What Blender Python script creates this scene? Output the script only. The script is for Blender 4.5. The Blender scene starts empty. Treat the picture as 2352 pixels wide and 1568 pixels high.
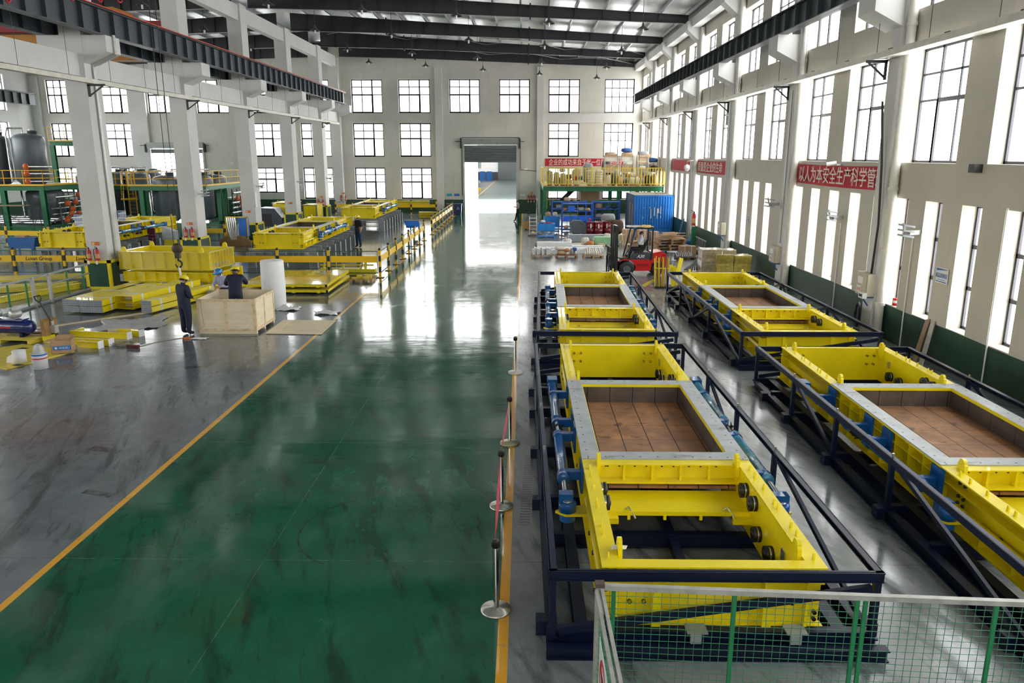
import bpy, bmesh, math, random
from mathutils import Vector, Matrix
random.seed(7)
SC = bpy.context.scene
COL = SC.collection
R = math.radians
# ---------------------------------------------------------------- camera, sky, exposure
cam_d = bpy.data.cameras.new('camera'); cam = bpy.data.objects.new('camera', cam_d); COL.objects.link(cam)
cam.location = (0, 0, 5.4); cam.rotation_euler = (R(90-13.69), 0, R(0.929))
cam_d.sensor_width = 36; cam_d.lens = 36*1753/2352; cam_d.clip_end = 600; cam_d.clip_start = .05
SC.camera = cam
SC.view_settings.view_transform = 'Standard'; SC.view_settings.look = 'None'
SC.view_settings.gamma = 1; SC.view_settings.use_curve_mapping = False
SC.view_settings.exposure = 0.98
world = bpy.data.worlds.new('overcast_sky'); SC.world = world; world.use_nodes = True
wn = world.node_tree; wn.nodes.clear()
w_out = wn.nodes.new('ShaderNodeOutputWorld'); w_bg = wn.nodes.new('ShaderNodeBackground')
w_tc = wn.nodes.new('ShaderNodeTexCoord'); w_sep = wn.nodes.new('ShaderNodeSeparateXYZ'); w_cr = wn.nodes.new('ShaderNodeValToRGB')
w_cr.color_ramp.elements[0].position = .0; w_cr.color_ramp.elements[0].color = (1, .985, .95, 1)
w_cr.color_ramp.elements[1].position = .9; w_cr.color_ramp.elements[1].color = (1, .99, .965, 1)
wn.links.new(w_tc.outputs['Generated'], w_sep.inputs[0]); wn.links.new(w_sep.outputs['Z'], w_cr.inputs[0])
wn.links.new(w_cr.outputs[0], w_bg.inputs[0]); w_bg.inputs[1].default_value = 6.0
wn.links.new(w_bg.outputs[0], w_out.inputs[0])
cy = SC.cycles
cy.max_bounces = 6; cy.diffuse_bounces = 4; cy.glossy_bounces = 3; cy.transmission_bounces = 4; cy.transparent_max_bounces = 10
cy.use_denoising = True; cy.sample_clamp_indirect = 6; cy.caustics_reflective = False; cy.caustics_refractive = False
cy.use_adaptive_sampling = True; cy.adaptive_threshold = .03

def portal(name, loc, rot, sx, sy):
    l = bpy.data.lights.new(name, 'AREA'); l.shape = 'RECTANGLE'; l.size = sx; l.size_y = sy; l.cycles.is_portal = True
    o = bpy.data.objects.new(name, l); o.location = loc; o.rotation_euler = rot; COL.objects.link(o); return o
portal('daylight_portal_right', (11.6, 31, 6.7), (0, R(90), 0), 12, 86)
portal('daylight_portal_back', (-17.5, 74.8, 7), (R(-90), 0, 0), 58, 13)
portal('daylight_portal_left', (-47.1, 31, 6.7), (0, R(-90), 0), 12, 86)
portal('daylight_portal_rear', (-17.5, -12.8, 7), (R(90), 0, 0), 58, 13)

# ---------------------------------------------------------------- materials
class NT:
    def __init__(s, name):
        s.m = bpy.data.materials.new(name); s.m.use_nodes = True; s.t = s.m.node_tree; s.t.nodes.clear()
        s.out = s.t.nodes.new('ShaderNodeOutputMaterial')
    def n(s, typ, ins=None, **props):
        nd = s.t.nodes.new('ShaderNode'+typ)
        for k, v in props.items(): setattr(nd, k, v)
        for k, v in (ins or {}).items(): s.set(nd, k, v)
        return nd
    def set(s, nd, k, v):
        sk = nd.inputs[k]
        if isinstance(v, bpy.types.Node): s.t.links.new(v.outputs[0], sk)
        elif isinstance(v, bpy.types.NodeSocket): s.t.links.new(v, sk)
        else:
            if isinstance(v, tuple) and len(v) == 3 and sk.type == 'RGBA': v = (*v, 1)
            sk.default_value = v
    def math(s, op, a, b=0.0, c=None, clamp=False):
        nd = s.t.nodes.new('ShaderNodeMath'); nd.operation = op; nd.use_clamp = clamp
        s.set(nd, 0, a); s.set(nd, 1, b)
        if c is not None: s.set(nd, 2, c)
        return nd
    def mix(s, f, a, b, blend='MIX'):
        nd = s.t.nodes.new('ShaderNodeMix'); nd.data_type = 'RGBA'; nd.blend_type = blend
        s.set(nd, 0, f); s.set(nd, 6, a); s.set(nd, 7, b); return nd.outputs[2]
    def ramp(s, f, stops):
        nd = s.t.nodes.new('ShaderNodeValToRGB'); cr = nd.color_ramp
        while len(cr.elements) < len(stops): cr.elements.new(.5)
        for e, (p, c) in zip(cr.elements, stops):
            e.position = p; e.color = (c, c, c, 1) if isinstance(c, (int, float)) else (*c, 1)
        s.set(nd, 0, f); return nd
    def noise(s, scale=5., detail=3., rough=.5, vec=None, stretch=None, coord='Object', dist=0.):
        if vec is None:
            tc = s.n('TexCoord'); vec = tc.outputs[coord]
        if stretch:
            mp = s.n('Mapping', {'Vector': vec}); mp.inputs['Scale'].default_value = stretch; vec = mp.outputs[0]
        return s.n('TexNoise', {'Vector': vec, 'Scale': scale, 'Detail': detail, 'Roughness': rough, 'Distortion': dist})
    def finish(s, **ins):
        b = s.n('BsdfPrincipled', {k: v for k, v in ins.items()})
        s.t.links.new(b.outputs[0], s.out.inputs[0]); return s.m
_mc = {}
def mat(name, col, rough=.5, metal=0., var=.12, scale=3., bump=0., coat=0., spec=.5, stain=None, stretch=None):
    """plain paint / metal / plastic with slight procedural tone variation"""
    if name in _mc: return _mc[name]
    t = NT(name)
    nz = t.noise(scale, 4, .6, stretch=stretch)
    dark = tuple(c*(1-var*1.6) for c in col); lite = tuple(min(1, c*(1+var*.6)) for c in col)
    c = t.ramp(nz, [(.3, dark), (.62, lite)])
    cc = c.outputs[0]
    if stain:
        n2 = t.noise(scale*.6, 5, .65, dist=.6)
        cc = t.mix(t.ramp(n2, [(.56, 0.), (.7, 1.)]).outputs[0], cc, stain)
    r = t.math('MULTIPLY_ADD', nz.outputs[0], .18, rough-.09, clamp=True)
    ins = {'Base Color': cc, 'Roughness': r, 'Metallic': metal, 'Coat Weight': coat, 'Specular IOR Level': spec}
    if bump:
        bp = t.n('Bump', {'Strength': bump, 'Distance': .02, 'Height': t.noise(scale*8, 3).outputs[0]}); ins['Normal'] = bp.outputs[0]
    _mc[name] = t.finish(**ins); return _mc[name]
def glassmat(name, tint=(1, 1, 1), gl=.08, rough=.02):
    t = NT(name)
    fr = t.n('LayerWeight', {'Blend': .3})
    m = t.n('MixShader', {0: t.math('MULTIPLY', fr.outputs['Facing'], gl*2, clamp=True).outputs[0]})
    t.t.links.new(t.n('BsdfTransparent', {'Color': tint}).outputs[0], m.inputs[1])
    t.t.links.new(t.n('BsdfGlossy', {'Color': (1, 1, 1), 'Roughness': rough}).outputs[0], m.inputs[2])
    t.t.links.new(m.outputs[0], t.out.inputs[0]); return t.m

# ---------------------------------------------------------------- mesh helpers
class MB:
    def __init__(s): s.v = []; s.f = []; s.mi = []; s.sm = []; s.cur = 0; s.T = None
    def mat(s, i): s.cur = i; return s
    def add(s, vs, fs, smooth=False):
        b = len(s.v)
        s.v += [(s.T @ Vector(v)) if s.T else Vector(v) for v in vs]
        for f in fs: s.f.append([b+i for i in f]); s.mi.append(s.cur); s.sm.append(smooth)
        return s
    def box(s, x0, x1, y0, y1, z0, z1):
        if x0 > x1: x0, x1 = x1, x0
        if y0 > y1: y0, y1 = y1, y0
        if z0 > z1: z0, z1 = z1, z0
        return s.add([(x0,y0,z0),(x1,y0,z0),(x1,y1,z0),(x0,y1,z0),(x0,y0,z1),(x1,y0,z1),(x1,y1,z1),(x0,y1,z1)],
            [(0,3,2,1),(4,5,6,7),(0,1,5,4),(1,2,6,5),(2,3,7,6),(3,0,4,7)])
    def cbox(s, c, d): return s.box(c[0]-d[0]/2, c[0]+d[0]/2, c[1]-d[1]/2, c[1]+d[1]/2, c[2]-d[2]/2, c[2]+d[2]/2)
    def bar(s, p, q, w, h, up=(0, 0, 1)):
        p = Vector(p); q = Vector(q); d = (q-p).normalized(); u = Vector(up)
        if abs(d.dot(u)) > .99: u = Vector((0, 1, 0))
        a = d.cross(u).normalized(); b = a.cross(d)
        c = [a*(sx*w/2)+b*(sz*h/2) for sx, sz in ((-1,-1),(1,-1),(1,1),(-1,1))]
        return s.add([p+k for k in c]+[q+k for k in c], [(0,1,2,3),(7,6,5,4),(0,4,5,1),(1,5,6,2),(2,6,7,3),(3,7,4,0)])
    def tube(s, pts, r, n=8, cap=True, r2=None):
        pts = [Vector(p) for p in pts]; rings = []; m = len(pts)
        for i, p in enumerate(pts):
            d = (pts[min(i+1, m-1)]-pts[max(i-1, 0)]).normalized()
            u = Vector((0, 0, 1)) if abs(d.z) < .9 else Vector((1, 0, 0))
            a = d.cross(u).normalized(); b = a.cross(d)
            rr = r if r2 is None else r+(r2-r)*i/(m-1)
            if isinstance(r, (list, tuple)): rr = r[i]
            rings.append([p+a*(rr*math.cos(2*math.pi*k/n))+b*(rr*math.sin(2*math.pi*k/n)) for k in range(n)])
        vs = [v for rg in rings for v in rg]
        fs = [(i*n+k, i*n+(k+1) % n, (i+1)*n+(k+1) % n, (i+1)*n+k) for i in range(m-1) for k in range(n)]
        s.add(vs, fs, True)
        if cap:
            s.add(rings[0], [tuple(range(n))[::-1]]); s.add(rings[-1], [tuple(range(n))])
        return s
    def cyl(s, p, q, r, n=16): return s.tube([p, q], r, n)
    def lathe(s, prof, c=(0, 0, 0), n=20, axis='z', smooth=True):
        def P(r, h, k):
            a = 2*math.pi*k/n; x, y = r*math.cos(a), r*math.sin(a)
            if axis == 'z': return (c[0]+x, c[1]+y, c[2]+h)
            if axis == 'x': return (c[0]+h, c[1]+x, c[2]+y)
            return (c[0]+y, c[1]+h, c[2]+x)
        vs = [P(r, h, k) for r, h in prof for k in range(n)]; m = len(prof)
        fs = [(i*n+k, i*n+(k+1) % n, (i+1)*n+(k+1) % n, (i+1)*n+k) for i in range(m-1) for k in range(n)]
        return s.add(vs, fs, smooth)
    def prism(s, poly, axis, a, b):
        """poly: 2d outline in the two other axes (x:yz, y:xz, z:xy) extruded along axis from a to b"""
        def P(u, v, w):
            return {'x': (w, u, v), 'y': (u, w, v), 'z': (u, v, w)}[axis]
        n = len(poly); vs = [P(u, v, a) for u, v in poly]+[P(u, v, b) for u, v in poly]
        return s.add(vs, [tuple(range(n))[::-1], tuple(range(n, 2*n))]+[(i, (i+1) % n, n+(i+1) % n, n+i) for i in range(n)])
    def ibeam(s, p, q, w, h, t=.02, up=(0, 0, 1)):
        p = Vector(p); q = Vector(q); u = Vector(up)
        s.bar(p+u*(h/2-t/2), q+u*(h/2-t/2), w, t, up); s.bar(p-u*(h/2-t/2), q-u*(h/2-t/2), w, t, up)
        return s.bar(p, q, t, h-2*t, up)
    def sphere(s, c, r, n=12, sz=1., m=8):
        return s.lathe([(r*math.sin(math.pi*i/m)+1e-4, -r*sz*math.cos(math.pi*i/m)) for i in range(m+1)], c, n)
    def build(s, name, mats, parent=None, label=None):
        me = bpy.data.meshes.new(name); me.from_pydata([tuple(v) for v in s.v], [], s.f)
        if not isinstance(mats, (list, tuple)): mats = [mats]
        for m in mats: me.materials.append(m)
        me.polygons.foreach_set('material_index', s.mi); me.polygons.foreach_set('use_smooth', s.sm)
        bm = bmesh.new(); bm.from_mesh(me); bmesh.ops.recalc_face_normals(bm, faces=bm.faces); bm.to_mesh(me); bm.free()
        me.update()
        o = bpy.data.objects.new(name, me); COL.objects.link(o)
        if parent: o.parent = parent
        if label: o['label'] = label
        return o
def tag(o, label, cat, group=None, kind=None):
    o['label'] = label; o['category'] = cat
    if group: o['group'] = group
    if kind: o['kind'] = kind
    return o
def struct(o, label=None):
    o['kind'] = 'structure'
    if label: o['label'] = label
    return o
def thing(name, label, cat, loc=(0, 0, 0), rz=0., group=None):
    o = bpy.data.objects.new(name, None); COL.objects.link(o); o.location = loc; o.rotation_euler = (0, 0, rz)
    o.empty_display_size = .2
    return tag(o, label, cat, group)
_kids = {}
def kids(o): return [c for c in COL.objects if c.parent == o]
def dup(root, loc, rz=0., label=None, group=None, scale=None):
    if root not in _kids: _kids[root] = [(c, kids(c)) for c in kids(root)]
    r = root.copy(); COL.objects.link(r); r.location = loc; r.rotation_euler = (0, 0, rz)
    if scale: r.scale = scale
    if label: r['label'] = label
    if group: r['group'] = group
    for c, gs in _kids[root]:
        k = c.copy(); COL.objects.link(k); k.parent = r
        for g in gs:
            d = g.copy(); COL.objects.link(d); d.parent = k
    return r
def text_mesh(name, body, size, mt, parent=None, loc=(0, 0, 0), rot=(0, 0, 0), sx=1., shear=0., ext=.002, align='CENTER', bold=0.):
    cu = bpy.data.curves.new(name, 'FONT'); cu.body = body; cu.size = size; cu.extrude = ext; cu.shear = shear
    cu.align_x = align; cu.align_y = 'CENTER'; cu.resolution_u = 2; cu.offset = bold
    tmp = bpy.data.objects.new(name, cu); COL.objects.link(tmp)
    dg = bpy.context.evaluated_depsgraph_get(); me = bpy.data.meshes.new_from_object(tmp.evaluated_get(dg))
    COL.objects.unlink(tmp); bpy.data.objects.remove(tmp)
    me.materials.clear(); me.materials.append(mt)
    o = bpy.data.objects.new(name, me); COL.objects.link(o); o.location = loc; o.rotation_euler = rot; o.scale = (sx, 1, 1)
    if parent: o.parent = parent
    return o
# ================================================================ structure
BY = 74.3                      # back wall inner face
XW = 10.9                      # right wall inner face
XL = -46.3                     # far left wall inner face
YR = -12.0                     # rear wall behind the camera
RIDGE = -17.6
def roofz(x): return 15.62-.063*abs(x-RIDGE)
# --- floor
t = NT('painted_factory_floor')
tc = t.n('TexCoord'); ob = tc.outputs['Object']; sp = t.n('SeparateXYZ', {0: ob}); X = sp.outputs[0]; Y = sp.outputs[1]
def step(v, a, w=.012): return t.math('MULTIPLY_ADD', t.math('SUBTRACT', v, a), 1/w, .5, clamp=True)
n_big = t.noise(.25, 4, .6, vec=ob); n_mid = t.noise(1.7, 6, .65, vec=ob); n_y = t.noise(1.2, 5, .6, vec=ob, stretch=(2.2, .35, 1))
dirt = t.ramp(t.noise(1.1, 8, .72, vec=ob, stretch=(1, .5, 1), dist=.4), [(.50, 0.), (.72, 1.)])
green = t.mix(t.ramp(n_mid, [(.3, 0.), (.75, 1.)]).outputs[0], (.006, .082, .040), (.011, .125, .066))
greyl = t.mix(t.ramp(n_mid, [(.3, 0.), (.75, 1.)]).outputs[0], (.105, .125, .145), (.165, .19, .21))
greyr = t.mix(t.ramp(n_mid, [(.3, 0.), (.75, 1.)]).outputs[0], (.165, .182, .190), (.245, .265, .272))
greenf = t.mix(t.ramp(n_mid, [(.3, 0.), (.75, 1.)]).outputs[0], (.05, .15, .12), (.09, .22, .18))
base = t.mix(step(X, -6.42), greyl, green); base = t.mix(step(X, -.23), base, greyr)
far = t.math('MULTIPLY', t.math('SUBTRACT', 1., step(X, -18.6).outputs[0]), step(Y, 44.))
base = t.mix(far, base, greenf)
base = t.mix(t.math('MULTIPLY', dirt.outputs[0], .35), base, (.03, .035, .035))
# expansion joints
def near(v, c, w): return t.math('LESS_THAN', t.math('ABSOLUTE', t.math('SUBTRACT', v, c)), w)
def joint(v, period, off, w=.007):
    m = t.math('MODULO', t.math('ADD', v, 200*period-off+period/2), period)
    return t.math('LESS_THAN', t.math('ABSOLUTE', t.math('SUBTRACT', m, period/2)), w)
inl = t.math('MULTIPLY', step(X, -6.42), t.math('SUBTRACT', 1., step(X, -.23).outputs[0]))
jn = t.math('MAXIMUM', joint(X, 4.75, -3.56).outputs[0], joint(Y, 4.42, 13.85).outputs[0])
brk = t.ramp(t.noise(6., 4, .6, vec=ob), [(.38, .15), (.55, 1.)])
base = t.mix(t.math('MULTIPLY', jn, t.math('MULTIPLY', brk.outputs[0], .6)), base, t.mix(inl, (.03, .03, .03), (.13, .20, .17)))
# worn smears drawn out along the lane
def smear(scale, rot, st, lo, hi, amt, col, base, dist=.6):
    mp = t.n('Mapping', {'Vector': ob, 'Rotation': (0, 0, rot)}); mp2 = t.n('Mapping', {'Vector': mp.outputs[0]}); mp2.inputs['Scale'].default_value = st
    r_ = t.ramp(t.n('TexNoise', {'Vector': mp2.outputs[0], 'Scale': scale, 'Detail': 6., 'Roughness': .62, 'Distortion': dist}), [(lo, 0.), (hi, 1.)])
    return t.mix(t.math('MULTIPLY', r_.outputs[0], amt), base, col)
base = smear(1.0, -.35, (2.4, .45, 1), .52, .64, .62, (.006, .020, .016), base)
base = t.mix(t.math('MULTIPLY', t.ramp(t.noise(.5, 3, .6, vec=ob), [(.42, 0.), (.6, 1.)]).outputs[0], 1.), base, smear(2.6, -.3, (3.2, .5, 1), .575, .66, .6, (.012, .018, .016), base, .5))
base = smear(.9, .25, (1.8, .5, 1), .55, .80, .35, (.07, .17, .12), base)
base = smear(5.0, .5, (5., .35, 1), .70, .74, .45, (.22, .30, .26), base, .2)
base = smear(4.2, -.7, (6., .3, 1), .70, .735, .45, (.24, .30, .27), base, .2)
# rubber marks: oriented blocks and turning arcs
def blockm(cx, cy, lx, ly, rot):
    c_, s_ = math.cos(rot), math.sin(rot); dx = t.math('SUBTRACT', X, cx); dy = t.math('SUBTRACT', Y, cy)
    u = t.math('ABSOLUTE', t.math('ADD', t.math('MULTIPLY', dx, c_), t.math('MULTIPLY', dy, s_))); v = t.math('ABSOLUTE', t.math('SUBTRACT', t.math('MULTIPLY', dy, c_), t.math('MULTIPLY', dx, s_)))
    return t.math('MULTIPLY', t.math('LESS_THAN', u, lx), t.math('LESS_THAN', v, ly))
mk = None
for a_ in ((-4.16, 19.55, .12, .45, -.3), (-5.23, 19.9, .12, .5, -.4), (-2.91, 16.45, .06, .3, .5), (-.65, 22.3, .35, .16, -.5), (-.85, 23.3, .3, .1, -.3), (-1.36, 17.84, .1, .16, -.6), (-3.71, 12.9, .2, .1, -.2), (-7.9, 13.4, .35, .1, -.3), (-7.0, 11.5, .3, .08, -.3), (-8.6, 19.2, .3, .12, .2), (-2.4, 15.6, .16, .06, .1), (-1.9, 15.6, .13, .05, .1), (-8.8, 15.5, .2, .08, .2), (-9.6, 17.4, .25, .1, .1)):
    b_ = blockm(*a_); mk = b_ if mk is None else t.math('MAXIMUM', mk, b_)
def arcm(cx, cy, r_, w, sx):
    d = t.math('SQRT', t.math('ADD', t.math('POWER', t.math('SUBTRACT', X, cx), 2.), t.math('POWER', t.math('SUBTRACT', Y, cy), 2.)))
    m = t.math('LESS_THAN', t.math('ABSOLUTE', t.math('SUBTRACT', d, r_)), w)
    return t.math('MULTIPLY', m, t.math('GREATER_THAN' if sx > 0 else 'LESS_THAN', X, cx+sx*r_*.45))
for a_ in ((-3.9, 35.3, .9, .10, 1), (-2.4, 26., 1.5, .03, 1), (-3.2, 24.0, 1.3, .025, 1), (-1.5, 24.3, .9, .03, 1), (-4.6, 25.5, 1.8, .02, -1), (-3.0, 28.5, 1.4, .02, 1), (-1.9, 22.6, 1.2, .02, -1), (-4.9, 16.2, 1.2, .02, 1), (-6.1, 12.3, .8, .02, 1), (-2.2, 10.3, 1.1, .015, -1)):
    mk = t.math('MAXIMUM', mk, arcm(*a_))
mkn = t.ramp(t.noise(7., 4, .7, vec=ob), [(.36, .1), (.6, 1.)])
base = t.mix(t.math('MULTIPLY', t.math('MULTIPLY', mk, mkn.outputs[0]), .8), base, (.022, .022, .022))
# ribbed tyre print right of the yellow line
tr = t.math('MULTIPLY', t.math('GREATER_THAN', t.math('MODULO', t.math('MULTIPLY', Y, 1.), .09), .045), blockm(.06, 11.9, .08, 1.4, -.03))
base = t.mix(t.math('MULTIPLY', tr, .6), base, (.02, .02, .02))
# yellow lines
def line(x, w): return t.math('LESS_THAN', t.math('ABSOLUTE', t.math('SUBTRACT', X, x)), w)
yl = t.math('MAXIMUM', line(-6.42, .055), line(-.23, .062))
wear = t.ramp(t.noise(4., 6, .7, vec=ob), [(.25, .2), (.42, 1.)])
base = t.mix(t.math('MULTIPLY', yl, wear.outputs[0]), base, (.72, .36, .02))
rg = t.math('MULTIPLY_ADD', n_y.outputs[0], .09, .045)
rg = t.math('ADD', rg, t.math('MULTIPLY', dirt.outputs[0], .10))
rg = t.math('ADD', rg, t.math('MULTIPLY', step(X, -.23), .10)); rg = t.math('ADD', rg, t.math('MULTIPLY', t.math('SUBTRACT', 1., step(X, -6.42).outputs[0]), .04))
bp = t.n('Bump', {'Strength': .06, 'Distance': .05, 'Height': t.noise(1.4, 2, .5, vec=ob, stretch=(.6, 1.6, 1)).outputs[0]})
t.finish(**{'Base Color': base, 'Roughness': rg, 'Normal': bp.outputs[0], 'Specular IOR Level': .45, 'Coat Weight': .12, 'Coat Roughness': .05})
M_FLOOR = t.m
struct(MB().box(XL-.4, XW+.5, YR-.4, BY+.4, -.3, 0).build('floor', M_FLOOR), 'glossy floor with dark green lane between yellow lines and grey work areas')
# --- plaster
def plaster(name, band, col=(.60, .59, .555), axis_stain=1.):
    t = NT(name); tc = t.n('TexCoord'); ob = tc.outputs['Object']; sp = t.n('SeparateXYZ', {0: ob})
    a = t.noise(.35, 6, .62, vec=ob); b = t.noise(1.6, 5, .6, vec=ob, stretch=(1.6, 1.6, .35)); 
    c = t.mix(t.ramp(a, [(.35, 0.), (.7, 1.)]).outputs[0], tuple(k*.86 for k in col), col)
    c = t.mix(t.math('MULTIPLY', t.ramp(b, [(.56, 0.), (.78, 1.)]).outputs[0], .35*axis_stain), c, tuple(k*.62 for k in col))
    if band:
        w = t.math('MULTIPLY_ADD', t.noise(.4, 2, .5, vec=ob).outputs[0], .07, band-.035)
        g = t.mix(t.ramp(t.noise(1.3, 5, .6, vec=ob), [(.3, 0.), (.75, 1.)]).outputs[0], (.008, .045, .026), (.014, .07, .04))
        c = t.mix(t.math('LESS_THAN', sp.outputs[2], w), c, g)
    bp = t.n('Bump', {'Strength': .12, 'Distance': .03, 'Height': t.noise(2.5, 5, .6, vec=ob).outputs[0]})
    return t.finish(**{'Base Color': c, 'Roughness': .75 if not band else t.math('MULTIPLY_ADD', t.math('LESS_THAN', sp.outputs[2], band).outputs[0], -.35, .8), 'Normal': bp.outputs[0]})
M_WALLB = plaster('plaster_back', 1.29, (.66, .645, .59)); M_WALLR = plaster('plaster_right', 1.05, (.60, .565, .49)); M_WALLL = plaster('plaster_left', 1.29, (.70, .70, .68))
M_CONC = plaster('plaster_column', 0, (.68, .68, .66), .5)
def wall_grid(axis, face, thick, u0, u1, v0, v1, holes, name, m):
    """wall whose inner face lies at axis=face and outer face at face+thick; holes = (u0,u1,v0,v1)"""
    us = sorted({u0, u1, *[h[0] for h in holes], *[h[1] for h in holes]}); vs = sorted({v0, v1, *[h[2] for h in holes], *[h[3] for h in holes]})
    us = [u for u in us if u0 <= u <= u1]; vs = [v for v in vs if v0 <= v <= v1]
    solid = {}
    for i in range(len(us)-1):
        for j in range(len(vs)-1):
            cu, cv = (us[i]+us[i+1])/2, (vs[j]+vs[j+1])/2
            solid[i, j] = not any(h[0] < cu < h[1] and h[2] < cv < h[3] for h in holes)
    def P(d, u, v): return (d, u, v) if axis == 'x' else (u, d, v)
    mb = MB(); a, b = face, face+thick
    for (i, j), s in solid.items():
        if not s: continue
        U0, U1, V0, V1 = us[i], us[i+1], vs[j], vs[j+1]
        for d in (a, b): mb.add([P(d, U0, V0), P(d, U1, V0), P(d, U1, V1), P(d, U0, V1)], [(0, 1, 2, 3)])
        for di, dj, e in ((-1, 0, ((U0, V0), (U0, V1))), (1, 0, ((U1, V0), (U1, V1))), (0, -1, ((U0, V0), (U1, V0))), (0, 1, ((U0, V1), (U1, V1)))):
            if not solid.get((i+di, j+dj), False):
                (p, q), (r_, s_) = e
                mb.add([P(a, p, q), P(a, r_, s_), P(b, r_, s_), P(b, p, q)], [(0, 1, 2, 3)])
    o = MB(); o.v, o.f, o.mi, o.sm = mb.v, mb.f, mb.mi, mb.sm
    me = bpy.data.meshes.new(name); me.from_pydata([tuple(v) for v in o.v], [], o.f); me.materials.append(m)
    bm = bmesh.new(); bm.from_mesh(me); bmesh.ops.remove_doubles(bm, verts=bm.verts, dist=1e-4); bmesh.ops.recalc_face_normals(bm, faces=bm.faces); bm.to_mesh(me); bm.free()
    ob_ = bpy.data.objects.new(name, me); COL.objects.link(ob_); return struct(ob_)
M_FRAME = mat('window_frame_dark', (.035, .032, .045), .4, 0, .1)
M_GLASS = glassmat('window_glass', (.97, .985, 1), .05)
WN = [0]
def window(axis, face, depth, u0, u1, v0, v1, kind, side=1, label=None, mesh_frac=None):
    """frame of dark bars in its own mesh, glass as a child; face..depth along the normal"""
    WN[0] += 1
    d = face+side*depth; w = u1-u0; h = v1-v0; mb = MB(); K = 2.1 if axis == 'y' else 1.35; tk = .05*K
    def bx(a0, a1, b0, b1, e=.03):
        if axis == 'x': mb.box(d-e, d+e, a0, a1, b0, b1)
        else: mb.box(a0, a1, d-e, d+e, b0, b1)
    bx(u0, u0+tk, v0, v1); bx(u1-tk, u1, v0, v1); bx(u0, u1, v0, v0+tk); bx(u0, u1, v1-tk, v1)
    if kind == 'three':
        a, b = u0+w/3, u0+2*w/3
        bx(a-.022*K, a+.022*K, v0, v1, .02); bx(b-.032*K, b+.032*K, v0, v1, .03)
        z1, z2 = v0+h*.545, v0+h*.775
        bx(u0, u1, z1-.022*K, z1+.022*K, .025); bx(u0, u1, z2-.022*K, z2+.022*K, .02)
        lo = (u0, b) if side > 0 and axis == 'y' else (a, u1)
        if axis == 'y': bx(u0, b, z1-.08, z1+.07); bx(b-.08, b+.08, v0, z1); bx(u0, b, v0, v0+.14)
        else: bx(u0, b, z1-.075, z1+.04); bx(b-.04, b+.05, v0, z1)
    elif kind == 'four':
        for k in (1, 2, 3): bx(u0+w*k/4-.04, u0+w*k/4+.04, v0, v1, .02)
        for k in (.27, .52): bx(u0, u1, v1-h*k-.04, v1-h*k+.04, .02)
    elif kind == 'slit':
        for k in (.335, .67): bx(u0, u1, v0+h*k-.05, v0+h*k+.05)
    o = mb.build('window_%d' % WN[0], M_FRAME); struct(o, label)
    g = MB()
    if axis == 'x': g.box(d-.004, d+.004, u0+tk, u1-tk, v0+tk, v1-tk)
    else: g.box(u0+tk, u1-tk, d-.004, d+.004, v0+tk, v1-tk)
    g.build('pane', M_GLASS, o); return o
# --- right wall
PY = [-4.3, 4.9, 14.0, 23.1, 31.6, 40.85, 49.65, 58.35, 66.6]     # near faces of the pilasters
END = [y-.1 for y in PY[1:]]+[BY-.3]
holes = []; wr = []
for k, e in enumerate(END):
    st = PY[k]+.95
    for (a, b, v0, v1, kd) in ((e-3.0, e, 5.2, 8.3, 'three'), (e-7.3, e-4.35, 5.2, 8.3, 'three'), (e-3.0, e, 9.33, 12.4, 'three'), (e-7.3, e-4.35, 9.33, 12.4, 'three')):
        wr.append((max(a, st), b, v0, v1, kd))
    for s in range(5 if k in (3,) else 4):
        wr.append((e-1.78*s-.86, e-1.78*s, 1.07, 4.2, 'slit'))
holes = [w[:4] for w in wr]
o = wall_grid('x', XW, .5, YR, BY+.5, 0, 14.0, holes, 'wall_right', M_WALLR); o['label'] = 'long plaster side wall with three rows of windows and a green painted base'
for a, b, v0, v1, kd in wr: window('x', XW, .4, a, b, v0, v1, kd)
# --- back wall: full width of both halls
wb = []
XB = [(-44.9, -42.95), (-39.8, -37.1), (-35.4, -33.1), (-30.8, -27.8), (-25.7, -23.0), (-21.15, -18.3), (-16.2, -13.3), (-11.8, -8.85), (-7.05, -4.2), (-2.4, .45), (2.2, 5.1), (7.4, 10.15)]
for i, (a, b) in enumerate(XB):
    wb.append((a, b, 9.26, 12.27, 'three' if i < 11 else 'four'))
    if i in (8, 9): continue
    if i != 3: wb.append((a, b, 5.28, 8.35, 'three' if i < 11 else 'four')) if i != 2 else None
    if i not in (2, 3, 8, 9): wb.append((a, b, 1.34 if i > 4 else 1.9, 4.28, 'three'))
DOOR = (-5.72, -.78, 0, 6.95); DOOR2 = (-35.6, -30.6, 0, 6.4)
o = wall_grid('y', BY, .4, XL-.4, XW, 0, 15.6, [w[:4] for w in wb]+[DOOR, DOOR2], 'wall_back', M_WALLB); o['label'] = 'end wall with rows of square windows, a green base and roller doors'
for a, b, v0, v1, kd in wb: window('y', BY, .22, a, b, v0, v1, kd)
# --- far left wall and rear wall (only their light and reflections reach the picture)
wl = [(y, y+3, v0, v0+3.1, 'three') for y in [YR+3+4.5*i for i in range(18)] for v0 in (5.2, 9.3)]
o = wall_grid('x', XL, -.4, YR, BY, 0, 14.0, [w[:4] for w in wl], 'wall_left', M_WALLL)
for a, b, v0, v1, kd in wl:
    if b > 58: window('x', XL, .2, a, b, v0, v1, kd, -1)
wq = [(x, x+3, v0, v0+3.1, 'three') for x in [XL+2+4.6*i for i in range(12)] for v0 in (9.3,)]
wall_grid('y', YR, -.4, XL, XW, 0, 15.6, [w[:4] for w in wq], 'wall_rear', M_WALLB)
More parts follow.
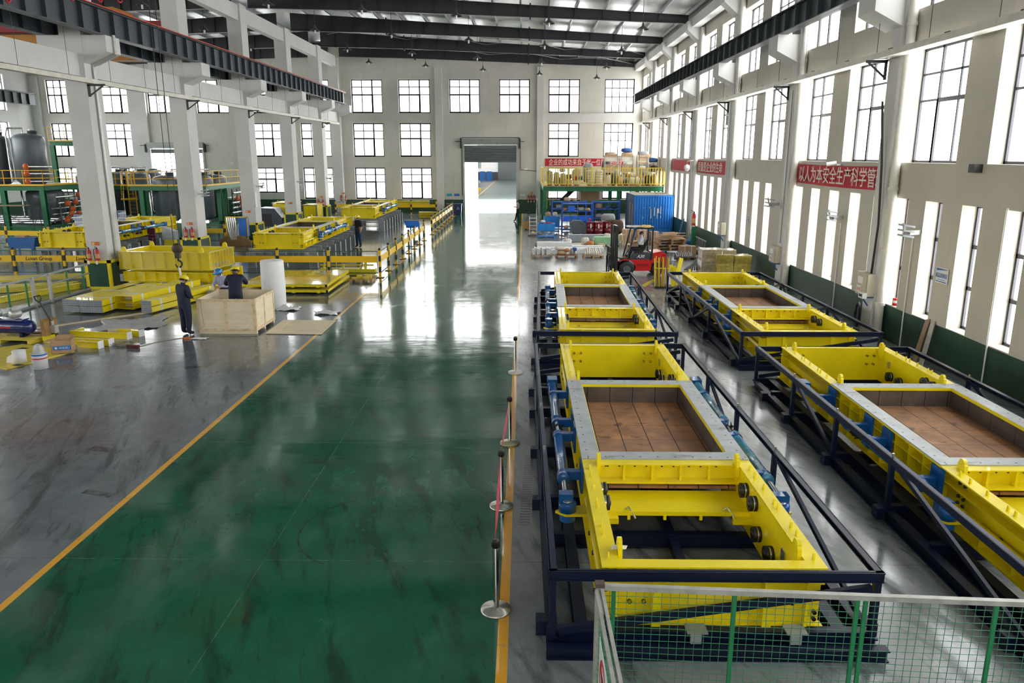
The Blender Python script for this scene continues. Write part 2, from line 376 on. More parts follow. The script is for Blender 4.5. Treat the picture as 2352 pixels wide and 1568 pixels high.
# --- roller doors
M_SHUT = mat('roller_slats', (.16, .18, .19), .45, .3, .08); M_SHUTL = mat('roller_galvanised', (.42, .44, .43), .4, .5, .1)
M_DARK = mat('dark_steel', (.03, .03, .032), .5, .2, .1); M_WHITE = mat('white_plastic', (.8, .8, .8), .4, 0, .03)
def shutter(n, x0, x1, z0, z1, zt, lab):
    mb = MB(); k = int((z1-z0)/.14)
    for i in range(k):
        za = z0+(z1-z0)*i/k; zb = z0+(z1-z0)*(i+1)/k; zm = (za+zb)/2
        mb.add([(x0, BY-.05, za), (x1, BY-.05, za), (x1, BY-.09, zm), (x0, BY-.09, zm), (x1, BY-.05, zb), (x0, BY-.05, zb)], [(0, 1, 2, 3), (3, 2, 4, 5)])
    o = mb.build('door_%d' % n, M_SHUT); struct(o, lab)
    m = MB()
    for i in range(5): m.cyl((x0-.2, BY-.3, z1+.1+i*.11), (x1+.2, BY-.3, z1+.1+i*.11), .09-.008*abs(i-2), 10)
    m.build('roller_drum', M_SHUTL, o)
    m = MB(); m.box(x0-.35, x0-.22, BY-.45, BY-.02, z1-.3, zt+.1); m.box(x1+.22, x1+.35, BY-.45, BY-.02, z1-.3, zt+.1)
    m.box(x0-.8, x1+.75, BY-.34, BY-.28, z1+.3, z1+.36); m.box(x0-.25, x1+.25, BY-.06, BY-.02, zt+.1, zt+.16); m.build('drum_bracket', M_DARK, o)
    m = MB(); m.box(x0-.16, x0+.02, BY-.14, BY, 0, z1); m.box(x1-.02, x1+.16, BY-.14, BY, 0, z1); m.build('guide_rail', M_SHUTL, o)
shutter(1, -5.72, -.78, 4.76, 6.35, 6.9, 'grey roller door half open at the end of the green lane')
shutter(2, -35.6, -30.6, 5.6, 6.0, 6.35, 'raised roller door behind the pipework of the left hall')
# --- pilasters on the right wall and the back wall
def corbel_poly(x_in, x_out, zt=9.93, zm=9.33, zb=8.9): return [(x_in, zb), (x_out, zm), (x_out, zt), (x_in, zt)]
for k, y in enumerate(PY):
    mb = MB(); mb.box(10.58, XW, y-.1, y+.55, 0, 13.25)
    mb.prism(corbel_poly(10.6, 9.75), 'y', y-.08, y+1.05)
    mb.prism([(10.6, 12.15), (9.85, 12.8), (9.85, 13.3), (10.6, 13.3)], 'y', y-.05, y+.8)
    struct(mb.build('wall_pilaster', M_CONC), 'plastered pillar with crane bracket on the right wall')
mb = MB(); mb.box(10.1, 10.6, YR, BY, 12.95, 13.5); struct(mb.build('wall_eave_beam', M_CONC))
for k, (a, b) in enumerate(((-37.15, -35.5), (-26.6, -26), (-8.38, -7.7), (1.13, 1.75), (-46.3, -45.5))):
    h = 13.3 if k > 1 and k < 4 else 12.6
    struct(MB().box(a, b, BY-.3, BY, 0, h).build('wall_pilaster', M_CONC), 'shallow plaster pillar on the end wall')
mb = MB(); mb.box(1.75, 10.4, BY-.2, BY, 8.4, 9.2); struct(mb.build('trim_1', M_CONC), 'flat plaster beam between window rows on the end wall')
# --- columns between the halls
CYS = [-4.5, 4.4, 13.3, 22.3, 31.2, 40.2, 49.1, 58.05, 66.85]
for k, y in enumerate(CYS+[BY-.75]):
    d = 1.1 if k < 9 else .74
    mb = MB(); mb.box(-18.05, -17.2, y, y+d, 0, 14.3 if k < 9 else 14.1)
    mb.prism([(-17.21, 8.9), (-16.25, 9.32), (-16.25, 9.93), (-17.21, 9.93)], 'y', y+.02, y+d-.02)
    mb.prism([(-18.04, 8.9), (-18.95, 9.4), (-18.95, 9.93), (-18.04, 9.93)], 'y', y+.02, y+d-.02)
    struct(mb.build('wall_column', M_CONC), 'white concrete column with crane brackets between the two halls')
for k in range(len(CYS)):
    y0 = CYS[k]+1.1; y1 = (CYS+[BY-.75])[k+1]
    struct(MB().box(-17.75, -17.32, y0, y1, 13.32, 14.2).build('trim_2', M_CONC), 'upper white tie beam between columns')
    struct(MB().box(-17.8, -17.4, y0, y1, 8.42, 9.26).build('trim_3', M_CONC), 'lower white tie beam between columns')
# --- roof: steel beams, purlins, sheeting
M_STEEL = mat('dark_grey_steel', (.030, .033, .038), .5, .1, .12, 1.5); M_PURL = mat('galvanised_purlin', (.38, .40, .41), .4, .4, .1)
t = NT('white_roof_sheet'); ob = t.n('TexCoord').outputs['Object']
wv = t.n('TexWave', {'Vector': ob, 'Scale': 1.6, 'Distortion': 0.}, wave_type='BANDS', bands_direction='Y')
bp = t.n('Bump', {'Strength': .25, 'Distance': .03, 'Height': t.math('ADD', wv.outputs[1], t.math('MULTIPLY', t.noise(.8, 3, .5, vec=ob).outputs[0], 2.)).outputs[0]})
M_ROOF = t.finish(**{'Base Color': (.66, .67, .68), 'Roughness': .22, 'Specular IOR Level': .9, 'Metallic': .35, 'Normal': bp.outputs[0]})
mb = MB()
for xa, xb in ((XL-.5, RIDGE), (RIDGE, XW+.6)):
    mb.add([(xa, YR-.5, roofz(xa)+.1), (xb, YR-.5, roofz(xb)+.1), (xb, BY+.5, roofz(xb)+.1), (xa, BY+.5, roofz(xa)+.1)], [(0, 1, 2, 3)])
    mb.add([(xa, YR-.5, roofz(xa)+.22), (xb, YR-.5, roofz(xb)+.22), (xb, BY+.5, roofz(xb)+.22), (xa, BY+.5, roofz(xa)+.22)], [(0, 1, 2, 3)])
me = bpy.data.meshes.new('ceiling'); me.from_pydata([tuple(v) for v in mb.v], [], mb.f); me.materials.append(M_ROOF)
ceil = bpy.data.objects.new('ceiling', me); COL.objects.link(ceil); struct(ceil, 'glossy white ribbed roof sheeting above the dark beams')
def rbeam(y, x0, x1):
    bot = [(-46.2, 13.2), (-25, 14.06), (-18.1, 14.24), (-17.1, 14.24), (-10.1, 14.06), (10.0, 13.26)]
    bot = [p for p in bot if x0-.01 <= p[0] <= x1+.01]
    top = [(p[0], roofz(p[0])-.17) for p in bot[::-1]]
    poly = bot+top; mb = MB(); mb.prism(poly, 'y', y-.012, y+.012)
    for i in range(len(bot)-1): mb.bar((bot[i][0], y, bot[i][1]), (bot[i+1][0], y, bot[i+1][1]), .24, .03)
    for i in range(len(top)-1): mb.bar((top[i][0], y, top[i][1]), (top[i+1][0], y, top[i+1][1]), .24, .03)
    def zb(x):
        for (a, za), (b, zc) in zip(bot, bot[1:]):
            if a <= x <= b: return za+(zc-za)*(x-a)/(b-a)
        return bot[0][1]
    x = x0+1.2
    while x < x1-.5:
        mb.box(x-.01, x+.01, y-.1, y+.1, zb(x), roofz(x)-.17); x += 1.72
    for x in (-10.1, .3, -25.):
        if x0 < x < x1:
            mb.box(x-.045, x+.045, y-.14, y+.14, zb(x)-.14, roofz(x)-.05)
    return struct(mb.build('ceiling_beam', M_STEEL), 'dark grey tapered steel roof beam spanning the hall')
BEAMY = [-4.1, 4.8, 13.7, 22.7, 31.6, 40.6, 50.3, 59.2, 67.6, BY-.25]
for y in BEAMY:
    rbeam(y, -17.1, 10.0); rbeam(y, -46.2, -18.1)
def purlins(x0, x1, label):
    x = x0
    while x < x1:
        mb = MB(); z = roofz(x)
        mb.box(x-.03, x+.03, YR, BY, z-.13, z+.08); mb.box(x-.03, x+.07, YR, BY, z-.15, z-.13)
        struct(mb.build('ceiling_purlin', M_PURL), label); x += 1.72
purlins(-15.8, 10.6, 'thin galvanised roof purlin over the main hall'); purlins(-45.5, -18.2, 'thin galvanised roof purlin over the left hall')
mb = MB()
for y0, y1 in zip(BEAMY[-3:], BEAMY[-2:]):
    for i in range(4):
        xa = -16.5+6.6*i; mb.tube([(xa, y0, roofz(xa)-.35), (xa+6.6, y1, roofz(xa+6.6)-.35)], .018, 5); mb.tube([(xa+6.6, y0, roofz(xa+6.6)-.35), (xa, y1, roofz(xa)-.35)], .018, 5)
struct(mb.build('ceiling_bracing', M_PURL), 'thin crossed tie rods under the roof')
# --- translucent roof lights in the left hall and the main hall
t = NT('rooflight_sheet'); ob = t.n('TexCoord').outputs['Object']
m = t.n('MixShader', {0: .5}); t.t.links.new(t.n('BsdfTranslucent', {'Color': (.9, .93, .95)}).outputs[0], m.inputs[1]); t.t.links.new(t.n('BsdfTransparent', {'Color': (.5, .5, .5)}).outputs[0], m.inputs[2]); t.t.links.new(m.outputs[0], t.out.inputs[0])
M_RLIGHT = t.m
# --- outside: yard and the building opposite
M_YARD = mat('pale_concrete_yard', (.82, .82, .80), .85, 0, .1, .4)
t = NT('second_hall_floor'); ob = t.n('TexCoord').outputs['Object']; sp = t.n('SeparateXYZ', {0: ob})
c = t.mix(t.math('GREATER_THAN', sp.outputs[0], -6.4), (.10, .10, .11), (.10, .15, .14))
c = t.mix(t.math('LESS_THAN', t.math('ABSOLUTE', t.math('ADD', sp.outputs[0], 6.4)), .1), c, (.8, .5, .05))
c = t.mix(t.math('LESS_THAN', t.math('ABSOLUTE', t.math('ADD', sp.outputs[0], 3.4)), .03), c, (.05, .05, .05))
M_FLOOR2 = t.finish(**{'Base Color': c, 'Roughness': .3})
struct(MB().box(-120, 60, BY+.4, 98, -.3, -.02).build('floor_yard', M_YARD), 'sunlit concrete yard outside the roller door')
struct(MB().box(-40, 25, 98, 176, -.3, 0).build('floor_second_hall', M_FLOOR2), 'floor of the hall across the yard')
M_FAC = mat('white_facade', (.8, .8, .8), .8, 0, .04)
mb = MB(); mb.box(-40, -5.9, 98, 98.5, 0, 14); mb.box(2, 25, 98, 98.5, 0, 14); mb.box(-5.9, 2, 98, 98.5, 7, 14)
mb.box(-40, 25, 176, 176.5, 0, 14); mb.box(24.5, 25, 98, 176, 0, 5); mb.box(24.5, 25, 98, 176, 9, 14); mb.box(-40, -39.5, 98, 176, 0, 3); mb.box(-40, 25, 98, 176, 14, 14.3)  # unseen roof and gapped side walls added to keep the inside mid-dark
struct(mb.build('wall_second_hall', M_FAC), 'white walls of the hall across the yard')
mb = MB(); mb.box(-6.0, -1.2, 175.7, 176, 0, 6.2); 
for i in range(30): mb.box(-6.0, -1.2, 175.64, 175.72, .2*i+.05, .2*i+.12)
struct(mb.build('door_3', M_SHUT), 'closed grey roller door at the far end of the second hall')
mb = MB(); mb.box(-10.5, -6.0, 175.8, 176, 0, 1.8); struct(mb.build('wall_second_hall_dado', mat('dark_dado', (.05, .06, .08), .6)), 'dark painted base of the far wall')
for a in (-14.2, -11.9):
    mb = MB(); mb.box(a, a+2.0, 175.9, 175.98, 2.6, 5.6); struct(mb.build('window_200', mat('dim_glass', (.25, .34, .32), .1)))
ORD = ordn = 'first second third fourth fifth sixth seventh eighth ninth tenth eleventh twelfth thirteenth fourteenth fifteenth sixteenth seventeenth eighteenth nineteenth twentieth twenty-first twenty-second twenty-third'.split()
# ================================================================ fixtures of the building
M_YEL = mat('machine_yellow', (.84, .68, .003), .38, 0, .05, 2., coat=.25)
M_YEL2 = mat('safety_yellow', (.85, .50, .01), .45, 0, .06, 2.)
M_YELF = mat('faded_yellow', (.72, .58, .06), .5, 0, .1, 3.)
M_NAVY = mat('navy_paint', (.004, .009, .032), .38, .0, .1, 3., spec=.35)
M_BLUE = mat('cylinder_blue', (.006, .11, .38), .3, 0, .1, 3., coat=.3)
M_BLUEB = mat('bright_blue', (.01, .15, .62), .45, 0, .12, 2.)
M_SKYB = mat('sky_blue', (.05, .38, .80), .4, 0, .05)
M_STL = mat('bare_steel_plate', (.36, .39, .40), .42, .25, .16, 2.5, stain=(.22, .21, .19))
M_STEELB = mat('bright_steel', (.62, .63, .63), .25, .9, .08)
M_CHROME = mat('polished_steel', (.75, .75, .72), .12, 1., .05)
M_BLACK = mat('black_rubber', (.012, .012, .013), .5, 0, .2)
M_BOLT = mat('dark_bolt', (.05, .05, .055), .35, .7, .1)
M_RED = mat('signal_red', (.55, .012, .015), .4, 0, .08)
M_GRN = mat('platform_green', (.012, .16, .065), .42, 0, .1)
M_GRND = mat('fence_green', (.015, .20, .075), .4, 0, .1)
M_GREY = mat('cool_grey_paint', (.33, .36, .39), .45, .1, .08)
M_ALU = mat('aluminium_rail', (.50, .51, .49), .42, .5, .1, stretch=(8, 1, 8))
M_WOOD = mat('pale_plywood', (.78, .68, .48), .65, 0, .07, 2.2, stretch=(1, 1, 3)); M_WOODB = mat('plywood_batten', (.72, .55, .33), .65, 0, .2, 5.)
M_WOOD2 = mat('pallet_wood', (.45, .29, .15), .75, 0, .25, 4.)
M_CARD = mat('cardboard', (.48, .31, .17), .8, 0, .1)
M_PWHITE = mat('white_paper', (.82, .82, .82), .7, 0, .04)
M_TRAY = mat('cream_cable_tray', (.62, .60, .53), .5, .1, .08)
M_ORNG = mat('valve_orange', (.72, .13, .03), .4, 0, .1)
M_TANK = mat('grey_tank_paint', (.12, .145, .165), .35, .2, .1, 1.)
M_SKIN = mat('skin', (.50, .29, .19), .5, 0, .05)
M_BANNER = mat('red_banner_cloth', (.48, .012, .03), .7, 0, .12, 1.)
M_BTXT = mat('banner_lettering', (.78, .68, .60), .7, 0, .03)
M_BOXC = mat('beige_switch_box', (.52, .49, .38), .45, .1, .06)

def crane_girder(x, z0, z1, y0, y1, out, label, red=False):
    t = thing('crane_girder', label, 'girder', (x, 0, 0))
    mb = MB(); mb.box(-.2, .2, y0, y1, z0, z0+.03); mb.box(-.2, .2, y0, y1, z1-.13, z1-.1); mb.box(-.01, .01, y0, y1, z0, z1-.1)
    y = y0+.3
    while y < y1: mb.box(-.17, .17, y, y+.015, z0+.03, z1-.13); y += 1.12
    mb.build('web_and_flanges', M_STEEL2, t)
    MB().box(-.04, .04, y0, y1, z1-.1, z1).build('crane_rail', M_STEEL, t)
    if red: MB().box(.17, .21, y0, y1, z1-.06, z1-.02).build('conductor_rail', M_REDC, t, 'red conductor strip')
    return t
M_STEEL2 = mat('slate_grey_steel', (.055, .066, .078), .42, .1, .1, 1.2); M_REDC = mat('orange_red_conductor', (.6, .06, .03), .5)
crane_girder(-16.45, 9.93, 11.0, YR+.1, BY-2, 1, 'long slate grey crane girder with red strip on the columns facing the green lane', True)
crane_girder(-18.7, 9.93, 11.0, YR+.1, BY-2, 1, 'dark crane girder on the far side of the columns facing the left hall')
crane_girder(9.95, 9.93, 10.82, YR+.1, BY-2, 1, 'long dark ribbed crane girder running along the right wall')
crane_girder(-45.4, 9.9, 11.0, 45, BY-1, 1, 'grey crane girder on the far left wall')
# crane bridge in the left hall
t = thing('bridge_crane', 'overhead crane with orange and crimson beams crossing the left hall', 'crane', (0, 0, 0))
M_CRORG = mat('crane_orange', (.40, .17, .015), .6); M_CRIM = mat('crane_crimson', (.25, .008, .018), .6)
MB().box(-44.6, -19.2, 43.4, 44.0, 11.85, 12.4).build('front_beam', M_CRIM, t, 'crimson beam'); MB().box(-44.6, -19.2, 44.6, 45.4, 10.55, 11.9).build('rear_beam', M_CRORG, t, 'orange beam')
MB().box(-19.2, -18.4, 43.0, 46.0, 11.02, 11.5).build('end_carriage', M_CRORG, t); MB().box(-45.7, -44.6, 43.0, 46.0, 11.02, 11.5).build('end_carriage', M_CRORG, t)
MB().box(-23.5, -22, 43.4, 45.6, 12.6, 13.1).build('trolley', M_CRORG, t)
# cable trays
def tray(x0, x1, z, side, label):
    t = thing('cable_tray', label, 'tray')
    MB().box(x0, x1, YR+.1, BY-2.2, z, z+.17).build('tray_channel', M_TRAY, t)
    xe = x0 if side > 0 else x1
    cl = MB().box(xe-.02, xe+.02, 0, .22, z+.17, z+.19).build('cover_clip', M_DARK, t); cl.location = (0, 5., 0)
    for k in range(1, 23): o = cl.copy(); COL.objects.link(o); o.parent = t; o.location = (0, 5+2.95*k, 0)
    return t
tray(10.2, 10.56, 8.12, 1, 'cream cable tray running along the right wall')
tray(-17.14, -16.9, 8.14, -1, 'cream cable tray running along the row of columns')
for y in PY:
    mb = MB(); mb.box(9.95, 10.56, y+.6, y+.66, 8.02, 8.1); mb.box(10.5, 10.57, y+.6, y+.66, 7.55, 8.1); mb.bar((10.0, y+.63, 8.05), (10.52, y+.63, 7.62), .05, .05)
    tag(mb.build('tray_bracket', M_DARK), 'black triangular tray bracket on the right wall, %s pillar from the camera' % ORD[PY.index(y)], 'bracket', 'tray brackets on the right wall')
for y in CYS:
    mb = MB(); mb.box(-17.18, -16.5, y+.02, y+.08, 8.05, 8.13); mb.box(-17.18, -17.1, y+.02, y+.08, 7.65, 8.1); mb.bar((-16.55, y+.05, 8.08), (-17.12, y+.05, 7.7), .05, .05)
    tag(mb.build('tray_bracket', M_DARK), 'black triangular tray bracket on the column row, %s column from the camera' % ORD[CYS.index(y)], 'bracket', 'tray brackets on the columns')
mb0 = MB().tube([(0, 0, 0), (0, 0, 1.7)], .009, 4); rod = None
for k in range(22):
    y = 6+2.95*k
    for x, z in ((10.22, 8.29), (-16.92, 8.31)):
        if rod is None: rod = mb0.build('hanger_rod', M_DARK); o = rod
        else: o = rod.copy(); COL.objects.link(o)
        o.location = (x, y, z); tag(o, 'thin wire holding the cable tray '+('on the right wall, ' if x > 0 else 'on the columns, ')+ORD[k]+' from the camera', 'wire', 'tray hanger wires '+('right' if x > 0 else 'left'))
# festoon loops near the top left corner
t = thing('festoon_cable', 'red looped cable hanging above the left crane girder', 'cable')
for yc, zb in ((25.35, 10.02), (29.0, 10.75), (30.9, 11.05), (32.4, 11.3)):
    pts = [(-16.12, yc-.55+1.1*k/8, 12.3-(12.3-zb)*math.sin(math.pi*k/8)**.6) for k in range(9)]
    MB().tube(pts, .03, 6).build('cable_loop', M_RED, t)
MB().box(-16.2, -16.05, 24.5, 34, 12.3, 12.38).build('support_track', M_STEEL, t)
# downpipes
M_PIPE = mat('cream_drain_pipe', (.66, .64, .58), .5, 0, .08)
for i, k in enumerate(range(3, 9)):
    y = PY[k]
    t = thing('drain_pipe', 'cream drainpipe beside a pillar on the right wall, %s from the camera' % ordn[i], 'pipe', (10.74, y-.26, 0), 0, 'drainpipes on the right wall')
    MB().cyl((0, 0, 0), (0, 0, 12.9), .125, 16).build('pipe', M_PIPE, t)
    for z in (1.0, 2.6, 4.4, 6.4, 8.9, 11): MB().cyl((0, 0, z), (0, 0, z+.1), .145, 16).build('pipe_collar', M_PIPE, t)
# galvanised conduits
for (x, y, z0, z1, lab) in ((10.57, 31.75, 1.9, 7.9, 'grey conduit on the pillar above the second switch box'), (10.54, 49.9, 0, 8, 'rusty conduit on the pillar beside the dome camera'), (10.54, 41.0, 2, 8, 'thin conduit in front of the short red banner')):
    tag(MB().box(x-.04, x, y, y+.06, z0, z1).build('conduit', M_ALU), lab, 'conduit')
for (y, z0, z1, lab) in ((17.55, 0, 4.25, 'thin white pipe on the right wall nearest the camera'), (21.6, 0, 3.15, 'thin wire pipe below the nearest wall floodlight'), (26.6, 0, 3.15, 'thin wire pipe below the second wall floodlight')):
    tag(MB().cyl((10.86, y, z0), (10.86, y, z1), .02, 8).build('conduit', M_WHITE), lab, 'conduit')
t = thing('column_conduit', 'galvanised conduit bent around the bracket of the nearest column', 'conduit')
mb = MB(); mb.box(-17.18, -17.12, 31.7, 31.86, .9, 8.9); mb.bar((-17.15, 31.78, 8.88), (-16.2, 31.78, 9.28), .16, .05, (0, 1, 0)); mb.box(-16.24, -16.18, 31.7, 31.86, 9.28, 10)
mb.build('channel', M_ALU, t)
# switch boxes
def switch_box(y, z, lab, w=.8, h=.68, cable=True, meter=False):
    t = thing('switch_box', lab, 'electrical box', (10.45, y, z))
    MB().box(-.12, .13, -w/2, w/2, 0, h).build('cabinet', M_BOXC, t)
    MB().box(-.135, -.12, -w/2+.04, w/2-.04, .04, h-.04).build('door', M_BOXC, t)
    MB().box(-.14, -.135, -.1, .25, .35, .55).build('warning_label', M_PWHITE, t)
    mb = MB(); mb.box(-.142, -.136, .0, .26, .07, .27); mb.build('red_label', M_PWHITE, t, 'label with red lightning marks')
    mb = MB()
    for k in range(3): mb.box(-.146, -.141, .03+.08*k, .06+.08*k, .1+.03*(k % 2), .22)
    mb.build('red_marks', M_RED, t)
    mb = MB(); mb.box(-.1, .13, -w/2+.05, w/2-.05, -.05, 0); mb.bar((-.1, 0, -.03), (.13, 0, -.35), .04, .04); mb.build('shelf_bracket', M_BLUE, t)
    if cable:
        MB().tube([(.05, -w/2+.2, h), (.05, -w/2+.1, h+1.5), (.02, -w/2+.25, h+3.2), (-.05, -w/2+.5, h+5.0)], .035, 8).build('cable', M_BLACK, t)
    if meter:
        MB().box(-.25, -.12, -w/2-.05, -w/2+.25, -.05, .12).build('meter', M_WHITE, t); MB().box(-.256, -.25, -w/2, -w/2+.2, 0, .08).build('meter_display', M_BLACK, t)
    return t
switch_box(23.3, 1.25, 'beige switch box with small meter below it on the nearest pillar', meter=True)
switch_box(31.95, 1.08, 'beige switch box with red label on the second pillar, beside the wrapped cartons', cable=False)
switch_box(40.9, 1.33, 'beige switch box on the third pillar beyond the ladder', cable=False, h=.66)
pts = [(10.50+.03*math.sin(i*1.7), 23.75+(.16+.015*math.sin(i*2.3))*math.cos(i*.9), .55+(.38+.03*math.sin(i))*math.sin(i*.9)) for i in range(60)]
tag(MB().tube(pts, .014, 5).build('cable_coil', M_BLACK), 'black cable coil hanging under the nearest switch box', 'cable')
# floodlights
def floodlight(loc, side, lab):
    t = thing('floodlight', lab, 'light', loc)
    mb = MB()
    for i in range(3): mb.bar((side*-.02, -.08, .16-.14*i), (side*.3, -.1, .26-.14*i-.05), .3, .05, (0, 0, 1))
    mb.build('led_module', M_GREY, t)
    mb = MB(); mb.bar((side*-.3, 0, .0), (side*.1, 0, -.03), .05, .12); mb.bar((side*.1, 0, -.1), (side*.2, 0, .25), .05, .05); mb.box(-.04, .04, -.12, .12, -.06, .06); mb.build('arm', M_ALU, t); return t
floodlight((10.6, 21.3, 3.35), -1, 'wall floodlight with three grey fins nearest the camera'); floodlight((10.6, 26.6, 3.35), -1, 'wall floodlight with three grey fins between the slit windows under the long banner'); floodlight((10.25, 32.2, 3.45), -1, 'wall floodlight with three grey fins on the second pillar')
floodlight((-16.78, 40.3, 3.45), 1, 'silver floodlight on the second column'); floodlight((-16.78, 49.2, 3.5), 1, 'silver floodlight on the third column'); floodlight((-16.78, 58.1, 3.5), 1, 'silver floodlight on the fourth column'); floodlight((-16.78, 66.9, 3.5), 1, 'silver floodlight on the fifth column')
# small boxes, cameras
tag(MB().box(10.7, 10.9, 18.8, 19.05, 5.0, 5.2).build('junction_box', M_DARK), 'small dark box on the right wall between the two nearest windows', 'box')
t = thing('bullet_camera', 'white bullet security camera above the long red banner', 'camera', (10.7, 27.2, 5.1)); mb = MB(); mb.cyl((-.25, .1, 0), (.05, 0, .05), .07, 12); mb.build('housing', M_WHITE, t); MB().box(.02, .2, -.12, .0, -.04, .02).build('mount', M_ALU, t)
t = thing('dome_camera', 'white dome security camera on a bent arm left of the short red banner', 'camera', (10.2, 49.35, 4.6)); MB().sphere((0, 0, 0), .17).build('dome', M_WHITE, t); MB().lathe([(.19, .0), (.17, .18), (.05, .25)], n=14).build('cap', M_WHITE, t); MB().tube([(0, 0, .25), (0, 0, .45), (.4, 0, .5)], .03, 6).build('arm', M_WHITE, t)
t = thing('bullet_camera', 'small white camera on the end wall right of the roller door', 'camera', (.2, BY-.2, 4.15)); MB().cyl((-.25, -.1, -.02), (.05, 0, 0), .07, 10).build('housing', M_WHITE, t)
t = thing('bullet_camera', 'small camera on the end wall above the pipe racks', 'camera', (-27.8, BY-.2, 4.7)); MB().cyl((-.25, -.1, -.02), (.05, 0, 0), .07, 10).build('housing', M_WHITE, t)
tag(MB().tube([(-.42, BY-.05, 6.9), (-.4, BY-.05, 4.1), (1.2, BY-.05, 3.95)], .025, 5).build('wall_cable', M_DARK), 'thin cable running down the end wall beside the roller door', 'cable')
tag(MB().tube([(-5.95, BY-.05, 6.9), (-5.95, BY-.05, 1.7)], .025, 5).build('wall_cable', M_DARK), 'thin cable left of the roller door', 'cable')
# banners
def banner(n, axis, a, b, z0, z1, body, size, sx, lab, n_tx=0):
    if axis == 'y':
        m = MB(); k = 24
        vs = [(a+(b-a)*i/k, BY-.04+.012*math.sin(i*1.1), z0+(z1-z0)*j) for i in range(k+1) for j in (0, 1)]
        m.add(vs, [(2*i, 2*i+2, 2*i+3, 2*i+1) for i in range(k)]); vs2 = [(x, y+.01, z) for x, y, z in vs]; m.add(vs2, [(2*i, 2*i+2, 2*i+3, 2*i+1) for i in range(k)])
        o = m.build('banner', M_BANNER); tag(o, lab, 'banner')
        text_mesh('lettering', body, size, M_BTXT, o, (a+.35, BY-.08, (z0+z1)/2-size*.06), (R(90), 0, 0), sx, align='LEFT', bold=.004)
    else:
        m = MB(); k = 24
        vs = [(10.86-.02*math.sin(i*.9), a+(b-a)*i/k, (z0 if j == 0 else z1)+.03*math.sin(math.pi*i/k)*(-1)) for i in range(k+1) for j in (0, 1)]
        m.add(vs, [(2*i, 2*i+2, 2*i+3, 2*i+1) for i in range(k)]); m.add([(x+.012, y, z) for x, y, z in vs], [(2*i, 2*i+2, 2*i+3, 2*i+1) for i in range(k)])
        o = m.build('banner', M_BANNER); tag(o, lab, 'banner')
        text_mesh('lettering', body, size, M_BTXT, o, (10.8, max(a, b)-.25, (z0+z1)/2-size*.08), (R(90), 0, R(-90)), sx, align='LEFT', bold=.004)
banner(1, 'y', 1.92, 9.6, 4.42, 5.12, '企业的成功来自于每一位员工的努力', .62, .72, 'red cloth banner with white Chinese characters on the end wall above the mezzanine')
banner(2, 'x', 24.05, 31.2, 4.36, 5.08, '以人为本安全生产科学管理', .64, .96, 'long red cloth banner with white Chinese characters on the near part of the right wall')
banner(3, 'x', 42.45, 49.25, 4.38, 5.1, '质量是企业的生命', .62, 1.22, 'short red cloth banner with white Chinese characters farther along the right wall')
tag(MB().box(10.84, 10.87, 51.4, 57.5, 4.38, 5.1).build('banner', M_BANNER), 'end of a red banner behind the mezzanine shelves', 'banner')
# signs
M_SIGNB = mat('sign_blue', (.02, .13, .5), .5); M_SIGNT = mat('sign_teal', (.03, .35, .45), .5)
def area_sign(loc, rot, w, h, lab, body, col=None):
    t = thing('area_sign', lab, 'sign', loc); t.rotation_euler = rot     # faces local -Y
    MB().box(-w/2, w/2, 0, .02, -h/2, h/2).build('board', M_PWHITE, t)
    m = MB(); m.prism([(-w/2+.02, h*.45), (-w/2+.02, h*.28), (0, h*.36), (w/2-.02, h*.42), (w/2-.02, h*.45)], 'y', -.006, -.001); m.build('blue_swoosh', M_SIGNB, t)
    MB().box(-w/2+.03, w/2-.03, -.006, -.001, -h*.42, -h*.37).build('blue_rule', M_SIGNB, t)
    text_mesh('lettering', body, h*.34, M_SIGNB, t, (0, -.006, -h*.02), (R(90), 0, 0), .85)
    MB().box(-w*.33, w*.33, -.006, -.001, -h*.28, -h*.25).build('small_print', M_SIGNB, t)
area_sign((-18.37, 31.45, 2.83), (0, 0, 0), .36, .40, 'white and blue area sign standing out left of the nearest column', '成品区')
area_sign((-17.0, 32.3, 2.93), (0, 0, 0), .34, .42, 'white and blue area sign standing out right of the nearest column', '加工区')
area_sign((10.86, 19.88, 2.36), (0, 0, R(-90)), .55, .40, 'white sign with dark Chinese lettering between two slit windows of the right wall', '成品周转区')
area_sign((10.86, 37.7, 2.36), (0, 0, R(-90)), .2, .36, 'small blue and white sign on the right wall beyond the second pillar', '禁止')
area_sign((10.86, 44.7, 2.36), (0, 0, R(-90)), .2, .36, 'small blue and white sign on the right wall beyond the third pillar', '禁止')
area_sign((-21.6, BY-.05, 2.5), (0, 0, 0), .6, .8, 'white notice on the end wall left of the fourth column', '禁止')
tag(MB().box(-17.18, -17.15, 49.1, 49.4, 2.2, 3.1).build('notice_strip', M_PWHITE), 'tall narrow notice on the side of the third column', 'sign')
for x, c, lab in ((-7.2, M_SIGNT, 'teal wall plate above the bins'), (-6.5, M_SIGNB, 'blue wall plate nearest the roller door')):
    tag(MB().box(x-.25, x+.25, BY-.03, BY, 1.62, 1.85).build('wall_plate', c), lab, 'sign')
tag(MB().box(-.45, .05, BY-.03, BY, 1.62, 1.82).build('wall_plate', M_WHITE), 'pale wall plate right of the roller door', 'sign')
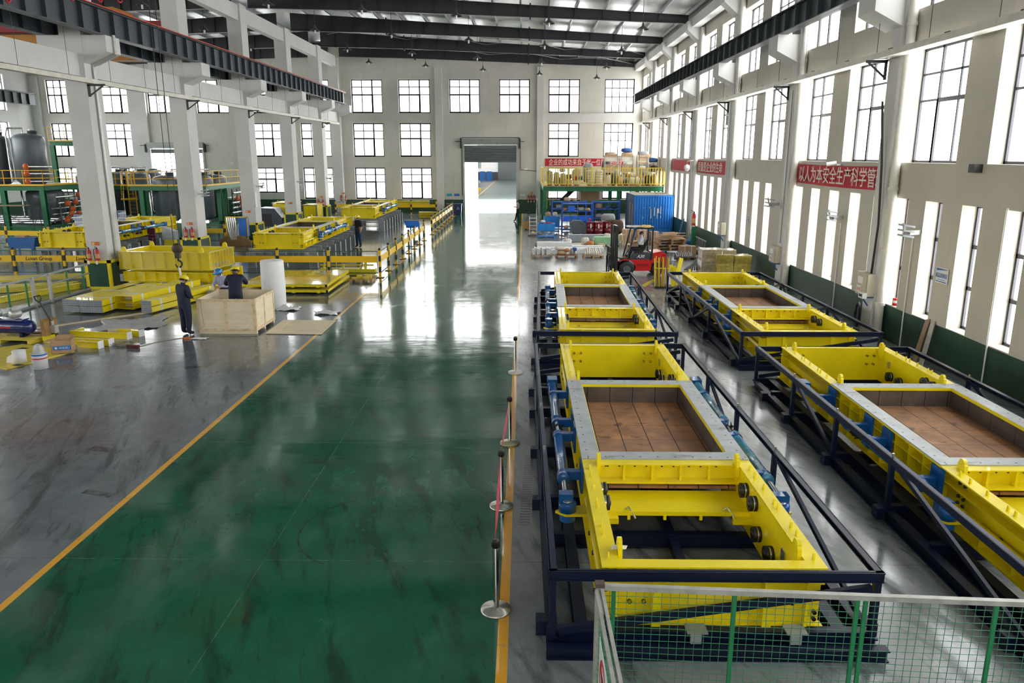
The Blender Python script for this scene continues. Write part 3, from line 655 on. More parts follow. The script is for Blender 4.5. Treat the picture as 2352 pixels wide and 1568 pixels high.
# fire extinguishers
M_EXL = mat('extinguisher_label', (.62, .33, .15), .5)
def extinguisher(loc, rz, lab, z=1.2):
    t = thing('fire_extinguisher', lab, 'fire extinguisher', (loc[0], loc[1], z), rz)
    MB().lathe([(.001, 0), (.075, .01), (.08, .03), (.08, .36), (.06, .43), (.03, .47), (.001, .47)], n=16).build('cylinder', M_RED, t)
    MB().lathe([(.082, .1), (.082, .28)], n=16).build('body_label', M_EXL, t)
    mb = MB(); mb.cyl((0, 0, .46), (0, 0, .53), .025, 8); mb.bar((0, 0, .53), (0, -.14, .58), .03, .02); mb.bar((0, 0, .51), (0, -.12, .5), .03, .015); mb.build('valve_handle', M_BLACK, t)
    MB().tube([(-.03, 0, .5), (-.12, -.02, .46), (-.13, -.03, .25), (-.09, -.04, -.02)], .014, 6).build('hose', M_BLACK, t)
    MB().box(-.05, .03, -.11, -.085, -.14, -.0).build('inspection_tag', M_PWHITE, t)
    return t
EXT = [(-17.88, 31.03, 'left fire extinguisher on the nearest column'), (-17.54, 31.03, 'right fire extinguisher on the nearest column'),
 (-17.79, 40.05, 'left fire extinguisher on the second column'), (-17.44, 40.05, 'right fire extinguisher on the second column'),
 (-17.8, 66.7, 'left fire extinguisher on the fifth column'), (-17.4, 66.7, 'right fire extinguisher on the fifth column'),
 (-17.4, 73.5, 'left fire extinguisher at the end wall corner column'), (-17.0, 73.5, 'right fire extinguisher at the end wall corner column'),
 (.36, BY-.12, 'leftmost of three fire extinguishers on the end wall'), (.64, BY-.12, 'middle of three fire extinguishers on the end wall'), (.92, BY-.12, 'rightmost of three fire extinguishers on the end wall')]
ex0 = None
for x, y, lab in EXT:
    if ex0 is None: ex0 = extinguisher((x, y), 0, lab); ex0['group'] = 'wall mounted fire extinguishers'
    else: dup(ex0, (x, y, 1.2), 0, lab)
dup(ex0, (10.3, 47.0, 1.25), R(-90), 'fire extinguisher on the dark green post by the right wall', scale=(1.6, 1.6, 1.6))
tag(MB().box(10.2, 10.45, 46.9, 47.15, 0, 1.2).build('green_post', M_GRN), 'dark green post below an extinguisher by the right wall', 'post')
def fire_sign(x, y, lab, z=1.88):
    t = thing('fire_sign', lab, 'sign', (x, y, z), 0, 'orange fire point signs')
    MB().box(-.16, .16, -.012, 0, -.07, .07).build('plate', mat('sign_orange', (.72, .12, .015), .5), t)
    MB().box(-.14, -.03, -.018, -.012, -.05, .05).build('pictogram', mat('sign_pale', (.8, .62, .25), .5), t)
    text_mesh('lettering', '灭火器', .075, mat('sign_yellow', (.85, .5, .05), .5), t, (.065, -.018, 0), (R(90), 0, 0), .85)
    return t
fs = fire_sign(-17.65, 31.18, 'orange fire point sign on the nearest column')
for x, y, lab in ((-17.6, 40.18, 'orange fire point sign on the second column'), (-17.66, 49.08, 'orange fire point sign on the third column'), (-17.66, 58.03, 'orange fire point sign on the fourth column'), (-17.6, 66.83, 'orange fire point sign on the fifth column'), (-17.25, 73.54, 'orange fire point sign on the corner column of the end wall'), (.64, BY-.02, 'orange fire point sign on the end wall')):
    dup(fs, (x, y, 1.92), 0, lab)
# green and yellow column guards
def guard(y, d, lab):
    t = thing('column_guard', lab, 'guard', (-17.62, y, 0)); x0, x1 = -.52, .5
    mb = MB(); mb.box(x0, x1, -.1, -.04, .0, 1.12); mb.box(x1-.06, x1, -.1, d+.1, .0, 1.12); mb.box(x0, x0+.06, -.1, d+.1, .0, 1.12); mb.build('panel', mat('guard_green', (.006, .06, .035), .45), t)
    mb = MB(); mb.box(x0-.02, x1+.02, -.13, -.02, 1.08, 1.2); mb.box(x0-.02, x1+.02, -.13, -.02, 0, .1)
    for x in (x0-.02, x1-.1): mb.box(x, x+.12, -.13, -.02, 0, 1.2)
    mb.box(x1-.04, x1+.02, -.1, d+.12, 1.08, 1.2); mb.box(x1-.04, x1+.02, d, d+.12, 0, 1.2); mb.box(x0-.02, x0+.04, -.1, d+.12, 1.08, 1.2)
    mb.build('frame', M_YEL, t); return t
for k, lab in ((4, 'nearest'), (5, 'second'), (6, 'third'), (7, 'fourth'), (8, 'fifth')): guard(CYS[k], 1.1, 'green panelled guard with yellow frame around the foot of the %s column' % lab)
# pendant lamps
M_SHADE = mat('lamp_shade_grey', (.10, .10, .10), .4, .3); M_BULB = mat('lamp_bulb_glass', (.8, .8, .78), .2)
def pendant(loc, lab, group):
    L = roofz(loc[0])-loc[2]
    t = thing('pendant_lamp', lab, 'lamp', loc, 0, group)
    MB().lathe([(.31, 0), (.29, .03), (.12, .14), (.06, .2), (.05, .32), (.001, .34)], n=18).build('lamp_shade', M_SHADE, t)
    MB().lathe([(.001, -.16), (.05, -.15), (.055, .0), (.05, .12)], n=10).build('bulb', M_BULB, t)
    MB().tube([(0, 0, .32), (0, 0, L)], .014, 5).build('cord', M_DARK, t); return t
RO = ['third row of lamps from the end wall, over the near half', 'third row from the end wall', 'second row from the end wall', 'row nearest the end wall']
for r, (Yr, zc) in enumerate(((42, 12.0), (51, 12.2), (60, 12.2), (68, 12.2))):
    for i, x in enumerate((-13.2, -8.4, -3.55, 1.22, 6.05)):
        pendant((x, Yr, [13.0, 12.72, 12.4, 12.05, 11.72][i] if r else [12.9, 12.6, 12.35, 11.98, 11.68][i]), 'main hall pendant lamp, %s from left, %s row from the end wall' % (ordn[i], ['fourth', 'third', 'second', 'nearest'][r]), 'pendant lamps in the main hall')
for i, (x, y, z) in enumerate(((-20.2, 51, 13.05), (-20.4, 60, 13.1), (-19.75, 42, 12.9), (-25, 51, 12.8), (-25, 60, 12.8), (-30, 60, 12.6))):
    pendant((x, y, z), 'pendant lamp over the left hall, %s' % ['nearest but one beside the columns', 'farthest beside the columns', 'nearest beside the columns', 'nearer of two in the next line', 'farther of two in the next line', 'alone in the far line'][i], 'pendant lamps in the left hall')
# things on and against the right wall
t = thing('paint_tin', 'red and white paint tin on the slit window sill', 'tin', (11.05, 22.5, 1.08)); MB().lathe([(.001, 0), (.1, 0), (.1, .2), (.001, .2)], n=16).build('can', M_RED, t); MB().lathe([(.105, .07), (.105, .15)], n=16).build('wrapper', M_PWHITE, t)
t = thing('paint_tin', 'white paper cup beside the red paint tin', 'cup', (11.0, 22.2, 1.08)); MB().lathe([(.001, 0), (.05, 0), (.06, .14), (.001, .14)], n=12).build('can', M_PWHITE, t)
tag(MB().bar((10.35, 19.75, .02), (10.86, 20.25, 1.12), .03, .15, (0, 1, .3)).build('leaning_board', mat('weathered_wood', (.33, .22, .15), .8)), 'dark weathered board leaning on the green wall base', 'board')
tag(MB().bar((10.35, 19.4, .02), (10.86, 19.98, 1.12), .03, .14, (0, 1, .3)).build('leaning_board', mat('grey_wood', (.42, .40, .36), .8)), 'pale grey board leaning on the green wall base', 'board')
# ================================================================ slide gates in their navy transport frames
def tile_mat(name, cols, px_, py_, ox=0., oy=0., axis=('X', 'Y'), gap=.008):
    t = NT(name); ob = t.n('TexCoord').outputs['Object']; sp = t.n('SeparateXYZ', {0: ob})
    u = sp.outputs[axis[0]]; v = sp.outputs[axis[1]]
    def jl(c, p, o, g=gap): 
        m = t.math('MODULO', t.math('ADD', c, 100*p-o), p)
        return t.math('LESS_THAN', t.math('MINIMUM', m, t.math('SUBTRACT', p, m)), g)
    cell = t.n('TexWhiteNoise', {0: t.n('CombineXYZ', {0: t.math('FLOOR', t.math('DIVIDE', t.math('ADD', u, 100*px_-ox), px_)), 1: t.math('FLOOR', t.math('DIVIDE', t.math('ADD', v, 100*py_-oy), py_))})}, noise_dimensions='3D')
    c = t.mix(t.ramp(t.noise(2.2, 5, .65, vec=ob), [(.35, 0.), (.68, 1.)]).outputs[0], cols[0], cols[1])
    c = t.mix(t.math('MULTIPLY', cell.outputs[0], .35), c, cols[2])
    c = t.mix(t.ramp(t.noise(3.1, 3, .5, vec=ob, dist=.3), [(.62, 0.), (.70, .7)]).outputs[0], c, cols[3])
    c = t.mix(t.math('MAXIMUM', jl(u, px_, ox), jl(v, py_, oy, gap*.5)), c, (.01, .008, .007))
    return t.finish(**{'Base Color': c, 'Roughness': .55, 'Specular IOR Level': .35})
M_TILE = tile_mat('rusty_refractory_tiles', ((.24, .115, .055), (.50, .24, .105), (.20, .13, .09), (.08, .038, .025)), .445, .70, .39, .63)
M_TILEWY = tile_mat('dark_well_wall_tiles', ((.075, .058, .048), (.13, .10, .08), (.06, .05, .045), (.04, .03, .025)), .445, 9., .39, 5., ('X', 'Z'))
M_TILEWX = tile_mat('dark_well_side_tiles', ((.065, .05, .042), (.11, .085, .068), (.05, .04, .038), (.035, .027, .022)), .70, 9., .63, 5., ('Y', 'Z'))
def ribs(mb, pts):
    for p in pts: mb.box(*p)
def lug_poly(h=.15, w=.09):
    p = [(-w, 0), (w, 0), (w*.9, h*.5)]
    for k in range(9): a = math.pi*k/8; p.append((w*.72*math.cos(a), h*.62+h*.38*math.sin(a)))
    p.append((-w*.9, h*.5)); return p
MW, ML = 2.48, 10.25
def slide_gate(label, pale=False, legs=False, zb=.24, ntab=17):
    t = thing('slide_gate', label, 'slide gate', (0, 0, 0))
    def side(sx):
        def X_(a): return a if sx < 0 else MW-a
        mb = MB()
        mb.box(X_(.17), X_(.2), .02, ML-.02, zb+.02, .99); mb.box(X_(0), X_(.2), .17, 3.05, .98, 1.0); mb.box(X_(0), X_(.2), 7.15, ML-.17, .98, 1.0)
        mb.box(X_(0), X_(.2), .17, ML-.17, zb, zb+.022)
        for k in range(10): mb.box(X_(.01), X_(.17), 3.1+.45*k-.008, 3.1+.45*k+.008, zb, .99)
        for y in (.6, 1.3, 2.0, 7.9, 8.8, 9.6): mb.box(X_(.05), X_(.17), y-.008, y+.008, zb, zb+.3)
        mb.box(X_(.02), X_(.17), 0, ML, .80, .815)
        o = mb.build('side_beam', M_YEL, t)
        MB().cyl((X_(.07), .2, .52), (X_(.07), 2.7, .52), .055, 12).build('guide_tube', M_YEL, t); MB().cyl((X_(.07), 7.6, .52), (X_(.07), 10.0, .52), .055, 12).build('guide_tube', M_YEL, t)
    side(-1); side(1)
    # end plates
    for (y0, d, nm) in ((0, 1, 'front_plate'), (ML, -1, 'rear_plate')):
        mb = MB(); mb.box(0, MW, y0, y0+d*.17, .98, 1.0); mb.box(-.03 if d > 0 else 0, MW+(.03 if d > 0 else 0), y0-d*.02, y0+d*.17, zb-.02, zb+.005); mb.box(0, MW, y0+d*.15, y0+d*.17, zb, .99)
        for x in (.62, MW-.62): mb.box(x-.05, x+.05, y0+d*.01, y0+d*.15, zb, .98)
        mb.box(.2, .62, y0+d*.1, y0+d*.15, zb, .98); mb.box(MW-.62, MW-.2, y0+d*.1, y0+d*.15, zb, .98)
        mb.build(nm, M_YEL, t)
        for x in (.42, MW-.42):
            MB().lathe([(.085, 0), (.085, .012), (.06, .012), (.001, .006)], (x, y0+d*.17, .72), 16, 'y').build('round_cover', M_YEL, t) if d < 0 else None
    bm_ = MB().lathe([(.026, -.025), (.026, .02), (.001, .02)], (0, 0, 0), 8, 'y'); b0 = None
    def bolt(x, y, z, ry=0):
        nonlocal b0
        if b0 is None: b0 = bm_.build('bolt', M_BOLT if not pale else M_STEELB, t); o = b0
        else: o = b0.copy(); COL.objects.link(o); o.parent = t
        o.location = (x, y, z); o.rotation_euler = (0, 0, ry)
    for x in (.07, .17, MW-.17, MW-.07):
        for z in (.90, .80, .40, .32): bolt(x, .095, z)
    for x in (.33, .49, MW-.49, MW-.33):
        for z in (.93, .52): bolt(x, .095, z)
        for z in (.82, .62): bolt(x, ML-.18, z)
    for z in (.55, .65, .75, .85):
        for y in (2.65, 2.78): bolt(-.0+.16, y, z, R(90)); bolt(MW-.16, y, z, R(90))
    # grey rim of the well with the well itself
    a, b, y0, y1, yi0, yi1 = .27, MW-.27, 3.05, 7.15, 3.33, 6.87
    mb = MB(); mb.box(0, MW, y0, yi0, 1.0, 1.018); mb.box(0, MW, yi1, y1, 1.0, 1.018); mb.box(0, a, yi0, yi1, 1.0, 1.018); mb.box(b, MW, yi0, yi1, 1.0, 1.018)
    rim = mb.build('well_rim', M_RIM, t, 'bare grey steel rim')
    mb = MB(); mb.box(a-.02, a+.012, yi0, yi1, .96, 1.012); mb.box(b-.012, b+.02, yi0, yi1, .96, 1.012); mb.box(a, b, yi1-.012, yi1+.02, .96, 1.012); mb.box(a, b, yi0-.02, yi0+.012, .96, 1.012)
    mb.box(.0, .17, y0, y1, .97, 1.0); mb.box(MW-.17, MW, y0, y1, .97, 1.0); mb.box(.2, MW-.2, y1-.02, y1, .66, 1.0); mb.box(.2, MW-.2, y1-.02, y1+.06, .97, 1.0)
    mb.build('inner_lip', M_YEL, t)
    mb = MB(); mb.box(.2, MW-.2, 2.93, yi1+.05, .60, .64); mb.build('well_floor', M_TILE, t, 'rusty brown tiled well floor')
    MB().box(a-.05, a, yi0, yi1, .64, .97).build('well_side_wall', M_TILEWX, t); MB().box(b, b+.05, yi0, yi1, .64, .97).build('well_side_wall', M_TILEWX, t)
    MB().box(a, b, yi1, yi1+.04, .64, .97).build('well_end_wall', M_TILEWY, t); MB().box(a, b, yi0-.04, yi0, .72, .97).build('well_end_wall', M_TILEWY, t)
    # ribbed cross beam in front of the well
    mb = MB(); mb.box(.2, MW-.2, 2.88, 3.05, .98, 1.0); mb.box(.2, MW-.2, 3.0, 3.03, .74, .99); mb.box(.2, MW-.2, 2.82, 3.05, .72, .745)
    for k in range(6):
        x = .2+(MW-.4)*k/5; mb.box(x-.018, x+.018, 2.9, 3.0, .74, .98)
    mb.build('ribbed_cross_beam', M_YEL, t)
    hb = MB().cyl((0, -.004, 0), (0, .004, 0), .016, 8).build('bolt_hole', M_BLACK, t); hb.location = (.35, 2.99, .93)
    for k in range(9): o = hb.copy(); COL.objects.link(o); o.parent = t; o.location = (.35+.2*k+(.0 if k % 2 else .03), 2.99, .93)
    # lower gate plate with outriggers
    mb = MB(); mb.box(.2, MW-.2, 2.2, 2.9, .52, .58); mb.prism([(.2, 2.2), (-.28, 2.18), (-.42, 2.3), (-.28, 2.44), (.2, 2.5)], 'z', .50, .54); mb.prism([(MW-.2, 2.2), (MW+.28, 2.18), (MW+.42, 2.3), (MW+.28, 2.44), (MW-.2, 2.5)], 'z', .50, .54)
    for x in (.6, 1.1, 1.6, 2.05): mb.box(x-.02, x+.02, 2.17, 2.2, .47, .53)
    mb.box(.2, .45, 2.1, 2.2, .44, .52); mb.box(MW-.45, MW-.2, 2.1, 2.2, .44, .52)
    mb.build('gate_plate', M_YEL, t)
    for x in (.6, MW-.5):
        MB().tube([(x-.06, 2.3, .56), (x+.0, 2.26, .62), (x+.05, 2.22, .56), (x+.09, 2.14, .50)], .014, 6).build('shackle', M_STEELB, t)
    # lifting lugs and tabs
    l0 = None
    for y in (.35, 2.9, 7.28, 9.95):
        for x in (.23, MW-.23):
            if l0 is None:
                m = MB(); m.prism(lug_poly(.17, .1), 'x', -.025, .025); m.cyl((-.03, 0, .105), (.03, 0, .105), .03, 10); m.box(-.025, .025, -.1, .1, -.16, 0); l0 = m.build('lifting_lug', M_YEL, t); o = l0
            else: o = l0.copy(); COL.objects.link(o); o.parent = t
            o.location = (x, y, 1.0)
    t0 = None
    for sx in (.09, MW-.09):
        for y in [.2, .75, .95, 1.45, 1.6, 2.05, 2.45, 2.7, 7.6, 7.95, 8.1, 8.55, 8.9, 9.05, 9.5, 10.1][:ntab]:
            if t0 is None: t0 = MB().prism(lug_poly(.075, .022), 'x', -.01, .01).build('flange_tab', M_YEL, t); o = t0
            else: o = t0.copy(); COL.objects.link(o); o.parent = t
            o.location = (sx, y, 1.0)
    # rollers
    r0 = None
    for sx in (-1, 1):
        for y, z in ((1.2, .5), (1.72, .5), (1.98, .82), (2.4, .82), (7.6, .82), (7.9, .82), (8.95, .5), (9.4, .5)):
            if r0 is None:
                m = MB(); m.mat(0).lathe([(.06, 0), (.105, .0), (.105, .03), (.09, .035), (.09, .05), (.105, .055), (.105, .1), (.06, .1)], n=20, axis='x'); m.mat(1).lathe([(.092, .031), (.092, .054)], n=20, axis='x'); m.mat(2).lathe([(.001, .1), (.06, .1), (.06, .105), (.03, .12), (.001, .12)], n=12, axis='x')
                r0 = m.build('roller', [M_BLACK, M_STEELB, M_BOLT], t); o = r0
            else: o = r0.copy(); COL.objects.link(o); o.parent = t
            o.location = (.2 if sx < 0 else MW-.2, y, z); o.rotation_euler = (0, 0, 0 if sx < 0 else math.pi)
    n0 = None
    for sx in (-1, 1):
        for y in (1.2, 1.72, 3.9, 4.2, 4.95, 5.3, 5.65, 6.3, 8.95, 9.4):
            if n0 is None: n0 = MB().lathe([(.001, -.1), (.03, -.1), (.035, -.06), (.055, -.05), (.055, 0.05)], n=8, axis='x').build('axle_nut', M_BLACK, t); o = n0
            else: o = n0.copy(); COL.objects.link(o); o.parent = t
            o.location = (.1 if sx < 0 else MW-.1, y, .42 if 3 < y < 7 else .5); o.rotation_euler = (0, 0, 0 if sx < 0 else math.pi)
    # hydraulic cylinders
    for sx in (-1, 1):
        xc = -.27 if sx < 0 else MW+.27; mt = M_BLUE if sx < 0 or pale else M_BLUEW
        for (ya, yb, z) in ((2.95, 4.85, .72), (5.55, 7.75, .72)):
            m = MB(); m.lathe([(.001, ya), (.095, ya), (.1, ya+.02), (.1, ya+.1), (.085, ya+.11), (.085, yb-.12), (.1, yb-.11), (.1, yb-.02), (.05, yb), (.001, yb)], (xc, 0, z), 20, 'y')
            cy_ = m.build('hydraulic_cylinder', mt, t)
            MB().cyl((xc, ya-.55, z-.02), (xc, ya, z), .042, 14).build('piston_rod', M_CHROME, cy_)
        m = MB()
        for y in (3.1, 4.7, 5.4, 7.05):
            m = MB(); x0 = 0 if sx < 0 else MW
            m.box(x0-.02, x0+.02, y-.16, y+.16, .50, .96); m.box(x0, xc, y-.025, y+.025, .66, .80); m.lathe([(.1, y-.05), (.1, y+.05)], (xc, 0, .72), 16, 'y'); m.box(x0, xc, y-.06, y+.06, .79, .81)
            m.build('cylinder_bracket', M_BLUE, t)
        m = MB(); m.lathe([(.001, .54), (.125, .54), (.125, .66), (.11, .68), (.001, .68)], (xc-.02*sx, 2.3, 0), 20); m.box(xc-.1, xc+.1, 2.3, 2.46, .56, .78); cl = m.build('clevis', M_BLUE, t)
        MB().lathe([(.001, .68), (.07, .68), (.07, .695), (.001, .695)], (xc-.02*sx, 2.3, 0), 16).build('clevis_pin', M_STEELB, cl)
        MB().lathe([(.11, .40), (.11, .5)], (xc-.02*sx, 2.3, 0), 16).build('lower_clevis', M_BLUE, t); MB().box(xc-.1, xc+.1, 7.75, 8.05, .60, .84).build('end_block', M_BLUE, t)
        pts = [(xc+sx*-.0+.1*math.sin(i*2.1), 5.2+.13*math.cos(i*1.3), .68+.07*math.sin(i*1.9)) for i in range(26)]
        MB().tube(pts, .012, 5).build('hose_bundle', M_BLACK, t)
    [MB().box(a, a+.015, b, b+.13, c, c+.15).build('steel_name_plate', M_STEELB, t) for a, b, c in ((.2, .75, .62), (MW-.215, .75, .62), (MW-.215, 9.5, .66))]
    return t
t = NT('rim_steel'); ob = t.n('TexCoord').outputs['Object']
c = t.mix(t.ramp(t.noise(2.6, 5, .65, vec=ob), [(.35, 0.), (.65, 1.)]).outputs[0], (.33, .36, .375), (.44, .47, .485)); c = t.mix(t.ramp(t.noise(1.6, 6, .7, vec=ob, stretch=(1, 2.5, 1)), [(.58, 0.), (.66, .8)]).outputs[0], c, (.20, .20, .19))
sp = t.n('SeparateXYZ', {0: ob})
def dots(a, pa, oa, b, pb, ob_, r):
    ma = t.math('SUBTRACT', t.math('MODULO', t.math('ADD', a, 10*pa-oa+pa/2), pa), pa/2); mb_ = t.math('ABSOLUTE', t.math('SUBTRACT', b, ob_))
    return t.math('LESS_THAN', t.math('ADD', t.math('POWER', ma, 2.), t.math('POWER', mb_, 2.)), r*r)
ho = dots(sp.outputs[1], .33, .1, sp.outputs[0], 0, .09, .016); ho = t.math('MAXIMUM', ho, dots(sp.outputs[1], .33, .1, sp.outputs[0], 0, MW-.09, .016)); ho = t.math('MAXIMUM', ho, dots(sp.outputs[0], .26, .1, sp.outputs[1], 0, 3.13, .016)); ho = t.math('MAXIMUM', ho, dots(sp.outputs[0], .26, .1, sp.outputs[1], 0, 7.05, .016))
c = t.mix(ho, c, (.015, .015, .015))
M_RIM = t.finish(**{'Base Color': c, 'Roughness': .4, 'Metallic': .2})
M_BLUEW = mat('wrapped_light_blue', (.05, .30, .55), .25, 0, .2, 9., coat=.5)
M_WBLOCK = mat('shim_wood', (.30, .21, .14), .8, 0, .2)

FW, FL = 3.65, 10.42
def transport_frame(label, extra=False):
    t = thing('transport_frame', label, 'transport frame', (0, 0, 0))
    PYS = (.05, 3.55, 5.65, 7.85, FL-.05)
    for sx in (0, 1):
        x = .05 if sx == 0 else FW-.05; s = 1 if sx == 0 else -1
        m = MB(); m.ibeam((x, 0, .09), (x, FL, .09), .13, .18, .016); m.build('base_beam', M_NAVY, t)
        m = MB(); m.ibeam((x+s*.33, .1, .14), (x+s*.33, FL-.1, .14), .15, .2, .016); m.build('inner_base_beam', M_NAVY, t)
        m = MB(); m.box(x-.04, x+.04, 0, FL, .92, .935); m.box(x-.045 if sx == 0 else x+.03, x-.03 if sx == 0 else x+.045, 0, FL, .90, 1.0); m.box(x-.04, x+.04, 0, FL, .985, 1.0); m.build('top_rail', M_NAVY, t)
        for y in PYS: MB().box(x-.035, x+.035, y-.04, y+.04, .1, .93).build('post', M_NAVY, t)
        dg = [((7.85, .95), (5.65, .2)), ((3.55, .95), (.2, .2))]
        if extra: dg += [((10.3, .2), (7.85, .95)), ((5.65, .2), (3.55, .95))]
        for (ya, za), (yb, zb) in dg: MB().bar((x, ya, za), (x, yb, zb), .07, .05, (1, 0, 0)).build('diagonal_brace', M_NAVY, t)
        for y in (.35,)+PYS[1:4]+(FL-1.1,):
            m = MB(); xb = x-s*.05; m.box(xb, xb-s*.13, y-.09, y+.09, .02, .2); m.cyl((xb-s*.07, y, .19), (xb-s*.07, y, .205), .018, 8); m.build('side_bracket', M_NAVY, t)
        for y in (3.55, 5.65, 7.85): m = MB(); m.box(x-.015, x+.015, y-.015, y+.015, 1.0, 1.06); m.build('rail_bolt', M_STEELB, t)
    for y, nm in ((.02, 'front'), (FL-.02, 'rear')):
        d = 1 if y < 1 else -1
        m = MB(); m.box(0, FW, y-.03, y+.03, .985, 1.0); m.box(0, FW, y-d*.0, y-d*.015, .88, 1.0); m.box(0, FW, y-.03, y+.03, .88, .892); m.build(nm+'_top_rail', M_NAVY, t)
        m = MB(); m.bar((.12, y, .26), (FW-.12, y, .80), .06, .09, (0, 0, 1)); m.build(nm+'_diagonal', M_NAVY, t)
    m = MB(); m.ibeam((-.02, -.1, .07), (FW+.08, -.1, .07), .12, .14, .016); m.build('front_base_beam', M_NAVY, t)
    m = MB(); m.ibeam((0, .08, .15), (FW, .08, .15), .12, .2, .016); m.build('cross_beam', M_NAVY, t)
    for y in (2.35, 3.55, 5.65, 7.85, 9.3, FL-.1):
        m = MB(); m.ibeam((.08, y, .13), (FW-.08, y, .13), .12, .2, .016); m.build('cross_beam', M_NAVY, t)
    m = MB(); m.box(FW/2-.06, FW/2+.06, .15, FL-.1, .08, .2); m.build('centre_beam', M_NAVY, t)
    return t
# front left frame (nearest), front right, and the two behind them
g1 = slide_gate('nearest yellow slide gate with brown tiled well, in the frame behind the green mesh fence')
g1.location = (.87, 7.6, 0)
dup(g1, (6.09, 7.45, 0), 0, 'yellow slide gate with brown tiled well beside the right wall, cut by the picture edge')
dup(g1, (.93, 19.42, 0), -.024, 'yellow slide gate with brown tiled well, left one farther back in front of the forklift')
dup(g1, (6.11, 19.25, 0), 0, 'yellow slide gate with brown tiled well, right one farther back beside the wrapped cartons')
for o in [c for c in COL.objects if c.name.startswith('slide_gate')]: o['group'] = 'yellow slide gates in transport frames'
f1 = transport_frame('nearest navy steel transport frame standing behind the green mesh fence'); f1.location = (.28, 7.5, 0); f1.rotation_euler = (0, 0, .004)
dup(f1, (5.5, 7.27, 0), .0, 'navy steel transport frame at the right picture edge along the wall')
f2 = transport_frame('navy steel transport frame around the left gate farther back in front of the forklift', True); f2.location = (.31, 19.2, 0); f2.rotation_euler = (0, 0, -.022)
dup(f2, (5.57, 19.2, 0), .003, 'navy steel transport frame around the right gate farther back beside the wrapped cartons')
for o in [c for c in COL.objects if c.name.startswith('transport_frame')]: o['group'] = 'navy transport frames'
# loose items on and in the nearest gate
tag(MB().add([(1.0, 7.93, 1.03), (1.17, 7.9, 1.05), (1.2, 8.0, 1.04), (1.03, 8.04, 1.03)], [(0, 1, 2, 3)]).add([(1.0, 7.93, 1.028), (1.17, 7.9, 1.048), (1.2, 8.0, 1.038), (1.03, 8.04, 1.028)], [(0, 1, 2, 3)]).build('paper_tag', M_PWHITE), 'white paper tag lying on the front left corner of the nearest gate', 'tag')
tag(MB().prism([(1.62, 8.45), (1.75, 8.5), (1.9, 8.46), (1.95, 8.38), (1.8, 8.34), (1.68, 8.37)], 'z', .001, .006).build('cardboard_scrap', M_CARD), 'small brown cardboard scrap on the floor inside the nearest frame', 'scrap')
for x, lab in ((1.95, 'left'), (3.05, 'right')):
    m = MB(); m.box(x-.13, x+.1, 7.47, 7.66, .251, .268); m.box(x-.1, x+.02, 7.43, 7.47, .16, .268)
    tag(m.build('steel_packing_plate', M_STL), 'pale grey steel packing plate on the beam under the nearest gate, %s one' % lab, 'plate')
# ---- stanchions with red belts
def stanchion(x, y, lab, col):
    t = thing('barrier_post', lab, 'barrier post', (x, y, 0))
    MB().lathe([(.001, 0), (.185, 0), (.19, .012), (.185, .03), (.05, .045), (.04, .055), (.001, .055)], n=36).build('base', col, t)
    MB().cyl((0, 0, .05), (0, 0, .86), .036, 20).build('pole', M_CHROME, t)
    m = MB(); m.lathe([(.0365, .85), (.041, .85), (.041, .94), (.036, .95), (.001, .953)], n=20); m.box(-.05, -.038, -.015, .015, .86, .92); m.box(.038, .05, -.015, .015, .86, .92); m.build('belt_head', M_BLACK, t)
    return t
M_BRASS = mat('worn_olive_base', (.42, .42, .25), .35, .4, .2); M_BASE = mat('brushed_post_base', (.50, .50, .45), .25, .8, .15); M_BASEW = mat('pale_post_base', (.62, .62, .56), .4, .2, .1)
stanchion(-.33, 8.28, 'chrome barrier post standing on the yellow line nearest the camera', M_BASE)
stanchion(-.35, 11.12, 'chrome barrier post on the yellow line, second from the camera', M_BASE)
stanchion(-.27, 13.85, 'chrome barrier post with olive base, third from the camera', M_BRASS)
stanchion(-.22, 18.78, 'chrome barrier post with pale base standing alone, farthest and without belt', M_BASEW)
def belt(p, q, lab):
    m = MB(); n = 16; vs = []
    for i in range(n+1):
        f = i/n; x = p[0]+(q[0]-p[0])*f; y = p[1]+(q[1]-p[1])*f; z = .89-.06*math.sin(math.pi*f); tw = math.sin(math.pi*f)
        vs += [(x-.020*tw, y, z-.024), (x+.024*tw, y, z+.024)]
    fs = [(2*i, 2*i+2, 2*i+3, 2*i+1) for i in range(n)]
    m.add(vs, fs, True); m.add([(a+.0015, b, c) for a, b, c in vs], fs, True)
    tag(m.build('red_belt', mat('red_belt_webbing', (.70, .01, .06), .45)), lab, 'belt')
belt((-.34, 8.32), (-.36, 11.08), 'red belt stretched between the two nearest barrier posts'); belt((-.36, 11.16), (-.28, 13.81), 'red belt stretched between the second and third barrier posts')
# ---- green mesh fence in the foreground
M_WIRE = mat('green_wire', (.05, .22, .11), .4); M_GALVP = mat('weathered_aluminium', (.46, .46, .42), .45, .35, .15, 6.)
def mesh_panel(t, p, q, z0, z1, du=.088, dz=.07, r=.0022, name='wire_mesh', mt=None):
    p = Vector((*p, 0)); q = Vector((*q, 0)); L = (q-p).length; d = (q-p)/L; m = MB()
    n = int(L/du)
    for i in range(1, n):
        a = p+d*(L*i/n); j = .012*math.sin(i*1.7); m.bar((a.x+d.x*j, a.y+d.y*j, z0), (a.x, a.y, z1), r*2, r*2)
    k = int((z1-z0)/dz)
    for i in range(1, k):
        z = z0+(z1-z0)*i/k; pts = [p+d*(L*f/8)+Vector((0, 0, z+.006*math.sin(f*1.9+i))) for f in range(9)]
        for a, b in zip(pts, pts[1:]): m.bar(a, b, r*2, r*2)
    return m.build(name, mt or M_WIRE, t)
t = thing('mesh_fence', 'green wire mesh fence with aluminium top rail in the right foreground', 'fence', (0, 0, 0))
A = Vector((.75, 6.57)); Bq = Vector((6.6, 6.24)); HF = .38
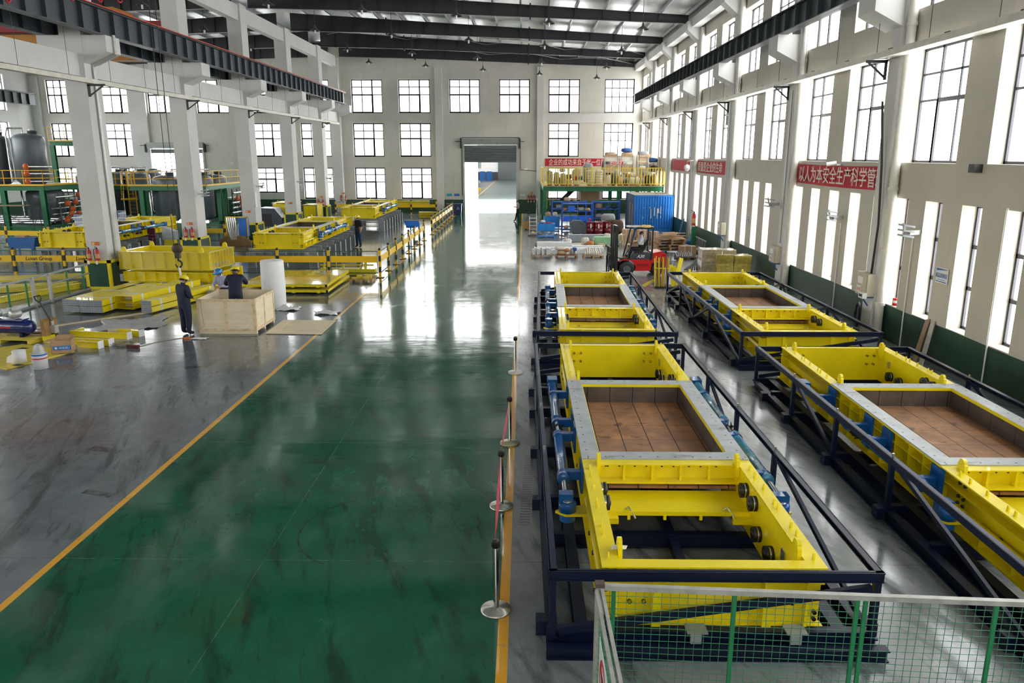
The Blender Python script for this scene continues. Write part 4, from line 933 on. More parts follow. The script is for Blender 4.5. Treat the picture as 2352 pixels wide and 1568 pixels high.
def onf(x): return A.y+(Bq.y-A.y)*(x-A.x)/(Bq.x-A.x)
m = MB(); m.bar((A.x-.02, A.y, 1.385), (Bq.x, Bq.y, 1.385), .055, .05); m.build('top_rail', M_GALVP, t)
m = MB(); m.bar((A.x, A.y, .06), (Bq.x, Bq.y, .06), .05, .05); m.build('bottom_rail', M_GALVP, t)
for x in (.87, 2.01, 3.14, 3.215, 4.39, 5.6): MB().box(x-.019, x+.019, onf(x)-.013, onf(x)+.013, .04, 1.36).build('green_upright', M_GRND, t)
mesh_panel(t, A, Bq, .07, 1.36, .082, .065)
m = MB(); m.box(A.x-.055, A.x+.028, A.y-.04, A.y+.04, 0, 1.39); m.build('corner_post', M_GALVP, t)
m = MB(); m.box(A.x-.058, A.x+.030, A.y-.042, A.y+.042, 1.39, 1.43); m.build('post_cap', mat('rusty_cap', (.10, .07, .06), .7), t)
m = MB(); m.cyl((A.x-.085, A.y, 1.35), (A.x+.055, A.y, 1.35), .016, 8); m.build('corner_bolt', M_BOLT, t)
m = MB(); m.bar((.70, A.y-.05, 1.36), (.745, 2.8, 1.36), .032, .05); m.build('side_rail_outer', M_GALVP, t); m = MB(); m.bar((.752, A.y-.05, 1.37), (.80, 2.8, 1.37), .032, .05); m.build('side_rail_inner', M_GALVP, t)
mesh_panel(t, (.725, A.y-.06), (.775, 2.8), .07, 1.34, .082, .065, name='side_wire_mesh')
MB().box(.715, .74, 6.1, 6.14, .04, 1.35).build('green_upright', M_GRND, t); MB().box(.725, .75, 4.6, 4.64, .04, 1.35).build('green_upright', M_GRND, t)
t2 = thing('prohibition_sign', 'white prohibition sign with red ring hung on the side of the foreground fence', 'sign', (.695, 5.72, .82)); t2.rotation_euler = (0, 0, R(-90))
MB().box(-.33, .33, -.004, .0, -.40, .38).build('board', M_WHITE, t2)
MB().lathe([(.20, -.008), (.20, -.005), (.245, -.005), (.245, -.008), (.20, -.008)], (0, 0, .08), 36, 'y').build('red_ring', M_RED, t2)
MB().bar((-.15, -.008, .23), (.15, -.008, -.07), .006, .04, (0, 0, 1)).build('red_bar', M_RED, t2)
text_mesh('pictogram', 'R', .28, M_BLACK, t2, (0, -.007, .08), (R(90), 0, 0)); text_mesh('lettering', '禁止入内', .12, M_BLACK, t2, (0, -.007, -.27), (R(90), 0, 0))
tag(MB().box(.95, 2.1, 5.55, 6.0, .0, .45).build('timber_block', M_WBLOCK), 'dark stained timber block behind the foreground fence', 'timber')
# ================================================================ left half: gates on stands, fences, tanks, packing area
dz = .72
for (x, y, lab) in ((-13.3, 37.2, 'yellow slide gate raised on grey trestles, nearer one behind the yellow band fence'), (-13.35, 55.9, 'yellow slide gate raised on grey trestles, farther one near the end wall'), (-24.2, 37.6, 'yellow slide gate raised on grey trestles behind the nearest column')):
    g = dup(g1, (x, y, dz), 0, lab, 'yellow slide gates on grey trestles')
def trestles(x, y, n, lab):
    t = thing('gate_stand', lab, 'stand', (x, y, 0)); b = l = None
    for k in range(n):
        yy = .4+1.22*k
        if b is None: b = MB().ibeam((-.35, 0, .84), (2.95, 0, .84), .16, .2, .02).build('trestle_beam', M_GREY, t); l = MB().ibeam((0, 0, .02), (0, 0, .74), .22, .42, .025, (1, 0, 0)).box(-.24, .24, -.14, .14, 0, .02).build('leg', M_GREY, t); bb, ll = b, l
        else: bb = b.copy(); COL.objects.link(bb); bb.parent = t
        bb.location = (0, yy, 0)
        for i, xx in enumerate((-.25, 2.85)):
            o = l if (k == 0 and i == 0) else l.copy()
            if o is not l: COL.objects.link(o); o.parent = t
            o.location = (xx, yy, 0)
        if k % 3 == 0: MB().box(-.25, 2.85, yy-.02, yy+.02, .3, .36).build('cross_tie', M_GREY, t)
    return t
for x, y, lab in ((-13.3, 37.2, 'row of grey trestles under the nearer raised gate'), (-13.35, 55.9, 'row of grey trestles under the farther raised gate'), (-24.2, 37.6, 'row of grey trestles under the raised gate behind the nearest column')): trestles(x, y, 8, lab)
def ibeam_thing(name, p, q, w, h, mt, lab, cat='beam', ends=None, tt=.02):
    t = thing(name, lab, cat, (0, 0, 0)); MB().ibeam(p, q, w, h, tt).build('profile', mt, t)
    if ends:
        p = Vector(p); q = Vector(q); d = (q-p).normalized()
        MB().bar(p-d*.012, p+d*.01, w+.02, h+.02).build('end_plate', ends, t); MB().bar(q-d*.01, q+d*.012, w+.02, h+.02).build('end_plate', ends, t)
    return t
ibeam_thing('steel_beam', (-14.3, 50.6, 1.2), (-11.3, 50.6, 1.2), .25, .55, M_YEL, 'yellow beam with grey ends standing behind the nearer raised gate', ends=M_GREY)
ibeam_thing('steel_beam', (-12.8, 72.2, 1.05), (-8.9, 72.2, 1.05), .25, .5, M_YEL, 'yellow beam lying behind the farther raised gate before the green wall base', ends=M_GREY)
# ---- safety fence
t_ = NT('black_yellow_bands'); ob = t_.n('TexCoord').outputs['Object']; sp = t_.n('SeparateXYZ', {0: ob})
c = t_.mix(t_.math('GREATER_THAN', t_.math('MODULO', t_.math('ADD', sp.outputs[2], 5.0), .5), .25), (.80, .48, .01), (.012, .012, .012))
M_BAND = t_.finish(**{'Base Color': c, 'Roughness': .45})
fp0 = None; fpan = {}
def fpost(x, y, lab, grp):
    global fp0
    if fp0 is None:
        fp0 = thing('fence_post', lab, 'fence post', (x, y, 0), 0, grp)
        MB().box(-.055, .055, -.055, .055, .02, 1.30).build('post', M_BAND, fp0); MB().box(-.17, .17, -.17, .17, 0, .025).build('base_plate', M_BLACK, fp0); MB().lathe([(.06, 1.28), (.06, 1.31), (.04, 1.35), (.001, 1.36)], n=12).build('cap', M_BLACK, fp0)
        return fp0
    return dup(fp0, (x, y, 0), 0, lab, grp)
def fpanel(p, q, lab, grp, body=None, band=True, side=0):
    p = Vector(p); q = Vector(q); L = (q-p).length; ang = math.atan2(q.y-p.y, q.x-p.x)
    key = (round(L, 2), body, band)
    if key in fpan: return dup(fpan[key], (p.x, p.y, 0), ang, lab, grp)
    t = thing('mesh_barrier', lab, 'barrier', (p.x, p.y, 0), ang, grp)
    m = MB(); a, b = .085, L-.085
    for z in (.22, 1.2): m.bar((a, 0, z), (b, 0, z), .035, .035)
    m.box(a, a+.03, -.018, .018, .22, 1.2); m.box(b-.03, b, -.018, .018, .22, 1.2); m.build('panel_frame', M_FGRN, t)
    m = MB(); n = int((b-a)/.1)
    for i in range(1, n): m.box(a+(b-a)*i/n-.0022, a+(b-a)*i/n+.0022, -.002, .002, .22, 1.2)
    for i in range(1, 10): m.box(a, b, -.003, .001, .22+.098*i-.002, .22+.098*i+.002)
    m.build('wire_mesh', M_FGRN, t)
    if band: MB().box(a+.01, b-.01, -.026, -.02, .70, .99).build('yellow_band', M_YBAND, t)
    if body: text_mesh('lettering', body, .235, M_BLACK, t, (L/2, -.03, .845), (R(90), 0, 0), .98, shear=.22, bold=.004)
    fpan[key] = t; return t
M_FGRN = mat('dark_fence_green', (.012, .085, .035), .45); M_YBAND = mat('fence_band_yellow', (.85, .53, .01), .4, 0, .04)
YF = 34.3; xs = [-23.25-2.3, -23.25, -20.94, -18.6]
GA = 'fence in front of the raised gates'
pl = ['beside the left picture edge', 'left of the nearest column', 'next to the nearest column', 'hidden behind the nearest column', 'behind the wrapped frames, first', 'behind the wrapped frames, second', 'left of the flat yellow panels', 'over the flat yellow panels', 'at the corner by the green lane']
XS = [-25.6, -23.25, -20.94, -18.62, -16.3, -13.75, -11.18, -8.86, -6.54]
for i, x in enumerate(XS): fpost(x, YF, 'black and yellow fence post '+pl[i], GA)
for i in range(8):
    fpanel((XS[i], YF), (XS[i+1], YF), 'green mesh fence panel with %s, %s' % ('yellow lettered band' if i < 3 else 'plain yellow band', ['at the left edge', 'left of the nearest column', 'behind the nearest column', 'right of the nearest column', 'behind the wrapped frames', 'right of the wrapped frames', 'behind the flat yellow panels', 'ending at the lane corner'][i]), GA, 'Luvan Group' if i < 3 else None)
YS = [34.3, 36.49, 38.66, 40.83, 43.1, 45.3, 47.55, 49.84]
for i, y in enumerate(YS[1:]): fpost(-6.53, y, 'black and yellow fence post along the lane, %s after the corner' % ordn[i], 'fence along the green lane')
for i in range(7): fpanel((-6.53, YS[i]), (-6.53, YS[i+1]), 'mesh fence panel along the green lane, %s after the corner' % ordn[i], 'fence along the green lane', band=True)
YT = [53.8+2.2*k for k in range(8)]
for i, y in enumerate(YT): fpost(-6.5, y, 'black and yellow post of the farther lane fence, %s from near' % ordn[i], 'farther fence along the lane')
for i in range(7): fpanel((-6.5, YT[i]), (-6.5, YT[i+1]), 'mesh panel of the farther lane fence, %s from near' % ordn[i], 'farther fence along the lane')
XT = [-17.6+2.35*k for k in range(5)]
for i, x in enumerate(XT): fpost(x, 71.8, 'black and yellow post before the green end wall, %s from left' % ordn[i], 'fence before the end wall')
for i in range(4): fpanel((XT[i], 71.8), (XT[i+1], 71.8), 'mesh panel before the green end wall, %s from left' % ordn[i], 'fence before the end wall')
fpost(-18.65, 47.5, 'black and yellow post between the second and third columns', 'short fence between columns'); fpost(-21.2, 47.5, 'black and yellow post hidden behind the second column', 'short fence between columns')
fpanel((-21.2, 47.5), (-18.65, 47.5), 'short mesh fence panel with yellow band right of the second column', 'short fence between columns')
XU = [-34.2, -31.4, -28.55, -25.7]
for i, x in enumerate(XU): fpost(x, 46.4-.4*(i), 'black and yellow post in the left hall before the tanks, %s from left' % ordn[i], 'fence before the tanks')
for i in range(3): fpanel((XU[i], 46.4-.4*i), (XU[i+1], 46-.4*i), 'mesh fence panel before the tanks, %s from left' % ordn[i], 'fence before the tanks')
# ---- grey topped mesh fence beside the nearest column
t = thing('mesh_fence', 'green mesh fence with grey top rail left of the nearest column', 'fence', (0, 0, 0))
m = MB(); m.bar((-17.95, 22.8, 1.06), (-17.95, 30.9, 1.06), .07, .06); m.build('top_rail', M_GREY, t); m = MB(); m.bar((-17.95, 22.8, .05), (-17.95, 30.9, .05), .06, .08); m.build('bottom_rail', M_GREY, t)
for y in (23.2, 24.5, 25.9, 26.9, 29.4, 30.5): MB().box(-17.97, -17.92, y-.02, y+.02, .05, 1.05).build('green_upright', M_GRND, t)
for y in (27.2, 28.2): MB().box(-17.95, -17.85, y-.05, y+.05, 0, 1.1).build('galvanised_post', M_ALU, t)
mesh_panel(t, (-17.95, 22.8), (-17.95, 30.9), .08, 1.03, .1, .09, .002)
m = MB(); m.bar((-17.9, 28.2, .7), (-17.9, 30.9, .7), .04, .05); m.build('middle_rail', M_GREY, t)
# yellow steel lying beyond that fence
def slab(name, pts, z0, z1, mt, lab, cat='plate', grp=None, extra=None):
    m = MB(); m.prism(pts, 'z', z0, z1); o = m.build(name, mt); return tag(o, lab, cat, grp)
slab('yellow_plate', [(-23.5, 30.6), (-18.6, 32.6), (-18.5, 33.7), (-24.5, 31.9)], .25, .33, M_YELF, 'flat yellow steel plate stack beyond the grey topped fence')
slab('yellow_plate', [(-22.5, 29.2), (-18.9, 31.2), (-18.9, 31.9), (-23.0, 30.3)], .02, .22, M_YELF, 'lower yellow steel plate beyond the grey topped fence')
for (a, b, lab) in (((-20.5, 25.6), (-18.6, 31.3), 'long yellow bar on the floor beyond the grey topped fence'), ((-26.8, 33.2), (-23.6, 33.6), 'yellow packed beam on the floor at the left picture edge')):
    ibeam_thing('steel_beam', (*a, .12), (*b, .12), .22, .22, M_YEL, lab)
slab('white_board', [(-22.5, 25.0), (-20.9, 25.2), (-20.8, 26.5), (-22.5, 26.4)], .0, .12, M_PWHITE, 'white board on the floor beyond the grey topped fence', 'board')
# ---- stack of wrapped yellow frames
M_FILM = glassmat('clear_stretch_film', (.97, .98, .99), .32, .18)
def ribbed_frame(name, lab, loc, rz, W, D, H, z, n, ends=False):
    t = thing(name, lab, 'steel frame', loc, rz)
    for (y, d) in ((0, 1), (D, -1)):
        m = MB(); m.box(0, W, y+d*.12, y+d*.14, z, z+H); m.box(0, W, y, y+d*.16, z+H-.03, z+H); m.box(0, W, y, y+d*.16, z, z+.03)
        for k in range(n+1): xx = W*k/n; m.box(max(0, xx-.015), min(W, xx+.015), y+d*.01, y+d*.13, z, z+H)
        m.build('long_side', M_YEL, t)
    for (x, d) in ((0, 1), (W, -1)):
        m = MB(); m.box(x+d*.12, x+d*.14, .15, D-.15, z, z+H); m.box(x, x+d*.16, .16, D-.16, z+H-.03, z+H); m.box(x, x+d*.16, .16, D-.16, z, z+.03)
        for k in range(8): yy = .2+(D-.4)*k/7; m.box(min(x+d*.01, x+d*.12), max(x+d*.01, x+d*.12), yy-.012, yy+.012, z, z+H)
        m.build('short_side', M_YEL, t)
    if ends:
        for x in (0, W): MB().box(x-.15 if x == 0 else x, x if x == 0 else x+.02, -.02, .25, z, z+H-.1).build('perforated_end_plate', M_GREY, t)
    else:
        l = None
        for x in (.22, W-.35):
            for y in (.08, D-.08):
                if l is None: l = MB().prism(lug_poly(.2, .11), 'y', -.03, .03).build('lifting_lug', M_YEL, t); o = l
                else: o = l.copy(); COL.objects.link(o); o.parent = t
                o.location = (x, y, z+H)
        m = MB()
        for k in range(5): m.cyl((W+.005, .5+.28*k, z+.2), (W+.012, .5+.28*k, z+.2), .06, 12)
        m.build('port_ring', M_GREY, t)
    return t
tp = ribbed_frame('ribbed_frame', 'upper ribbed yellow steel frame with lifting lugs wrapped in clear film', (-16.85, 31.35, 0), -.1, 3.95, 2.2, .74, .80, 8)
fm = MB(); W, D = 3.98, 2.23; n = 60; vs = []
for i in range(n):
    f = i/n*4; k = int(f); u = f-k; pt = [(W*u, -.02), (W+.02, D*u), (W*(1-u), D+.02), (-.02, D*(1-u))][k]
    j = .012*math.sin(i*2.7); vs += [(pt[0]+j, pt[1]+j, .78), (pt[0]-j, pt[1]+j, 1.56)]
fm.add(vs, [(2*i, 2*((i+1) % n), 2*((i+1) % n)+1, 2*i+1) for i in range(n)], True); fm.build('stretch_film', M_FILM, tp)
lo = ribbed_frame('ribbed_frame', 'lower ribbed yellow steel frame under the wrapped one, with grey end plates', (-16.65, 31.2, 0), -.1, 4.15, 2.2, .40, .32, 9, True)
for x, y in ((-16.3, 31.6), (-13.2, 31.3)): tag(MB().box(x-.1, x+.1, y-.2, y+1.9, 0, .3).build('support_block', M_YEL), 'short yellow support under the lower wrapped frame, %s end' % ('left' if x < -15 else 'right'), 'support')
# ---- bundles of yellow beams
M_STRAP = mat('clear_strap', (.75, .76, .74), .4)
def box_beam(name, p, q, w, h, z, lab, closed=True, cc=None):
    p = Vector((*p, z+h/2)); q = Vector((*q, z+h/2)); t = thing(name, lab, 'beam', (0, 0, 0))
    m = MB(); d = (q-p).normalized(); up = Vector((0, 0, 1)); a = d.cross(up).normalized(); tk = .02
    for s in (-1, 1):
        m.bar(p+up*(s*(h/2-tk/2)), q+up*(s*(h/2-tk/2)), w, tk); m.bar(p+a*(s*(w/2-tk/2)), q+a*(s*(w/2-tk/2)), tk, h-2*tk)
    m.build('box_profile', M_YEL, t)
    if closed:
        e = MB().bar(p-d*.015, p, w+.01, h+.01).build('end_plate', M_GREY, t, 'grey perforated end plate')
        hh = MB()
        for i in range(8):
            for j in (-1, 1):
                c_ = p-d*.016+a*(-w/2+w*(i+.5)/8)+up*(j*h*.18); hh.cyl(c_, c_-d*.002, .012, 6)
        hh.build('bolt_hole_pattern', M_BLACK, e)
    L = (q-p).length
    for f in (.12, .5, .85):
        c_ = p+(q-p)*f; MB().bar(c_, c_+d*.1, w+.008, h+.008).build('strap', M_STRAP, t)
    return t
bb = [((-15.88, 26.05), (-15.28, 29.9), .64, 'far left of the bundles'), ((-15.1, 25.92), (-14.75, 29.8), .82, 'beside the far left one')]
for (p, q, w, lab) in bb:
    for k, z in enumerate((.07, .30)): box_beam('box_beam', p, (q[0]-.05*k, q[1]), w, .2, z, '%s yellow box beam with grey end plate, %s' % (['lower', 'upper'][k], lab))
for k, z in enumerate((.07, .32)): box_beam('box_beam', (-14.27, 26.55), (-13.45, 30.4), .74, .23, z, '%s yellow box beam with open end in the middle of the bundles' % ['lower', 'upper'][k], False)
for k, z in enumerate((.05, .27)): box_beam('box_beam', (-13.25, 26.1), (-12.3, 29.7), .42, .19, z, '%s narrow yellow beam with grey end behind the worker' % ['lower', 'upper'][k])
for k, z in enumerate((.0, .2)): box_beam('box_beam', (-11.9, 28.6), (-11.5, 30.3), .5, .17, z+.02, '%s short yellow beam with grey end beside the crate' % ['lower', 'upper'][k])
for x, y, w in ((-15.6, 27.4, 1.8), (-13.5, 27.2, 1.7)): tag(MB().box(x-w/2, x+w/2, y-.05, y+.05, 0, .05).build('timber_bearer', M_WOOD2), 'dark timber bearer under the beam bundles, %s' % ('left' if x < -14.5 else 'right'), 'timber')
# ---- flat yellow panels
def flat_panel(z, dx, lab):
    t = thing('flat_panel', lab, 'panel', (0, 0, 0))
    pts = [(-11.35+dx, 30.05), (-7.85+dx, 29.95), (-7.95+dx, 33.9), (-11.3+dx, 33.9)]
    MB().prism(pts, 'z', z+.10, z+.115).build('sheet', M_YELG, t)
    m = MB(); m.box(-11.35+dx, -7.85+dx, 30.0, 30.03, z, z+.10); m.box(-7.95+dx, -7.87+dx, 30, 33.9, z, z+.1)
    for x in (-11, -10.3, -9.3, -8.3): m.box(x+dx, x+.12+dx, 29.95, 33.8, z-.02, z+.09)
    m.build('edge_frame', M_YEL, t); return t
M_YELG = mat('gloss_yellow_sheet', (.72, .58, .05), .16, 0, .05, 1., coat=.6)
flat_panel(.30, 0, 'upper large flat glossy yellow panel behind the foam roll'); flat_panel(.08, .02, 'lower large flat yellow panel in the pile behind the foam roll')
# ---- low yellow trolley behind the fence and pallet of parts
t = thing('wheeled_girder', 'low yellow girder with shaft and round discs behind the plain band fence', 'girder', (-9.5, 34.95, 0))
MB().box(0, 2.6, 0, .5, .04, .30).build('girder', M_YEL, t); MB().cyl((0, .2, .46), (2.5, .2, .46), .035, 10).build('shaft', M_YEL, t)
for x in (.2, 1.1, 1.9): MB().box(x-.03, x+.03, .1, .3, .30, .5).build('bearing', M_YEL, t)
MB().lathe([(.001, 2.1), (.2, 2.1), (.2, 2.16), (.001, 2.16)], (0, .2, .46), 18, 'x').build('disc', M_YEL, t)
def pallet(loc, rz, lab, w=1.2, d=.9, mt=None, h=.13):
    mt = mt or M_WOOD2; t = thing('pallet', lab, 'pallet', loc, rz)
    m = MB()
    for k in range(6): m.box(-w/2, w/2, -d/2+k*d/6+.01, -d/2+(k+1)*d/6-.02, h-.022, h)
    m.build('top_boards', mt, t)
    for x in (-w/2, -.06, w/2-.12): MB().box(x, x+.12, -d/2, d/2, 0, h-.022).build('bearer', mt, t)
    return t
pallet((-7.15, 33.25, 0), 0, 'small pallet with yellow brackets before the fence corner', 1.0, .6)
for i, (x, y) in enumerate(((-7.45, 33.15), (-7.2, 33.3), (-6.95, 33.2), (-7.3, 33.42), (-6.85, 33.4))): tag(MB().box(x-.12, x+.1, y-.05, y+.05, .13, .2+.02*i).build('yellow_bracket', M_YELF), 'yellow bracket on the small pallet, %s from left' % ordn[i], 'bracket', 'brackets on the small pallet')
# ---- plywood crate
t = thing('plywood_crate', 'large open plywood crate in the packing area', 'crate', (-10.12, 23.02, 0))
W, D, H = 1.80, 1.78, 1.10
def crate_panel(nm, a, b, y0, y1, z0, z1): return MB().box(a, b, y0, y1, z0, z1).build(nm, M_WOOD, t)
f = crate_panel('front_panel', 0, W, 0, .02, .09, H); crate_panel('rear_panel', 0, W, D-.02, D, .09, H); crate_panel('left_panel', 0, .02, .02, D-.02, .09, H); r_ = crate_panel('right_panel', W-.02, W, .02, D-.02, .09, H)
MB().box(.02, W-.02, .02, D-.02, .09, .12).build('crate_floor', M_WOOD, t)
for (a, b, z0, z1) in ((0, W, .09, .17), (0, W, H-.08, H), (0, .07, .17, H-.08), (W-.07, W, .17, H-.08), (W*.47, W*.47+.08, .17, H-.08)): MB().box(a, b, -.018, 0, z0, z1).build('front_batten', M_WOODB, t)
for (a, b, z0, z1) in ((0, D, .09, .17), (0, D, H-.08, H), (0, .08, .17, H-.08), (D-.08, D, .17, H-.08), (D*.45, D*.45+.08, .17, H-.08)): MB().box(W, W+.018, a, b, z0, z1).build('side_batten', M_WOODB, t)
for y in (.02, .75, D-.12): MB().box(0, W, y, y+.1, 0, .09).build('foot', M_WOOD, t)
# foam roll, sheets, film
t = thing('foam_roll', 'tall white foam roll standing behind the crate', 'foam roll', (-9.05, 27.1, 0))
pr = [(.001, 0), (.40, 0), (.41, .3), (.42, .7), (.415, 1.2), (.405, 1.72), (.38, 1.76), (.06, 1.76), (.05, 1.7), (.001, 1.7)]; MB().lathe(pr, n=32).build('roll', M_PWHITE, t)
def crumple(name, cx, cy, w, d, h, lab, mt, seed=1, n=14, cat='sheet', flat=.2, rz=0):
    rnd = random.Random(seed); m = MB(); vs = []
    for i in range(n+1):
        for j in range(n+1):
            u, v = i/n*2-1, j/n*2-1; e = max(abs(u), abs(v)); rr = 1+.12*math.sin(5*math.atan2(v, u)+seed)
            z = .004+h*(rnd.random()**1.5)*(1-e*.75)+h*.35*max(0, math.sin(u*3+seed)*math.cos(v*2.5))
            x_, y_ = u*w/2*rr, v*d/2*rr; vs.append((cx+x_*math.cos(rz)-y_*math.sin(rz), cy+x_*math.sin(rz)+y_*math.cos(rz), z))
    m.add(vs, [(i*(n+1)+j, (i+1)*(n+1)+j, (i+1)*(n+1)+j+1, i*(n+1)+j+1) for i in range(n) for j in range(n)], flat < .5)
    o = m.build(name, mt); sd = o.modifiers.new('thickness', 'SOLIDIFY'); sd.thickness = .004
    return tag(o, lab, cat)
crumple('foam_wrap', -8.5, 26.9, .75, .55, .18, 'crumpled white foam at the foot of the foam roll', M_PWHITE, 3)
crumple('foam_sheet', -6.95, 26.2, .8, .55, .16, 'crumpled white foam sheet on the yellow line', M_PWHITE, 5, 9)
crumple('film_sheet', -12.9, 24.3, 2.0, 1.9, .10, 'large pale grey film sheet on the floor left of the standing worker', mat('pale_grey_film', (.60, .61, .64), .35), 9, 20, rz=.3)
tag(MB().bar((-13.1, 23.25, .05), (-12.2, 23.35, .05), .12, .09).build('timber_block', M_WOOD), 'pale timber block under the edge of the film sheet', 'timber')
tag(MB().prism([(-8.05, 23.0), (-6.28, 22.93), (-6.31, 24.95), (-8.1, 25.0)], 'z', .012, .03).prism([(-7.75, 23.0), (-7.66, 23.0), (-7.85, 25.0), (-7.94, 25.0)], 'z', .03, .035).build('plywood_sheet', M_WOOD), 'plywood sheet lying on the floor right of the crate', 'plywood sheet')
tag(MB().bar((-15.6, 23.6, .02), (-13.2, 26.3, .02), .16, .03).build('wooden_plank', M_WOOD), 'long pale plank on the floor behind the compressor', 'plank')
# yellow welded brackets
def bracket(p, q, lab, br=1):
    t = thing('welded_bracket', lab, 'bracket', (0, 0, 0)); p = Vector((*p, .09)); q = Vector((*q, .09)); d = (q-p).normalized(); a = Vector((-d.y, d.x, 0))
    MB().ibeam(p, q, .1, .18, .012).build('arm', M_YEL, t)
    MB().bar(q, q+d*.015, .22, .26).build('end_plate', M_PWHITE, t)
    MB().bar(p+a*.0, p+a*(.55*br), .06, .12).build('foot_piece', M_YEL, t); return t
bracket((-13.95, 22.65), (-11.95, 22.3), 'long yellow welded bracket beside the film sheet'); bracket((-14.3, 21.85), (-12.05, 21.45), 'long yellow welded bracket behind the carton', 1); bracket((-12.95, 21.3), (-12.2, 21.15), 'short yellow welded bracket on the floor', .5); bracket((-12.6, 22.9), (-11.75, 22.65), 'small yellow bracket farther back by the timber', .4)
pts = [(-11.75+.42*math.cos(i*.61)*(.6+.4*math.sin(i*.37)), 21.55+.28*math.sin(i*.61)*(.7+.3*math.cos(i*.5)), .02+.05*abs(math.sin(i*.23))) for i in range(90)]
tag(MB().tube(pts, .008, 4).build('wire_coil', mat('olive_wire', (.35, .33, .20), .5)), 'loose tangled pale wire beside the yellow brackets', 'wire')
tag(MB().bar((-11.45, 21.2, .05), (-11.1, 21.15, .05), .1, .09).build('power_tool', mat('dark_red_tool', (.09, .012, .015), .5)), 'small dark red power tool at the end of the wire', 'tool')
tag(MB().tube([(-11.2, 21.3, .01), (-10.9, 22.0, .01), (-10.2, 22.6, .01), (-9.9, 22.9, .3), (-10.0, 23.0, 1.1)], .008, 4).build('power_lead', mat('olive_wire', (.35, .33, .20), .5)), 'thin pale lead running from the tool to the crate corner', 'cable')
crumple('foam_scrap', -9.85, 22.35, .5, .22, .06, 'small white foam scraps before the crate', M_PWHITE, 12, 7)
tag(MB().bar((-10.3, 22.3, .03), (-10.1, 22.32, .03), .05, .05).build('utility_knife', mat('knife_orange', (.75, .18, .02), .5)), 'small orange knife on the floor beside the worker', 'knife')
# compressor
t = thing('air_compressor', 'navy blue air compressor with two motors at the left picture edge', 'compressor', (-15.5, 22.15, 0), -.12)
MB().lathe([(.001, -.85), (.12, -.84), (.2, -.76), (.22, -.6), (.22, .6), (.2, .76), (.12, .84), (.001, .85)], (0, 0, .42), 22, 'x').build('tank', mat('compressor_blue', (.008, .02, .14), .2, 0, .08, coat=.5), t)
MB().box(-.6, .6, -.16, .16, .62, .66).build('motor_plate', mat('compressor_blue', (.008, .02, .14), .2), t)
for x in (-.35, .3):
    m = MB(); m.lathe([(.001, -.16), (.12, -.15), (.13, -.12), (.13, .1), (.1, .16), (.001, .16)], (x, 0, .8), 14, 'y'); m.box(x-.06, x+.06, -.05, .1, .88, 1.0); m.cyl((x-.15, 0, .75), (x-.15, 0, .98), .05, 10); m.build('motor', M_ALU, t)
for x in (-.5, .5): MB().box(x-.05, x+.05, -.15, .15, .1, .24).build('foot', M_NAVY, t)
MB().box(-.3, .25, -.225, -.21, .4, .45).build('red_lettering_strip', M_RED, t)
pallet((-15.5, 22.1, 0), -.12, 'pallet carrying the blue air compressor', 2.1, .8, M_YELF, .12)
# pallet truck
def pallet_truck(loc, rz, lab, col, s=1.):
    t = thing('pallet_truck', lab, 'pallet truck', loc, rz)
    for y in (-.2, .2): MB().box(-1.15, .0, y-.08, y+.08, .08, .14).build('fork', col, t)
    MB().prism([(0, .08), (.16, .08), (.12, .55), (.0, .62)], 'y', -.28, .28).build('chassis', col, t)
    MB().lathe([(.001, -.05), (.1, -.05), (.1, .05), (.001, .05)], (.22, 0, .1), 16, 'y').build('wheel', M_BLACK, t)
    m = MB(); m.box(.12, .3, -.08, .08, .18, .42); m.cyl((.18, 0, .4), (.18, 0, .55), .05, 10); m.build('pump', M_ALU, t)
    MB().tube([(.22, 0, .4), (-.15, 0, 1.15)], .022, 8).build('tiller', M_DARK, t)
    MB().tube([(-.13, 0, 1.1), (-.16, -.12, 1.2), (-.2, -.12, 1.3), (-.2, .12, 1.3), (-.16, .12, 1.2), (-.13, 0, 1.1)], .02, 8).build('handle', M_DARK, t); return t
M_OLIVE = mat('worn_olive_orange', (.34, .20, .06), .55, 0, .2)
pallet_truck((-14.45, 22.35, 0), -.1, 'worn hand pallet truck under the compressor pallet', M_OLIVE)
# sheet with carton, bucket, roll
slab('yellow_board', [(-13.42, 18.85), (-12.72, 20.72), (-14.7, 21.5), (-15.8, 20.2)], .0, .03, M_YELF, 'thin yellow board on the floor at the left picture edge', 'board')
for (x, y) in ((-14.35, 20.95), (-13.35, 19.2), (-12.95, 20.45)): tag(MB().prism([(x-.15, y-.04), (x+.08, y-.1), (x+.15, y+.06), (x-.08, y+.12)], 'z', .03, .034).build('black_pad', M_BLACK), 'square black pad at the %s corner of the yellow board' % ('far' if y > 20.8 else 'near' if y < 20 else 'right'), 'pad')
t = thing('carton', 'open brown cardboard carton with blue label', 'carton', (-13.12, 20.32, .035), .28)
m = MB()
for (a, b, c_, d) in ((0, .5, 0, .008), (0, .5, .392, .4), (0, .008, 0, .4), (.492, .5, 0, .4)): m.box(a, b, c_, d, 0, .37)
m.box(0, .5, 0, .4, 0, .008); m.build('box', M_CARD, t); m = MB(); m.add([(0, 0, .37), (0, .4, .37), (-.2, .42, .33), (-.2, .02, .33)], [(0, 1, 2, 3)]); m.add([(.0, .4, .37), (.5, .4, .37), (.48, .58, .42), (.02, .58, .42)], [(0, 1, 2, 3)]); m.build('flap', M_CARD, t)
MB().box(.04, .49, -.003, 0, .1, .22).build('blue_label', mat('carton_blue', (.02, .19, .55), .5), t)
text_mesh('label_lettering', 'ANDELI', .08, M_PWHITE, t, (.32, -.005, .16), (R(90), 0, 0), 1, shear=.2); MB().lathe([(.001, -.005), (.035, -.005)], (.12, 0, .16), 14, 'y').build('logo_ring', M_PWHITE, t)
